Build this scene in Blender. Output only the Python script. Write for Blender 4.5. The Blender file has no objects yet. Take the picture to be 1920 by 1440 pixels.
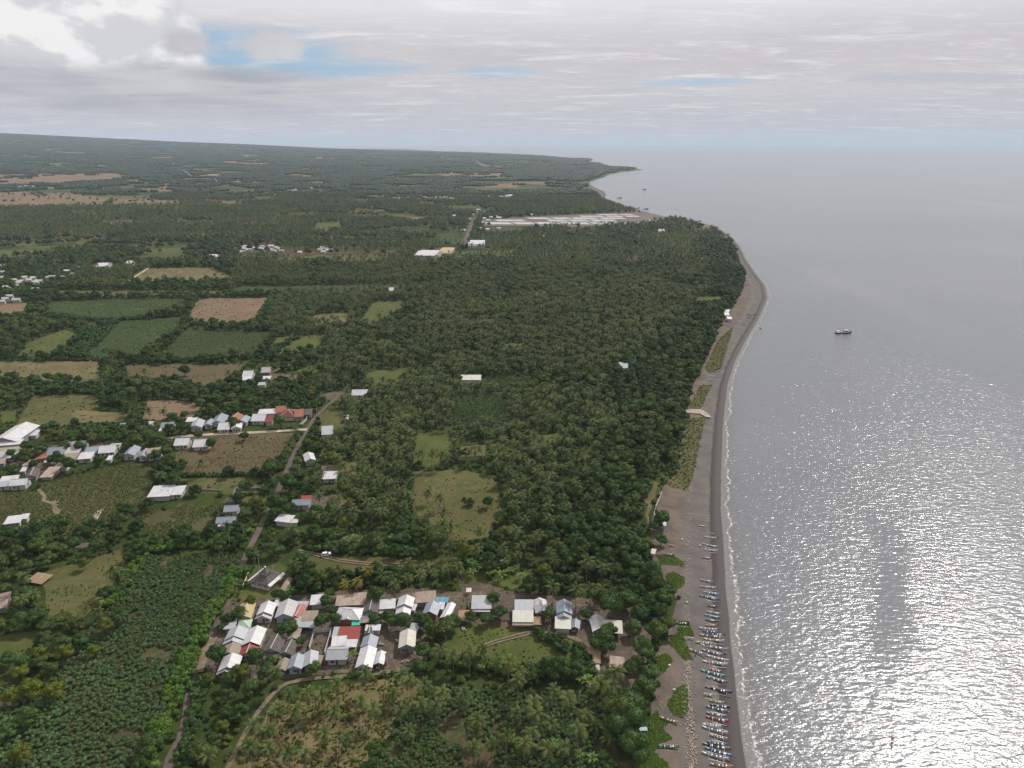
import bpy, math, random
import numpy as np
from mathutils import Vector, Matrix
R = math.radians
rng = random.Random(7)
nr = np.random.default_rng(11)
sc = bpy.context.scene
COL = sc.collection

# ---------------------------------------------------------------- camera
CH = 170.0
FP = 1333.0                       # focal length in photo pixels (photo 1920 wide)
TH = math.atan((720-267)/FP)
SEA_R = 38000.0
cam_d = bpy.data.cameras.new('camera')
cam = bpy.data.objects.new('camera', cam_d); COL.objects.link(cam)
cam.location = (0, 0, CH)
cam.rotation_euler = (math.pi/2-TH, 0, 0)
cam_d.sensor_width = 36; cam_d.lens = 36*FP/1920
cam_d.clip_start = 1; cam_d.clip_end = 120000
sc.camera = cam

# ---------------------------------------------------------------- view
sc.view_settings.view_transform = 'Standard'
sc.view_settings.look = 'None'
sc.view_settings.exposure = -0.10
sc.view_settings.gamma = 1

# ---------------------------------------------------------------- sun and sky
SUN_AZ = R(42)      # clockwise from +Y
SUN_EL = R(46)
sd = bpy.data.lights.new('sun', 'SUN'); sd.energy = 4.9; sd.angle = R(0.6); sd.color = (1, .95, .88)
sun = bpy.data.objects.new('sun', sd); COL.objects.link(sun)
sdir = Vector((math.sin(SUN_AZ)*math.cos(SUN_EL), math.cos(SUN_AZ)*math.cos(SUN_EL), math.sin(SUN_EL)))
sun.rotation_euler = sdir.to_track_quat('Z', 'Y').to_euler()

class NT:
    """tiny helper for building node trees"""
    def __init__(s, tree): s.t = tree; s.n = tree.nodes; s.l = tree.links
    def add(s, typ, **kw):
        nd = s.n.new(typ)
        for k, v in kw.items(): setattr(nd, k, v)
        return nd
    def put(s, sock, v):
        if v is None: return
        if hasattr(v, 'is_output'): s.l.new(v, sock)
        elif isinstance(v, (tuple, list)):
            if sock.type == 'RGBA' and len(v) == 3: v = (*v, 1)
            sock.default_value = v
        else: sock.default_value = v
    def m(s, op, a, b=None, c=None, clamp=False):
        nd = s.add('ShaderNodeMath', operation=op, use_clamp=clamp)
        s.put(nd.inputs[0], a)
        if b is not None: s.put(nd.inputs[1], b)
        if c is not None: s.put(nd.inputs[2], c)
        return nd.outputs[0]
    def mix(s, f, a, b, blend='MIX'):
        nd = s.add('ShaderNodeMix', data_type='RGBA', blend_type=blend)
        s.put(nd.inputs[0], f); s.put(nd.inputs[6], a); s.put(nd.inputs[7], b)
        return nd.outputs[2]
    def noise(s, vec, scale, detail=3, rough=.55, dist=0):
        nd = s.add('ShaderNodeTexNoise')
        s.put(nd.inputs['Vector'], vec); nd.inputs['Scale'].default_value = scale
        nd.inputs['Detail'].default_value = detail; nd.inputs['Roughness'].default_value = rough
        nd.inputs['Distortion'].default_value = dist
        return nd.outputs[0]
    def step(s, v, a, b, lo=0, hi=1):
        nd = s.add('ShaderNodeMapRange', interpolation_type='SMOOTHSTEP')
        s.put(nd.inputs[0], v); s.put(nd.inputs[1], a); s.put(nd.inputs[2], b)
        nd.inputs[3].default_value = lo; nd.inputs[4].default_value = hi
        return nd.outputs[0]
    def xyz(s, v):
        nd = s.add('ShaderNodeSeparateXYZ'); s.put(nd.inputs[0], v); return nd.outputs
    def comb(s, x, y, z=0.0):
        nd = s.add('ShaderNodeCombineXYZ'); s.put(nd.inputs[0], x); s.put(nd.inputs[1], y); s.put(nd.inputs[2], z)
        return nd.outputs[0]
    def mapv(s, v, scale=(1, 1, 1), rot=0, loc=(0, 0, 0)):
        nd = s.add('ShaderNodeMapping'); s.put(nd.inputs[0], v)
        nd.inputs[1].default_value = loc; nd.inputs[2].default_value = (0, 0, rot); nd.inputs[3].default_value = scale
        return nd.outputs[0]
    def attr(s, name):
        return s.add('ShaderNodeAttribute', attribute_name=name).outputs['Fac']

def dir_ae(u, v):
    x = (u-960)/FP; y = (v-720)/FP
    d = Vector((x, math.cos(TH)-y*math.sin(TH), -(math.sin(TH)+y*math.cos(TH)))).normalized()
    return math.atan2(d.x, d.y), math.asin(d.z)

world = bpy.data.worlds.new('World'); sc.world = world; world.use_nodes = True
w = NT(world.node_tree); w.n.clear()
wout = w.add('ShaderNodeOutputWorld'); bg = w.add('ShaderNodeBackground')
w.l.new(bg.outputs[0], wout.inputs[0]); bg.inputs[1].default_value = 0.1
sky = w.add('ShaderNodeTexSky', sky_type='NISHITA')
sky.sun_disc = False; sky.sun_elevation = SUN_EL; sky.sun_rotation = SUN_AZ
sky.altitude = 100; sky.dust_density = 1.2; sky.ozone_density = 1.5
tc = w.add('ShaderNodeTexCoord'); gen = tc.outputs['Generated']
X, Y, Z = w.xyz(gen)
az = w.m('ARCTAN2', X, Y); el = w.m('ARCSINE', Z)
den = w.m('ADD', w.m('MAXIMUM', Z, 0.0), .06)
pl = w.comb(w.m('DIVIDE', X, den), w.m('DIVIDE', Y, den))           # high cloud layer seen in perspective
ae = w.comb(az, w.m('MULTIPLY', el, 1.0))
n_big = w.noise(w.mapv(pl, (.35, .75, 1), .25), 1.0, 5, .6, .6)
n_streak = w.noise(w.mapv(pl, (.75, 1.7, 1), .12), 1.3, 8, .66, .6)
n_fine = w.noise(w.mapv(pl, (2.2, 4.2, 1), -.2), 2.2, 5, .65, .7)
# soft overcast veil: colour by height above the horizon
g1 = w.step(el, R(0), R(13))
veil = w.mix(g1, (5.7, 5.6, 6.0, 1), (9.0, 8.85, 8.95, 1))
veil = w.mix(w.m('MULTIPLY', w.step(el, R(2.0), R(5)), w.step(el, R(9.5), R(5.5))), veil, (6.5, 6.2, 6.35, 1))
veil = w.mix(w.step(n_streak, .50, .78, 0, .8), veil, (10.4, 10.3, 10.3, 1))
veil = w.mix(w.m('MULTIPLY', w.step(n_streak, .46, .26), .62), veil, (6.3, 6.35, 6.9, 1))
veil = w.mix(w.m('MULTIPLY', w.step(n_fine, .50, .75), .45), veil, (9.4, 9.4, 9.45, 1))
# thin long streaks near the horizon
n_h = w.noise(w.comb(w.m('MULTIPLY', az, 4.2), w.m('MULTIPLY', el, 52.0)), 1.0, 5, .6, .7)
lowband = w.m('MULTIPLY', w.step(el, R(.4), R(1.6)), w.step(el, R(9), R(4.5)))
veil = w.mix(w.m('MULTIPLY', w.m('MULTIPLY', w.step(n_h, .48, .33), lowband), .5), veil, (5.2, 5.35, 6.0, 1))
veil = w.mix(w.m('MULTIPLY', w.m('MULTIPLY', w.step(n_h, .55, .72), lowband), .4), veil, (7.4, 7.0, 6.95, 1))
# gap of blue sky
n_edge = w.noise(w.comb(w.m('MULTIPLY', az, 9.0), w.m('MULTIPLY', el, 34.0)), 1.0, 6, .62, .4)
def blob(u, v, ru, rv, soft=.55, amp=1.1, nz=None, rot=0):
    a, e = dir_ae(u, v); fx = FP
    dx = w.m('MULTIPLY', w.m('SUBTRACT', az, a), fx/ru); dy = w.m('MULTIPLY', w.m('SUBTRACT', el, e), fx/rv)
    if rot: dy = w.m('ADD', dy, w.m('MULTIPLY', dx, rot))
    d = w.m('SQRT', w.m('ADD', w.m('MULTIPLY', dx, dx), w.m('MULTIPLY', dy, dy)))
    d = w.m('ADD', d, w.m('MULTIPLY', w.m('SUBTRACT', nz or n_edge, .5), amp*2))
    return w.step(d, 1+soft, 1-soft)
blue = w.mix(.7, sky.outputs[0], (3.2, 5.5, 7.9, 1))
gap = w.m('MAXIMUM', blob(430, 98, 170, 34, .6, .9), blob(590, 125, 150, 16, .7, 1.0))
gap = w.m('MAXIMUM', gap, w.m('MULTIPLY', blob(930, 136, 70, 9, .7, 1.0), .8))
gap = w.m('MAXIMUM', gap, w.m('MULTIPLY', blob(1290, 155, 110, 5, .7, 1.0), .7))
thin = w.step(n_streak, .45, .62, 1, .55)
c = w.mix(w.m('MULTIPLY', gap, thin), veil, blue)
# heap clouds on the left: pale lumpy tops above a grey flat band
n_c = w.noise(w.comb(w.m('MULTIPLY', az, 9.0), w.m('MULTIPLY', el, 15.0)), 1.0, 9, .58, .1)
n_s = w.noise(w.comb(w.m('MULTIPLY', az, 26.0), w.m('MULTIPLY', el, 44.0), 3.0), 1.0, 6, .6, .3)
n_c2 = w.noise(w.comb(w.m('MULTIPLY', az, 9.0), w.m('MULTIPLY', w.m('ADD', el, .022), 15.0)), 1.0, 9, .58, .1)
heap = w.m('MAXIMUM', blob(40, 60, 230, 100, .10, .7, n_c), blob(190, 130, 190, 48, .12, .8, n_c))
heapcol = w.mix(w.step(w.m('SUBTRACT', n_c2, n_c), .07, -.07), (7.2, 7.15, 7.5, 1), (9.9, 9.8, 9.75, 1))
c = w.mix(w.m('MULTIPLY', heap, .96), c, heapcol)
band = w.m('MAXIMUM', blob(120, 168, 380, 34, .6, .5), blob(340, 152, 200, 24, .5, .6))
bandcol = w.mix(w.step(n_h, .35, .65), (3.9, 3.95, 4.5, 1), (6.0, 5.85, 6.1, 1))
c = w.mix(w.m('MULTIPLY', band, .85), c, bandcol)
small = w.m('MAXIMUM', blob(350, 80, 36, 19, .45, 1.3, n_s), blob(508, 80, 54, 23, .45, 1.3, n_s))
c = w.mix(w.m('MULTIPLY', small, .95), c, w.mix(w.step(n_c2, .3, .7), (5.4, 5.3, 5.6, 1), (7.2, 7.0, 7.2, 1)))
# below the horizon the sky colour simply carries on
w.put(bg.inputs[0], c)

# ---------------------------------------------------------------- basic helpers
def link(o, parent=None):
    COL.objects.link(o)
    if parent: o.parent = parent
    return o
def tag(o, label=None, cat=None, group=None, kind=None):
    if label: o['label'] = label
    if cat: o['category'] = cat
    if group: o['group'] = group
    if kind: o['kind'] = kind
    return o
def np_mesh(name, V, F, mats, midx=None, smooth=False, uv=None):
    """V (n,3), F list of (k,3|4) arrays; midx matching list of ints or arrays"""
    me = bpy.data.meshes.new(name)
    Fs = F if isinstance(F, list) else [F]
    Fs = [np.asarray(f, dtype=np.int32) for f in Fs]
    V = np.asarray(V, dtype=np.float32)
    nl = sum(f.size for f in Fs); nf = sum(len(f) for f in Fs)
    me.vertices.add(len(V)); me.vertices.foreach_set('co', V.ravel())
    me.loops.add(nl); me.loops.foreach_set('vertex_index', np.concatenate([f.ravel() for f in Fs]))
    tot = np.concatenate([np.full(len(f), f.shape[1], dtype=np.int32) for f in Fs])
    st = np.concatenate([[0], np.cumsum(tot)[:-1]]).astype(np.int32)
    me.polygons.add(nf); me.polygons.foreach_set('loop_start', st); me.polygons.foreach_set('loop_total', tot)
    for m_ in (mats if isinstance(mats, (list, tuple)) else [mats]): me.materials.append(m_)
    if midx is not None:
        me.polygons.foreach_set('material_index', np.concatenate([np.broadcast_to(np.asarray(i, dtype=np.int32), (len(f),)) for i, f in zip(midx, Fs)]))
    if smooth: me.polygons.foreach_set('use_smooth', np.ones(nf, dtype=bool))
    me.update(calc_edges=True)
    return me
class MB:
    """collects simple solids into one mesh"""
    def __init__(s): s.v = []; s.f = []; s.mi = []; s.uv = {}
    def poly(s, pts, mi=0, uv=None):
        b = len(s.v); s.v += [tuple(p) for p in pts]; s.f.append(tuple(range(b, b+len(pts)))); s.mi.append(mi)
        if uv: s.uv[len(s.f)-1] = uv
    def box(s, x0, x1, y0, y1, z0, z1, mi=0):
        b = len(s.v)
        s.v += [(x, y, z) for z in (z0, z1) for y in (y0, y1) for x in (x0, x1)]
        for q in ((0, 2, 3, 1), (4, 5, 7, 6), (0, 1, 5, 4), (2, 6, 7, 3), (0, 4, 6, 2), (1, 3, 7, 5)):
            s.f.append(tuple(b+i for i in q)); s.mi.append(mi)
    def tube(s, pts, rad, n=6, mi=0, cap=True):
        rad = rad if isinstance(rad, (list, tuple)) else [rad]*len(pts)
        b = len(s.v); P_ = [Vector(p) for p in pts]
        for i, p in enumerate(P_):
            t = (P_[min(i+1, len(P_)-1)]-P_[max(i-1, 0)]).normalized()
            a = t.cross(Vector((0, 0, 1)));
            if a.length < 1e-3: a = t.cross(Vector((0, 1, 0)))
            a.normalize(); c_ = t.cross(a)
            for k in range(n):
                q = p+(a*math.cos(2*math.pi*k/n)+c_*math.sin(2*math.pi*k/n))*rad[i]
                s.v.append(tuple(q))
        for i in range(len(P_)-1):
            for k in range(n):
                s.f.append((b+i*n+k, b+i*n+(k+1) % n, b+(i+1)*n+(k+1) % n, b+(i+1)*n+k)); s.mi.append(mi)
        if cap:
            s.f.append(tuple(b+k for k in range(n))[::-1]); s.mi.append(mi)
            s.f.append(tuple(b+(len(P_)-1)*n+k for k in range(n))); s.mi.append(mi)
    def mesh(s, name, mats, smooth=False):
        me = bpy.data.meshes.new(name); me.from_pydata(s.v, [], s.f)
        for m_ in (mats if isinstance(mats, (list, tuple)) else [mats]): me.materials.append(m_)
        me.polygons.foreach_set('material_index', s.mi)
        if s.uv:
            ul = me.uv_layers.new(name='UVMap')
            for pi, uvs in s.uv.items():
                p = me.polygons[pi]
                for li, q in zip(p.loop_indices, uvs): ul.data[li].uv = q
        if smooth: me.polygons.foreach_set('use_smooth', [True]*len(me.polygons))
        me.update(); return me
    def obj(s, name, mats, parent=None, smooth=False):
        return link(bpy.data.objects.new(name, s.mesh(name, mats, smooth)), parent)
def empty(name, loc, rz=0, scale=(1, 1, 1)):
    o = bpy.data.objects.new(name, None); o.location = loc; o.rotation_euler = (0, 0, rz); o.scale = scale
    o.empty_display_size = 1
    return link(o)
def copy_tree(o, parent=None):
    c_ = o.copy(); COL.objects.link(c_)
    if parent: c_.parent = parent
    for ch in o.children: copy_tree(ch, c_)
    return c_

# ---------------------------------------------------------------- terrain maths
sil = [(-200, 233), (0, 241), (40, 247), (140, 252), (290, 260), (400, 266), (520, 271), (640, 278), (760, 283), (900, 288), (1000, 291), (1030, 293), (1060, 300), (1300, 301)]
S_AZ = np.array([math.atan((u-960)/FP/math.cos(TH)) for u, v in sil])
S_D = np.interp([u for u, v in sil], [-200, 0, 640, 1030, 1300], [13500, 13000, 11000, 8600, 8000])
S_Z = np.array([CH+D*math.tan(dir_ae(u, v)[1])/1.0 for (u, v), D in zip(sil, S_D)]) - 9.0
S_Z = np.maximum(S_Z, 0)
def land_z(x, y):
    x = np.asarray(x, dtype=float); y = np.asarray(y, dtype=float)
    r = np.hypot(x, y); a = np.arctan2(x, np.maximum(y, 1e-3))
    D = np.interp(a, S_AZ, S_D); zt = np.interp(a, S_AZ, S_Z)
    t = np.clip((r-2500)/(D-2500), 0, 1.0)
    s_ = t**1.7
    back = np.clip((r-D)/4000, 0, 1)
    return 1.6+zt*s_*(1-.8*back*(3*back-2*back*back)/1.0*0.9)
def P(u, v, z=1.6):
    x = (u-960)/FP; y = (v-720)/FP
    X_ = x; Y_ = math.cos(TH)-y*math.sin(TH); Z_ = -(math.sin(TH)+y*math.cos(TH))
    t = (z-CH)/Z_
    return Vector((X_*t, Y_*t, z))
def PH(u, v, dz=0):
    """where the ray through a photo pixel meets the land"""
    x = (u-960)/FP; y = (v-720)/FP
    d = (x, math.cos(TH)-y*math.sin(TH), -(math.sin(TH)+y*math.cos(TH)))
    if v > 420: return P(u, v, 1.6+dz)
    ts = np.geomspace(800, 16000, 1500)
    zz = CH+d[2]*ts; hh = land_z(d[0]*ts, d[1]*ts)
    k = np.argmax(zz <= hh)
    if zz[k] > hh[k]: k = len(ts)-1
    t = ts[k]
    return Vector((d[0]*t, d[1]*t, float(hh[k])+dz))
def proj(p):
    """world point(s) to photo pixels"""
    p = np.atleast_2d(np.asarray(p, dtype=float))
    x, y, z = p[:, 0], p[:, 1], p[:, 2]-CH
    f = y*math.cos(TH)-z*math.sin(TH); dn = -(y*math.sin(TH)+z*math.cos(TH))
    return 960+FP*x/f, 720+FP*dn/f, f

# coastline (photo pixels of the water's edge, nearest first)
coast_px = [(1397, 1440), (1390, 1400), (1383, 1340), (1378, 1300), (1374, 1250), (1368, 1210), (1365, 1160), (1359, 1110), (1357, 1060), (1354, 1010), (1350, 960), (1350, 900), (1352, 850), (1354, 800), (1358, 760), (1363, 720), (1376, 680), (1396, 640), (1420, 600), (1438, 560), (1433, 535), (1415, 512), (1397, 485), (1386, 462), (1367, 442), (1342, 425), (1300, 415), (1250, 407), (1215, 399), (1185, 390), (1160, 381), (1132, 371), (1136, 365), (1132, 359), (1118, 353), (1107, 347), (1109, 341), (1122, 336), (1133, 333), (1142, 329), (1146, 326), (1170, 322.5), (1209, 318.5), (1190, 315.5), (1150, 312), (1140, 310), (1128, 306), (1100, 304.5), (1112, 301), (1113, 298), (1060, 297)]
cp = np.array([tuple(P(u, v, 0).xy) for u, v in coast_px])
CY = np.concatenate([[-600, 60], cp[:, 1], [cp[-1, 1]+1500, 20000]])
CX = np.concatenate([[40, 58], cp[:, 0], [cp[-1, 0]-700, -3000]])
def coast(y): return np.interp(y, CY, CX)
# landward edge of the beach
edge_px = [(1205, 1440), (1232, 1390), (1228, 1330), (1240, 1280), (1235, 1230), (1262, 1180), (1278, 1120), (1232, 1060), (1222, 1000), (1240, 925), (1275, 880), (1288, 800), (1300, 730), (1330, 670), (1348, 620), (1372, 585), (1394, 545), (1398, 515), (1384, 485), (1376, 458), (1350, 437), (1318, 424), (1280, 414), (1225, 404.5), (1170, 391), (1128, 375), (1122, 366), (1110, 354), (1096, 345)]
ep = np.array([tuple(P(u, v, 1.6).xy) for u, v in edge_px])
EY = np.concatenate([[-600, 80], ep[:, 1]]); EX = np.concatenate([[5, 28], ep[:, 0]])
def bedge(y):
    e = np.interp(y, EY, EX)
    return np.where(np.asarray(y) > EY[-1], coast(y)-18, np.minimum(e, coast(y)-6))

# value noise for placing things
_ng = nr.random((256, 256))
def vnoise(x, y, s):
    x = np.asarray(x)/s; y = np.asarray(y)/s
    xi = np.floor(x).astype(int); yi = np.floor(y).astype(int); fx = x-xi; fy = y-yi
    fx = fx*fx*(3-2*fx); fy = fy*fy*(3-2*fy)
    g = lambda a, b: _ng[a % 256, b % 256]
    return (g(xi, yi)*(1-fx)+g(xi+1, yi)*fx)*(1-fy)+(g(xi, yi+1)*(1-fx)+g(xi+1, yi+1)*fx)*fy
def inpoly(x, y, poly):
    poly = np.asarray(poly); inside = np.zeros(len(x), bool); n = len(poly); j = n-1
    for i in range(n):
        xi, yi = poly[i][:2]; xj, yj = poly[j][:2]
        c_ = ((yi > y) != (yj > y)) & (x < (xj-xi)*(y-yi)/(yj-yi+1e-12)+xi)
        inside ^= c_; j = i
    return inside
def seg_dist(x, y, pts):
    d = np.full(len(x), 1e9)
    for (ax, ay), (bx, by) in zip(pts[:-1], pts[1:]):
        vx, vy = bx-ax, by-ay; L = vx*vx+vy*vy+1e-9
        t = np.clip(((x-ax)*vx+(y-ay)*vy)/L, 0, 1)
        d = np.minimum(d, np.hypot(x-ax-t*vx, y-ay-t*vy))
    return d

# ---------------------------------------------------------------- materials
def new_mat(name):
    m_ = bpy.data.materials.new(name); m_.use_nodes = True
    t = NT(m_.node_tree); t.n.clear()
    out = t.add('ShaderNodeOutputMaterial'); b = t.add('ShaderNodeBsdfPrincipled')
    t.l.new(b.outputs[0], out.inputs[0])
    return m_, t, b
def bump(t, b, h, strength=.5, dist=.1):
    nd = t.add('ShaderNodeBump'); nd.inputs['Strength'].default_value = strength; nd.inputs['Distance'].default_value = dist
    t.put(nd.inputs['Height'], h); t.l.new(nd.outputs[0], b.inputs['Normal'])
def rand_of(t): return t.add('ShaderNodeObjectInfo').outputs['Random']
def geo_pos(t): return t.add('ShaderNodeNewGeometry').outputs['Position']

def ground_mat(name, cols, scales, bumpd=.15, rough=.95, rows=None):
    """cols: base, second, third colours mixed by noise of the given sizes in metres; rows=(angle, spacing, colour)"""
    m_, t, b = new_mat(name); p = geo_pos(t)
    n1 = t.noise(p, 1/scales[0], 4, .6, .3); n2 = t.noise(p, 1/scales[1], 5, .65, .2); n3 = t.noise(p, 1/.8, 3, .7)
    c_ = t.mix(t.step(n1, .38, .62), cols[0], cols[1])
    c_ = t.mix(t.step(n2, .46, .62), c_, cols[2])
    c_ = t.mix(t.m('MULTIPLY', t.step(t.noise(p, 1/(scales[0]*3.1), 4, .6, .5), .42, .62), .45), c_, tuple(x*.62 for x in cols[1]))
    c_ = t.mix(t.m('MULTIPLY', t.step(n3, .3, .7), .35), c_, tuple(x*.55 for x in cols[0]))
    if rows:
        q = t.xyz(t.mapv(p, (1, 1, 1), rows[0]))[1]
        q = t.m('ADD', q, t.m('MULTIPLY', n2, rows[1]*.8))
        wv = t.m('SINE', t.m('MULTIPLY', q, 2*math.pi/rows[1]))
        c_ = t.mix(t.m('MULTIPLY', t.step(wv, -.1, .7), .7), c_, rows[2])
    t.put(b.inputs['Base Color'], c_); b.inputs['Roughness'].default_value = rough
    b.inputs['Specular IOR Level'].default_value = .15
    bump(t, b, t.m('ADD', n2, n3), .6, bumpd)
    return m_

# base land: undergrowth close by, a mosaic of small fields and groves far off
mat_land, t, b = new_mat('land_undergrowth'); p = geo_pos(t)
n1 = t.noise(p, 1/26, 4, .6, .4); n2 = t.noise(p, 1/5, 4, .7); n3 = t.noise(p, 1/1.3, 3, .7)
c_ = t.mix(t.step(n1, .35, .62), (.015, .028, .006, 1), (.036, .050, .011, 1))
c_ = t.mix(t.step(n2, .55, .7, 0, .8), c_, (.09, .068, .04, 1))
c_ = t.mix(t.step(n3, .5, .75, 0, .5), c_, (.035, .06, .018, 1))
vo = t.add('ShaderNodeTexVoronoi', feature='F1'); t.put(vo.inputs['Vector'], t.mapv(p, (1, .8, .0), .35)); vo.inputs['Scale'].default_value = 1/210
cell = t.xyz(vo.outputs['Color'])
fc = t.mix(t.step(cell[0], .45, .5), (.034, .050, .018, 1), (.070, .080, .030, 1))
fc = t.mix(t.step(cell[1], .72, .76), fc, (.17, .1, .062, 1))
r_ = t.m('SQRT', t.m('ADD', t.m('POWER', t.xyz(p)[0], 2), t.m('POWER', t.xyz(p)[1], 2)))
c_ = t.mix(t.step(r_, 950, 1500, 0, .85), c_, fc)
t.put(b.inputs['Base Color'], c_); b.inputs['Roughness'].default_value = .95; b.inputs['Specular IOR Level'].default_value = .1
bump(t, b, t.m('ADD', n2, n3), .8, .3)

# black volcanic sand: banding by distance from the water (attribute shore)
mat_sand, t, b = new_mat('volcanic_sand'); p = geo_pos(t); sh = t.attr('shore')
n1 = t.noise(p, 1/9, 4, .6, .3); n2 = t.noise(p, 1/1.2, 5, .7); n3 = t.noise(p, 3.0, 3, .8)
shn = t.m('ADD', sh, t.m('MULTIPLY', t.m('SUBTRACT', t.noise(p, 1/14, 3, .6), .5), 2.4))
dry = t.mix(t.step(n1, .35, .65), (.086, .077, .073, 1), (.114, .101, .094, 1))
old = t.mix(t.step(n1, .35, .65), (.082, .068, .063, 1), (.125, .098, .077, 1))
c_ = t.mix(t.step(shn, 17, 20), dry, old)
c_ = t.mix(t.step(shn, 5.6, 4.9), c_, (.048, .040, .039, 1))
def debris(centre, width, thr, col, c_):
    bnd = t.m('MULTIPLY', t.step(shn, centre-width, centre-width*.3), t.step(shn, centre+width, centre+width*.3))
    return t.mix(t.m('MULTIPLY', t.m('MULTIPLY', bnd, t.step(n2, thr, thr+.1)), t.step(n3, .35, .6)), c_, col)
c_ = debris(15.5, 1.8, .52, (.25, .20, .15, 1), c_)
c_ = debris(7.0, 1.1, .58, (.34, .28, .22, 1), c_)
c_ = debris(24, 6.0, .56, (.22, .165, .115, 1), c_)
c_ = t.mix(t.m('MULTIPLY', t.step(shn, 22, 27), t.m('MULTIPLY', t.step(n2, .5, .62), t.step(n1, .5, .6))), c_, (.07, .085, .03, 1))
t.put(b.inputs['Base Color'], c_)
t.put(b.inputs['Roughness'], t.step(shn, 1.5, 5.5, .6, .92)); b.inputs['Specular IOR Level'].default_value = .1
bump(t, b, t.m('ADD', n2, t.m('MULTIPLY', n3, .5)), .35, .08)

# sea
SLICK = (P(1690, 1390, 0), P(1664, 1030, 0))
def sea_material():
    m_, t, b = new_mat('sea_water'); p = geo_pos(t)
    big = t.noise(t.mapv(p, (1, 1, 1)), 1/420, 3, .5, .6)
    streak = t.noise(t.mapv(p, (1/260, 1/1500, 1), -.25), 1.0, 4, .55, .5)
    w1 = t.noise(t.mapv(p, (1/6.5, 1/2.6, 1), .45), 1.0, 2, .5, .4)
    w2 = t.noise(t.mapv(p, (1/2.7, 1/1.15, 1), .3), 1.0, 2, .5, .5)
    w3 = t.noise(t.mapv(p, (1/.5, 1/.32, 1), -.2), 1.0, 2, .6, .2)
    # calm slicks where the ripples die down
    x_, y_, z_ = t.xyz(p)
    sl = t.m('ADD', x_, t.m('MULTIPLY', t.m('SUBTRACT', t.noise(t.mapv(p, (1/20, 1/48, 1), .2), 1.0, 5, .65), .5), 30))
    qa, qb = SLICK[0], SLICK[1]
    cen = t.m('ADD', qa.x, t.m('MULTIPLY', t.m('SUBTRACT', y_, qa.y), (qb.x-qa.x)/(qb.y-qa.y)))
    hw = t.step(y_, 165, 285, 6.0, 10.5)
    dd = t.m('ABSOLUTE', t.m('SUBTRACT', sl, cen))
    slick = t.m('MULTIPLY', t.m('SUBTRACT', 1.0, t.step(t.m('DIVIDE', dd, hw), .3, 1.5)), t.step(y_, 345, 225))
    slick = t.m('MULTIPLY', slick, t.step(y_, 170, 215, .45, 1))
    slick = t.m('MAXIMUM', slick, t.m('MULTIPLY', t.step(streak, .56, .68), t.step(y_, 350, 700)))
    h = t.m('ADD', t.m('MULTIPLY', w1, .56), t.m('MULTIPLY', w2, .38))
    h = t.m('ADD', h, t.m('MULTIPLY', w3, .09))
    nd = t.add('ShaderNodeBump'); nd.inputs['Distance'].default_value = .72
    t.put(nd.inputs['Strength'], t.m('SUBTRACT', .8, t.m('MULTIPLY', slick, .46)))
    t.put(nd.inputs['Height'], h); t.l.new(nd.outputs[0], b.inputs['Normal'])
    sh = t.attr('depth')
    c_ = t.mix(t.step(big, .35, .65), (.112, .118, .130, 1), (.130, .133, .146, 1))
    c_ = t.mix(t.step(sh, 14, 0, 0, .8), c_, (.11, .10, .092, 1))
    t.put(b.inputs['Base Color'], c_)
    b.inputs['Roughness'].default_value = .17; b.inputs['IOR'].default_value = 1.333
    b.inputs['Specular IOR Level'].default_value = .5
    return m_
mat_sea = sea_material()
mat_foam, t, b = new_mat('sea_foam'); p = geo_pos(t)
fr = t.attr('across')
fr = t.m('ADD', fr, t.m('MULTIPLY', t.m('SUBTRACT', t.noise(p, 1/3.5, 4, .65, .6), .5), .55))
n1 = t.noise(p, 1/2.2, 5, .7, .5); n2 = t.noise(p, 1.4, 4, .75)
# lacy foam: opaque at the breaking line, thinner landward
far_ = t.step(t.xyz(p)[1], 300, 900, 1.0, .55)
lm = t.noise(p, 1/11, 3, .6)
core = t.m('MULTIPLY', t.step(fr, .58, .68), t.step(fr, .86, .74))
wash = t.m('MULTIPLY', t.step(fr, 0, .05), t.step(fr, .78, .55))
a_ = t.m('ADD', t.m('MULTIPLY', core, t.m('MULTIPLY', t.step(n1, .40, .66), t.step(lm, .25, .5, .55, 1))), t.m('MULTIPLY', wash, t.step(n2, .35, .8, .22, .62)))
edge_ = t.m('MULTIPLY', t.step(t.attr('across'), 0.0, .1), t.step(t.attr('across'), 1.0, .85))
a_ = t.m('MULTIPLY', t.m('MULTIPLY', a_, far_), t.m('MULTIPLY', edge_, .85))
t.put(b.inputs['Base Color'], t.mix(core, (.24, .22, .215, 1), (.52, .50, .50, 1))); t.put(b.inputs['Alpha'], t.m('MINIMUM', a_, 1.0)); b.inputs['Roughness'].default_value = .5

def leaf_mat(name, ca, cb, cc, rough=.55, hue=0.0):
    m_, t, b = new_mat(name); r_ = rand_of(t); p = geo_pos(t)
    n1 = t.noise(p, 1/1.6, 3, .6); n2 = t.noise(p, 1/16, 2, .5); n3 = t.noise(p, 1/85, 3, .55)
    c_ = t.mix(r_, ca, cb)
    c_ = t.mix(t.m('MULTIPLY', t.step(n1, .42, .68), .7), c_, cc)
    c_ = t.mix(t.m('MULTIPLY', t.step(n2, .5, .7), .35), c_, (.095, .10, .018, 1))
    c_ = t.mix(t.m('MULTIPLY', t.step(n3, .38, .62), .40), c_, tuple(x*.52 for x in ca))
    t.put(b.inputs['Base Color'], c_); b.inputs['Roughness'].default_value = rough
    b.inputs['Specular IOR Level'].default_value = .12
    return m_
M_palm = leaf_mat('palm_fronds', (.030, .060, .014), (.078, .102, .027), (.118, .132, .038), .6)
M_palmy = leaf_mat('yellowing_palm_fronds', (.13, .12, .015), (.19, .15, .02), (.24, .18, .03), .6)
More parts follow.
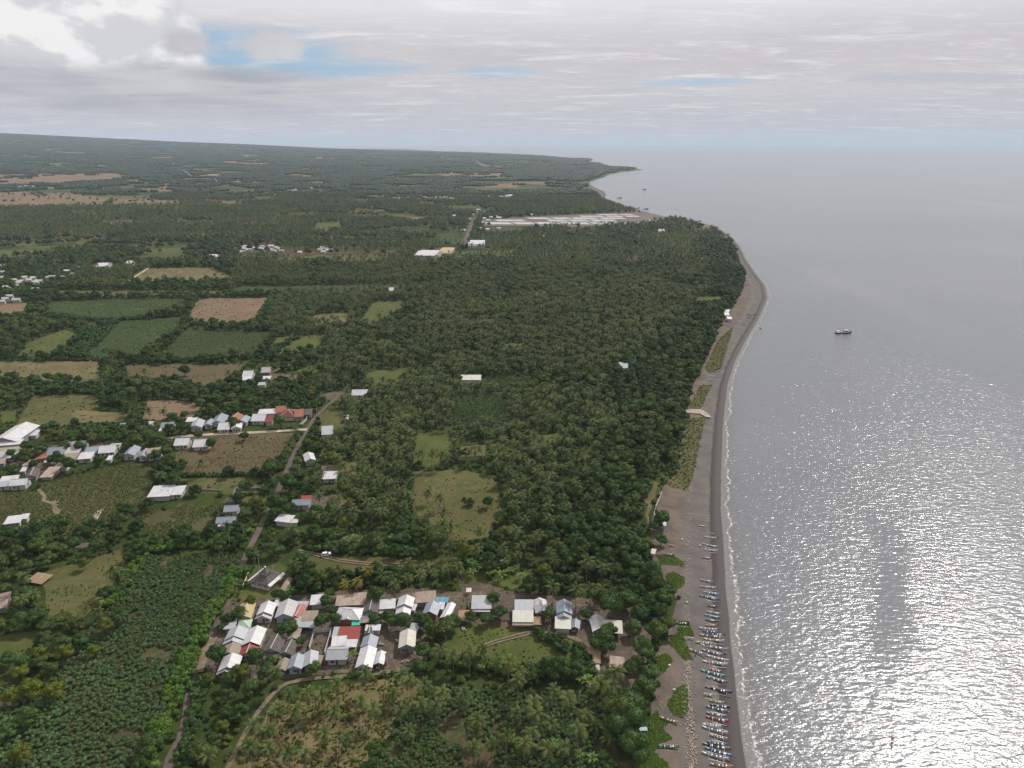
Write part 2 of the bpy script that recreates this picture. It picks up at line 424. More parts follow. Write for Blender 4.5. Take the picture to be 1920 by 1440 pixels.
M_leaf = leaf_mat('broadleaf_foliage', (.028, .064, .014), (.051, .094, .021), (.076, .122, .029))
M_leafd = leaf_mat('dark_foliage', (.018, .046, .010), (.034, .068, .014), (.052, .090, .019))
M_leafy = leaf_mat('yellow_green_foliage', (.065, .092, .010), (.095, .118, .012), (.13, .13, .018))
M_hedge = leaf_mat('bright_hedge_foliage', (.055, .118, .014), (.078, .145, .018), (.108, .175, .028))
M_cass = leaf_mat('cassava_leaves', (.064, .122, .040), (.088, .150, .052), (.12, .185, .068))
M_far = leaf_mat('distant_wood_foliage', (.014, .030, .014), (.024, .044, .018), (.034, .055, .022))
M_crop = leaf_mat('field_crop_leaves', (.085, .135, .040), (.105, .155, .048), (.13, .18, .06))
M_ban = leaf_mat('banana_leaves', (.050, .10, .016), (.08, .135, .024), (.10, .16, .04), .5)
M_vine = leaf_mat('beach_vine_leaves', (.045, .10, .010), (.075, .13, .012), (.11, .15, .018))
M_dry = leaf_mat('dry_grass_tufts', (.15, .118, .05), (.20, .15, .07), (.09, .10, .025))
M_reed = leaf_mat('grass_tufts', (.055, .085, .012), (.085, .108, .018), (.12, .128, .028))
mat_bark, t, b = new_mat('bark'); p = t.add('ShaderNodeTexCoord').outputs['Object']
t.put(b.inputs['Base Color'], t.mix(t.noise(p, 2.2, 3), (.12, .10, .08, 1), (.24, .21, .17, 1))); b.inputs['Roughness'].default_value = .9

def paint(name, col, rough=.5, metallic=0, var=.12):
    m_, t, b = new_mat(name); p = t.add('ShaderNodeTexCoord').outputs['Object']
    n = t.noise(p, 1.7, 4, .65)
    t.put(b.inputs['Base Color'], t.mix(t.step(n, .3, .75), tuple(col), tuple(x*(1-var*2.5) for x in col)))
    b.inputs['Roughness'].default_value = rough; b.inputs['Metallic'].default_value = metallic
    return m_
def roof_mat(name, col, stain, stain_amt=.4, sheet=.35, rough=.5, spec=.5, stripe=None):
    """corrugated sheets: UV u runs along the eave in metres, v down the slope"""
    m_, t, b = new_mat(name); uv = t.add('ShaderNodeUVMap').outputs[0]; q = t.xyz(uv)
    r_ = rand_of(t); off = t.m('MULTIPLY', r_, 50)
    u_ = t.m('ADD', q[0], off)
    wn = t.add('ShaderNodeTexWhiteNoise', noise_dimensions='2D')
    t.put(wn.inputs['Vector'], t.comb(t.m('FLOOR', t.m('DIVIDE', u_, .8)), t.m('FLOOR', t.m('DIVIDE', q[1], 2.1))))
    vec = t.comb(u_, q[1], off)
    n1 = t.noise(vec, .35, 4, .65, .4); n2 = t.noise(t.mapv(vec, (2.4, .5, 1)), .8, 4, .7)
    c_ = t.mix(t.m('MULTIPLY', wn.outputs['Value'], sheet), tuple(col), tuple(x*.62 for x in col))
    c_ = t.mix(t.m('MULTIPLY', t.step(n1, .50, .72), stain_amt), c_, stain)
    c_ = t.mix(t.m('MULTIPLY', t.step(n2, .52, .75), stain_amt*.7), c_, stain)
    if stripe:
        sv = t.m('SINE', t.m('MULTIPLY', q[stripe[0]], 2*math.pi/stripe[1]))
        c_ = t.mix(t.m('MULTIPLY', t.step(sv, .1, .5), stripe[3]), c_, stripe[2])
    jo = t.m('SUBTRACT', t.m('FRACT', t.m('DIVIDE', u_, .8)), .5)
    c_ = t.mix(t.m('MULTIPLY', t.step(t.m('ABSOLUTE', jo), .44, .5), .35), c_, tuple(x*.4 for x in col))
    t.put(b.inputs['Base Color'], c_); b.inputs['Roughness'].default_value = rough; b.inputs['Specular IOR Level'].default_value = spec
    cor = t.m('SINE', t.m('MULTIPLY', u_, 2*math.pi/.16))
    bump(t, b, cor, .25, .02)
    return m_
RM = {
 'W': roof_mat('white_sheet_roof', (.45, .45, .465), (.25, .20, .17), .5, .4),
 'G': roof_mat('grey_sheet_roof', (.29, .30, .325), (.22, .19, .175), .45, .35),
 'B': roof_mat('blue_grey_sheet_roof', (.18, .205, .25), (.26, .275, .30), .35, .25),
 'D': roof_mat('dark_tile_roof', (.095, .085, .08), (.15, .12, .10), .5, .45, .85, .2, (1, .36, (.06, .055, .05), .5)),
 'T': roof_mat('tan_fibre_roof', (.235, .20, .16), (.155, .125, .10), .6, .4, .85, .2),
 'M': roof_mat('patched_rusty_roof', (.31, .255, .215), (.24, .105, .065), .85, .75, .8, .2),
 'P': roof_mat('pinkish_brown_roof', (.27, .205, .175), (.20, .15, .12), .6, .6, .85, .2),
 'R': roof_mat('red_sheet_roof', (.215, .040, .032), (.16, .05, .04), .5, .25, .6, .3, (1, .9, (.16, .03, .025), .5)),
 'F': roof_mat('faded_red_roof', (.30, .10, .09), (.38, .30, .28), .6, .35, .7, .3),
 'O': roof_mat('orange_tile_roof', (.26, .11, .07), (.30, .12, .07), .5, .35, .75, .2, (1, .36, (.24, .08, .045), .4)),
 'K': roof_mat('maroon_tile_roof', (.15, .045, .038), (.12, .05, .045), .5, .3, .75, .2, (1, .36, (.09, .03, .028), .4)),
 'Y': roof_mat('straw_yellow_roof', (.34, .27, .14), (.40, .30, .15), .5, .3, .7, .3),
 'N': roof_mat('pale_green_roof', (.26, .38, .26), (.55, .6, .55), .4, .2, .6, .3),
 'S': roof_mat('striped_grey_roof', (.36, .36, .37), (.28, .18, .15), .35, .3, .6, .4, (1, .95, (.27, .26, .26), .75)),
 'C': roof_mat('cyan_tarp_roof', (.08, .24, .33), (.30, .36, .40), .7, .8, .5, .4),
 'E': roof_mat('green_tarp_awning', (.02, .36, .24), (.05, .45, .32), .4, .2, .5, .4),
 'H': roof_mat('thatch_roof', (.27, .19, .12), (.15, .105, .07), .6, .5, .95, .1),
 'V': roof_mat('cream_sheet_roof', (.44, .425, .38), (.30, .26, .22), .4, .3, .7, .3),
}
WM = {'w': paint('white_wall', (.38, .37, .36), .8), 'c': paint('cream_wall', (.42, .37, .30), .8), 'g': paint('grey_wall', (.22, .225, .24), .85),
      'b': paint('brick_wall', (.25, .12, .08), .9), 'l': paint('pale_blue_wall', (.30, .36, .40), .8), 'n': paint('bare_concrete_wall', (.23, .215, .20), .9)}
M_glass = paint('dark_window_glass', (.07, .072, .075), .2)
M_door = paint('brown_door', (.13, .075, .045), .6)
M_frame = paint('white_frame', (.22, .21, .20), .5)
M_ridge = paint('pale_ridge_cap', (.45, .44, .42), .6)
M_conc = paint('concrete', (.42, .40, .37), .9)
M_white = paint('white_paint', (.66, .66, .66), .45)
M_black = paint('black_rubber', (.02, .02, .02), .6)
M_wood = paint('weathered_wood', (.20, .16, .12), .9)

# ---------------------------------------------------------------- setting: sea, land, beach
# sea: one sheet to the horizon, finer towards the shore so the shallows can be tinted
ys = np.concatenate([np.arange(-600, 1800, 12.0), np.geomspace(1800, SEA_R, 60)[0:]])
offs = np.array([-60, -3, 0, 2, 5, 9, 14, 22, 40, 80, 160, 400, 1200, 4000, 12000, SEA_R*1.5])
V = []; A = []
for y in ys:
    cx = float(coast(min(y, 19000))) if y < 9500 else -SEA_R
    if y >= 9500:
        for k, o_ in enumerate(offs): V.append((-SEA_R+ (k/(len(offs)-1))*2.4*SEA_R, y, 0)); A.append(500)
    else:
        for o_ in offs: V.append((cx+o_, y, 0)); A.append(max(o_, 0))
n = len(offs); G = np.arange(len(ys)*n).reshape(len(ys), n)
F = np.stack([G[:-1, :-1].ravel(), G[:-1, 1:].ravel(), G[1:, 1:].ravel(), G[1:, :-1].ravel()], 1)
me = np_mesh('sea', V, F, mat_sea); at = me.attributes.new('depth', 'FLOAT', 'POINT'); at.data.foreach_set('value', np.array(A, dtype=np.float32))
tag(link(bpy.data.objects.new('sea', me)), 'grey silvery sea stretching to the horizon', None, None, 'structure')

# land sheet
ys = np.concatenate([np.arange(-600, 1500, 15.0), np.geomspace(1500, 19000, 190)])
V = []
NC = 90
for y in ys:
    cx = float(bedge(y)); W_ = 700+abs(y)*1.25
    s_ = np.linspace(0, 1, NC)**1.6
    xs = cx+1.0-(cx+W_)*s_ if cx+W_ > 0 else cx-s_*100
    for x in xs: V.append((x, y, 0))
V = np.array(V); V[:, 2] = land_z(V[:, 0], V[:, 1])
Gn = np.arange(len(ys)*NC).reshape(len(ys), NC)
# a skirt so that the land meets the sea
sk = np.array([(float(coast(y)) if y > EY[-1] else float(bedge(y))+2, y, -1.0) for y in ys]); b0 = len(V)
V = np.vstack([V, sk]); kk = b0+np.arange(len(ys))
F = np.stack([Gn[:-1, :-1].ravel(), Gn[1:, :-1].ravel(), Gn[1:, 1:].ravel(), Gn[:-1, 1:].ravel()], 1)
F2 = np.stack([Gn[:-1, 0], kk[:-1], kk[1:], Gn[1:, 0]], 1)
me = np_mesh('ground', V, [F, F2], mat_land)
tag(link(bpy.data.objects.new('ground', me)), 'coastal plain of dark undergrowth rising to far hills', None, None, 'structure')

# beach strip with its own slope
ys = np.arange(-600, EY[-1], 6.0); NB = 22
V = []; A = []
for y in ys:
    l, r_ = float(bedge(y)), float(coast(y)); s_ = np.linspace(0, 1, NB)
    rag = 0.0 + 1.2*(vnoise(np.array([0.0]), np.array([y]), 7.0)[0]-.5)
    for s1 in s_:
        x = r_+1.5+rag-(r_+1.5+rag-l+1.5)*s1; d = r_-x
        z = 1.62*min(1, max(-.3, (d+.4)/14.0))+.02+ .12*math.sin(d*.35)*(0 < d < 26)
        V.append((x, y, max(z, -.25) if d < 20 else max(z, 1.66))); A.append(d)
Gn = np.arange(len(ys)*NB).reshape(len(ys), NB)
F = np.stack([Gn[:-1, :-1].ravel(), Gn[1:, :-1].ravel(), Gn[1:, 1:].ravel(), Gn[:-1, 1:].ravel()], 1)
me = np_mesh('beach', V, F, mat_sand, smooth=True); at = me.attributes.new('shore', 'FLOAT', 'POINT'); at.data.foreach_set('value', np.array(A, dtype=np.float32))
tag(link(bpy.data.objects.new('beach', me)), 'dark volcanic sand beach between forest and surf', None, None, 'structure')
def beach_z(x, y):
    d = float(coast(y))-x
    return max(1.62*min(1, max(-.3, (d+.4)/14.0))+.03, 0) if d < 20 else 1.7

# surf foam ribbon
ys = np.arange(60, 1750, 1.6); V = []; A = []
sfr = [0, .08, .2, .35, .5, .6, .7, .8, .9, 1.0]
for y in ys:
    cx = float(coast(y)); wob = 2.6*(vnoise(np.array([3.0]), np.array([y]), 9.0)[0]-.5)+1.6*(vnoise(np.array([9.0]), np.array([y]), 3.1)[0]-.5)
    wid = 6.2+2.0*(vnoise(np.array([5.0]), np.array([y]), 30.0)[0]-.5)
    for s1 in sfr:
        x = cx-.6+wob*.5+(wid+wob*.5)*s1; V.append((x, y, .035+.10*math.exp(-((s1-.72)/.12)**2))); A.append(s1)
n = len(sfr); Gn = np.arange(len(ys)*n).reshape(len(ys), n)
F = np.stack([Gn[:-1, :-1].ravel(), Gn[:-1, 1:].ravel(), Gn[1:, 1:].ravel(), Gn[1:, :-1].ravel()], 1)
me = np_mesh('surf', V, F, mat_foam, smooth=True); at = me.attributes.new('across', 'FLOAT', 'POINT'); at.data.foreach_set('value', np.array(A, dtype=np.float32))
tag(link(bpy.data.objects.new('surf', me)), 'thin white line of surf along the black beach', None, None, 'structure')

# ---------------------------------------------------------------- fields
GM = {
 'grass': ground_mat('short_grass', [(.060, .068, .020), (.082, .084, .028), (.105, .085, .040)], (14, 3)),
 'green': ground_mat('green_pasture', [(.050, .072, .015), (.070, .088, .020), (.095, .085, .030)], (14, 4)),
 'dark': ground_mat('dark_crop', [(.030, .048, .014), (.040, .058, .018), (.065, .055, .03)], (16, 3)),
 'dry': ground_mat('dry_grass', [(.130, .105, .050), (.080, .082, .024), (.17, .125, .070)], (6, 1.6)),
 'brown': ground_mat('ploughed_earth', [(.145, .095, .062), (.175, .12, .08), (.10, .085, .045)], (30, 5), rows=(.1, 5, (.15, .10, .06))),
 'stubble': ground_mat('dry_maize', [(.112, .070, .045), (.085, .068, .034), (.055, .060, .022)], (18, 3), rows=(1.1, 2.2, (.08, .065, .035))),
 'earth': ground_mat('village_earth', [(.105, .080, .060), (.075, .058, .043), (.145, .115, .09)], (6, 2)),
 'maize': ground_mat('maize_crop', [(.048, .060, .017), (.064, .066, .022), (.085, .066, .032)], (12, 2)),
 'cass': ground_mat('cassava_crop_soil', [(.034, .048, .015), (.055, .052, .024), (.10, .068, .042)], (12, 3)),
 'rows': ground_mat('green_crop_rows', [(.044, .068, .024), (.054, .078, .027), (.038, .056, .018)], (30, 6), rows=(.55, 3.4, (.022, .036, .012))),
 'rows2': ground_mat('dark_green_crop_rows', [(.036, .053, .020), (.045, .062, .022), (.05, .048, .022)], (26, 5), rows=(.4, 3.0, (.017, .027, .010))),
 'asphalt': ground_mat('worn_asphalt', [(.085, .072, .064), (.11, .09, .077), (.135, .105, .08)], (8, 1.6), .03),
 'track': ground_mat('dirt_track', [(.17, .13, .09), (.13, .10, .068), (.21, .165, .118)], (6, 1.6), .05),
 'coral': ground_mat('pale_shingle', [(.35, .29, .23), (.25, .2, .17), (.45, .38, .3)], (4, 1.5), .05),
 'salt': ground_mat('salt_crust', [(.38, .37, .38), (.45, .44, .44), (.27, .26, .27)], (30, 9), .02),
 'bank': ground_mat('pond_bank_mud', [(.12, .10, .09), (.16, .13, .11), (.09, .09, .06)], (20, 6), .1),
}
FAR_OPEN = []
OPEN = []      # world polygons kept free of random trees
_lay = [0]
def field(name, pts, mat, label, z=None, openf=True, kind='structure', sub=True):
    _lay[0] += 1
    near = min(v for u, v in pts) > 420
    W_ = [PH(u, v) for u, v in pts]
    poly = np.array([(q.x, q.y) for q in W_])
    if openf: OPEN.append(poly if near else poly*1.0); FAR_OPEN.append(not near and mat == 'brown')
    if near:
        zz = (z if z else 1.6)+.006*(_lay[0] % 40)+.02
        # ragged outline
        V = []; n = len(poly)
        for i in range(n):
            a, b_ = poly[i], poly[(i+1) % n]; L = np.hypot(*(b_-a)); k = max(1, int(L/5))
            nrm = np.array([-(b_-a)[1], (b_-a)[0]])/max(L, 1e-6)
            for j in range(k):
                q = a+(b_-a)*j/k; jit = (vnoise(q[0], q[1], 6.0)-.5)*2.4
                q = q+nrm*jit*(1 if j else 0); V.append((q[0], q[1], zz))
        me = bpy.data.meshes.new(name); me.from_pydata(V, [], [tuple(range(len(V)))]); me.materials.append(GM[mat])
    else:
        # drape: fill by a grid over the bounding box
        x0, y0 = poly.min(0); x1, y1 = poly.max(0); nx, ny = 24, 16
        gx, gy = np.meshgrid(np.linspace(x0, x1, nx), np.linspace(y0, y1, ny)); gx = gx.ravel(); gy = gy.ravel()
        gz = land_z(gx, gy)+1.0+.05*(_lay[0] % 10)
        Gn = np.arange(nx*ny).reshape(ny, nx)
        F = np.stack([Gn[:-1, :-1].ravel(), Gn[:-1, 1:].ravel(), Gn[1:, 1:].ravel(), Gn[1:, :-1].ravel()], 1)
        cxm = gx[F].mean(1); cym = gy[F].mean(1); F = F[inpoly(cxm, cym, poly)]
        if len(F) == 0: return poly
        me = np_mesh(name, np.stack([gx, gy, gz], 1), F, GM[mat])
    tag(link(bpy.data.objects.new(name, me)), label, None, None, kind)
    return poly
fields = [
 ('field', [(280,1045),(450,1040),(455,1075),(400,1170),(330,1330),(262,1440),(250,1520),(-120,1520),(-80,1290),(60,1290),(150,1210),(215,1120),(262,1050)], 'cass', 'large dark green cassava field filling the lower left'),
 ('field', [(80,1075),(225,1030),(240,1070),(205,1115),(140,1170),(90,1160)], 'grass', 'olive grass plot with a round shrub left of the cassava'),
 ('field', [(-40,1195),(75,1180),(60,1225),(-40,1260)], 'green', 'green grass corner at the left edge'),
 ('field', [(520,1310),(640,1285),(790,1268),(800,1290),(735,1370),(695,1440),(680,1500),(390,1500),(430,1430)], 'dry', 'dry grass plot dotted with coconut palms below the village'),
 ('field', [(805,1285),(960,1300),(1090,1295),(1150,1340),(1165,1500),(690,1500),(740,1375)], 'cass', 'cassava and palm plot at the bottom centre'),
 ('field', [(556,1032),(620,1042),(720,1045),(800,1052),(855,1045),(868,1062),(800,1075),(720,1068),(640,1082),(598,1082),(575,1060)], 'grass', 'mown grass clearing with a parked white car'),
 ('field', [(462,1062),(520,1052),(552,1085),(540,1112),(505,1130),(432,1125)], 'green', 'mosque lawn'),
 ('field', [(405,1190),(425,1130),(540,1118),(640,1105),(800,1102),(880,1110),(880,1170),(800,1175),(790,1252),(640,1262),(520,1275),(395,1270),(385,1225)], 'earth', 'bare brown ground of the village'),
 ('field', [(860,1095),(905,1090),(960,1110),(1190,1130),(1225,1190),(1200,1290),(1100,1290),(1070,1200),(960,1180),(870,1170)], 'earth', 'bare brown yard of the seaside houses'),
 ('field', [(835,1185),(880,1170),(990,1178),(1080,1200),(1108,1230),(1085,1262),(980,1258),(900,1250),(835,1238)], 'green', 'grassy meadow crossed by a dirt track'),
 ('field', [(775,885),(850,880),(930,892),(945,960),(915,1008),(860,1018),(800,1000),(770,950)], 'grass', 'sunny grass clearing inside the palm forest'),
 ('field', [(783,812),(840,808),(850,862),(800,878),(775,870)], 'green', 'small grass clearing above the larger one'),
 ('field', [(850,748),(938,744),(958,790),(930,800),(850,806)], 'rows2', 'bluish green cassava plot in the forest'),
 ('field', [(880,712),(990,705),(1000,725),(910,738),(880,730)], 'dark', 'dark green plot beside the long white shed'),
 ('field', [(80,905),(250,868),(292,882),(282,930),(235,958),(190,985),(130,1003),(0,1012),(-60,1012),(-60,935),(70,920)], 'maize', 'olive maize field below the left village'),
 ('field', [(330,850),(365,812),(550,812),(560,832),(500,886),(330,892)], 'stubble', 'reddish dry crop field beside the road'),
 ('field', [(335,898),(487,896),(482,925),(430,928),(340,925)], 'grass', 'narrow strip of mown grass below the dry crop'),
 ('field', [(425,933),(500,930),(498,944),(418,944)], 'grass', 'small walled grass plot'),
 ('field', [(258,962),(340,952),(410,948),(408,985),(350,1005),(258,1003)], 'maize', 'green crop beside the blue roofed houses'),
 ('field', [(278,752),(320,750),(377,757),(368,784),(265,790)], 'brown', 'small pale brown ploughed field'),
 ('field', [(62,742),(188,742),(182,785),(120,800),(30,798)], 'grass', 'green and dry grass field at the left'),
 ('field', [(238,685),(458,683),(435,712),(400,732),(330,718),(238,712)], 'stubble', 'reddish brown field with a round dark tree'),
 ('field', [(60,678),(190,675),(205,705),(190,718),(55,716),(-40,700),(-40,680)], 'dry', 'dry field with scattered shrubs at the left'),
 ('field', [(210,604),(346,594),(340,615),(300,645),(268,666),(125,672)], 'rows', 'teal green crop rows in a tilted field'),
 ('field', [(345,620),(515,624),(500,650),(470,668),(298,674)], 'rows2', 'dark green crop rows in a wide field'),
 ('field', [(370,560),(512,558),(480,610),(355,606),(352,590)], 'brown', 'wide brown ploughed field'),
 ('field', [(95,566),(200,562),(350,560),(345,582),(210,598),(178,596),(85,585)], 'rows', 'light green crop field'),
 ('field', [(280,503),(400,502),(445,526),(240,531)], 'dry', 'tan and brown field with a few shrubs'),
 ('field', [(-40,572),(58,568),(45,592),(-40,596)], 'brown', 'brown field at the left edge'),
 ('field', [(50,645),(120,618),(155,622),(120,655),(95,668),(35,668)], 'green', 'light green pasture with small trees'),
 ('field', [(520,632),(610,628),(600,655),(508,668)], 'green', 'small light green plot beside the grove'),
 ('field', [(700,566),(762,565),(745,590),(700,612),(672,606)], 'green', 'bright green clearing with small trees'),
 ('field', [(130,461),(270,460),(265,467),(132,467)], 'dry', 'thin tan field beyond the left village'),
 ('field', [(-40,470),(110,468),(105,476),(-40,488)], 'green', 'pale green field near the left edge'),
 ('field', [(520,480),(760,477),(700,491),(520,490)], 'grass', 'long pale field behind the palms'),
 ('field', [(855,471),(970,469),(968,480),(850,485)], 'green', 'green plot beyond the palm forest'),
 ('field', [(1178,481),(1210,480),(1205,489),(1172,490)], 'brown', 'small brown plot in the coastal forest'),
 ('field', [(1305,558),(1370,556),(1355,575),(1305,572)], 'green', 'green gap behind the beach trees'),
 ('field', [(990,548),(1030,546),(1020,556),(985,556)], 'green', 'small green gap in the forest'),
 ('field', [(440,538),(860,532),(690,548),(430,552)], 'rows2', 'long dark green strip of crop'),
 ('field', [(110,545),(440,545),(430,553),(110,556)], 'grass', 'thin pale strip between the crops'),
 ('field', [(505,700),(560,702),(548,716),(505,712)], 'earth', 'bare yard of the little houses by the grove'),
 ('field', [(600,735),(700,738),(700,750),(640,752),(600,748)], 'earth', 'bare yard at the upper road bend'),
 ('field', [(560,930),(640,928),(650,950),(575,960),(545,950)], 'earth', 'bare ground beside the roadside house'),
 ('field', [(600,770),(640,768),(650,800),(600,812)], 'grass', 'small clearing right of the junction'),
 ('field', [(-40,330),(60,326),(225,325),(240,334),(150,345),(-40,350)], 'brown', 'far pale brown fields at upper left'),
 ('field', [(-40,360),(130,362),(210,372),(200,388),(-40,392)], 'brown', 'wide brown field beyond the palms'),
 ('field', [(215,372),(345,378),(340,388),(205,388)], 'brown', 'brown field next to the wide one'),
 ('field', [(415,380),(455,379),(452,388),(418,388)], 'brown', 'small brown plot far off'),
 ('field', [(195,415),(250,413),(245,424),(195,424)], 'green', 'small green plot far off'),
 ('field', [(590,420),(640,418),(640,432),(590,436)], 'green', 'far crescent of green crop'),
 ('field', [(770,408),(870,409),(870,414),(772,413)], 'brown', 'thin brown field by the far road'),
 ('field', [(820,322),(950,326),(948,333),(825,330)], 'brown', 'far reddish field below the headland'),
 ('field', [(780,450),(870,448),(865,459),(780,459)], 'dark', 'dark crop beside the far road'),
 ('field', [(420,340),(520,341),(520,346),(420,345)], 'brown', 'far thin brown plot'),
 ('field', [(910,425),(960,424),(955,432),(905,432)], 'dark', 'dark plot left of the salt ponds'),
]
gaps = [([(690,697),(765,690),(755,718),(680,727)], 'green'), ([(1000,818),(1045,812),(1050,830),(1005,836)], 'green'), ([(1075,850),(1105,846),(1108,862),(1080,866)], 'dark'), ([(640,868),(672,866),(668,890),(636,892)], 'dry'),
 ([(610,1000),(690,1003),(735,1020),(700,1030),(620,1026)], 'dark'), ([(905,1092),(985,1072),(1010,1090),(960,1106)], 'green'), ([(855,1066),(915,1070),(912,1092),(862,1094)], 'green'), ([(945,645),(985,643),(980,655),(942,657)], 'green'),
 ([(880,600),(930,598),(925,608),(878,610)], 'dark'), ([(1120,700),(1150,698),(1150,708),(1118,710)], 'dark'), ([(700,640),(745,636),(738,652),(698,655)], 'green'), ([(1040,905),(1060,903),(1062,915),(1042,917)], 'dark'),
 ([(560,690),(600,688),(596,700),(556,702)], 'green'), ([(860,838),(935,832),(930,852),(866,858)], 'dry'), ([(935,792),(985,788),(980,802),(935,806)], 'dark'), ([(740,770),(775,768),(772,784),(738,786)], 'green'),
 ([(155,850),(205,846),(200,858),(150,862)], 'earth'), ([(60,838),(130,832),(122,848),(58,852)], 'earth'), ([(20,868),(120,862),(110,885),(20,890)], 'earth'), ([(0,815),(60,812),(60,826),(0,830)], 'green'),
 ([(0,770),(30,768),(30,790),(0,795)], 'green'), ([(140,770),(240,775),(235,790),(130,795)], 'dry'), ([(590,590),(660,586),(650,606),(585,610)], 'dry'), ([(1210,900),(1236,905),(1215,985),(1205,960)], 'dry')]
gn_ = {'green': 'small grassy gap in the trees', 'dark': 'small plot of dark crop in the trees', 'dry': 'small patch of dry grass in the trees', 'earth': 'trodden earth between the left village houses'}
for pts, mt in gaps: fields.append(('field', pts, mt, gn_[mt]))
frng = random.Random(5)
for i in range(85):
    u = frng.uniform(-20, 960) if i > 22 else frng.uniform(-20, 420); v = frng.choice((frng.uniform(290, 345), frng.uniform(340, 400), frng.uniform(395, 470)))
    if v > 398 and (u > 760 or frng.random() < .25): continue
    sc_ = (v-262)/150; wu = frng.uniform(30, 95)*(.5+sc_*.6); hv = frng.uniform(1.6, 5.0)*(.35+sc_); sk_ = frng.uniform(-.6, 1.2)*hv*3
    mt = frng.choice(('green', 'green', 'dark', 'rows', 'grass', 'brown', 'dry')) if not (u < 420 and 325 < v < 395) else frng.choice(('brown', 'brown', 'dry'))
    fields.append(('field', [(u+sk_, v), (u+wu+sk_, v-frng.uniform(0, 1)), (u+wu, v+hv), (u, v+hv+frng.uniform(-.4, .6))], mt, {'green': 'far green field', 'dark': 'far dark crop field', 'rows': 'far teal crop field', 'grass': 'far olive grass field', 'brown': 'far brown field', 'dry': 'far tan field'}[mt]+' on the plain'))
FP_POLY = []
for nme, pts, mt, lb in fields: FP_POLY.append(field(nme, pts, mt, lb))

# ribbons: roads and tracks
ROADS = []
def ribbon(name, pts, width, mat, label, dz=.30, px=True):
    W_ = [PH(u, v) for u, v in pts] if px else [Vector(q) for q in pts]
    # smooth resample
    Q = []
    for i in range(len(W_)-1):
        p0 = W_[max(i-1, 0)]; p1 = W_[i]; p2 = W_[i+1]; p3 = W_[min(i+2, len(W_)-1)]
        k = max(2, int((p2-p1).length/6))
        for j in range(min(k, 40)):
            t_ = j/min(k, 40)
            q = .5*((2*p1)+(-p0+p2)*t_+(2*p0-5*p1+4*p2-p3)*t_*t_+(-p0+3*p1-3*p2+p3)*t_**3); Q.append(q)
    Q.append(W_[-1])
    ROADS.append(([(q.x, q.y) for q in Q], width))
    V = []
    for i, q in enumerate(Q):
        t_ = (Q[min(i+1, len(Q)-1)]-Q[max(i-1, 0)]); t_.z = 0; t_.normalize(); nn = Vector((-t_.y, t_.x, 0))
        wj = width*(1+.18*(float(vnoise(q.x, q.y, 5))-.5))
        z_ = float(land_z(q.x, q.y))+dz+(.8 if q.y > 1700 else 0)
        for s_ in (-.5, .5): V.append((q.x+nn.x*wj*s_, q.y+nn.y*wj*s_, z_))
    G_ = np.arange(len(Q)*2).reshape(-1, 2)
    F = np.stack([G_[:-1, 0], G_[1:, 0], G_[1:, 1], G_[:-1, 1]], 1)
    me = np_mesh(name, V, F, GM[mat])
    tag(link(bpy.data.objects.new(name, me)), label, None, None, 'structure')
ribbon('road', [(300,1500),(318,1425),(345,1370),(357,1290),(366,1255),(400,1190),(428,1125),(455,1058),(480,1005),(508,950),(535,890),(552,850),(572,815),(590,785),(615,760),(640,740),(655,730)], 2.7, 'asphalt', 'narrow grey village road running up from the bottom edge')
ribbon('road', [(576,806),(540,808),(470,812),(400,815),(330,820),(290,826)], 3.6, 'coral', 'pale side road leading left to the houses', .33)
ribbon('road', [(868,461),(875,445),(885,420),(893,408),(905,402),(912,395)], 9, 'asphalt', 'straight pale road running toward the far town', .3)
ribbon('road', [(400,482),(470,480),(560,477),(640,474),(780,470),(868,461)], 7, 'asphalt', 'far road crossing behind the palm groves')
ribbon('path', [(425,1445),(455,1385),(485,1335),(515,1300),(540,1282),(600,1272),(700,1265),(790,1250)], 1.5, 'track', 'dirt path along the lower side of the village', .32)
for o_, n_ in ((-2.5, 'upper'), (2.5, 'lower')): ribbon('path', [(848,1232+o_),(880,1222+o_),(930,1204+o_),(990,1188+o_)], .8, 'track', '%s rut of the track across the meadow' % n_, .32)
ribbon('path', [(990,1188),(1060,1192),(1090,1205)], 2.2, 'track', 'trodden path to the sandy yard', .33)
for o_, n_ in ((-2, 'upper'), (2, 'lower')): ribbon('path', [(560,1034+o_),(590,1040+o_),(640,1052+o_),(700,1058+o_),(760,1060+o_),(800,1062+o_)], .8, 'track', '%s wheel rut across the grass clearing' % n_, .31)
ribbon('path', [(455,1058),(440,1080)], 2.2, 'track', 'short dirt spur at the road', .31)
ribbon('path', [(400,1195),(385,1225),(372,1262)], 3.2, 'track', 'muddy lane beside the village', .34)
ribbon('path', [(72,918),(84,932),(82,940),(100,945),(108,965)], 1.8, 'track', 'thin footpath in the maize field', .31)
ribbon('path', [(88,1027),(150,1024),(190,1022)], 4.0, 'asphalt', 'short grey lane among the left trees', .31)
ribbon('path', [(505,700),(530,690),(545,684)], 2.2, 'track', 'small path by the grove houses', .31)
ribbon('path', [(233,532),(255,518),(278,503)], 4, 'coral', 'pale track along the tan field', .31)
field('sand_patch', [(170,978),(178,962),(190,955),(197,952),(190,962),(182,975),(172,985)], 'coral', 'small patch of pale sand in the maize field')
field('sand_patch', [(96,938),(112,940),(117,958),(104,966),(98,960)], 'track', 'bare dirt patch in the maize field')
field('stream_bed', [(1282,770),(1300,768),(1315,769),(1327,776),(1334,784),(1324,783),(1312,777),(1282,774)], 'coral', 'pale dry stream mouth on the beach', 1.9)

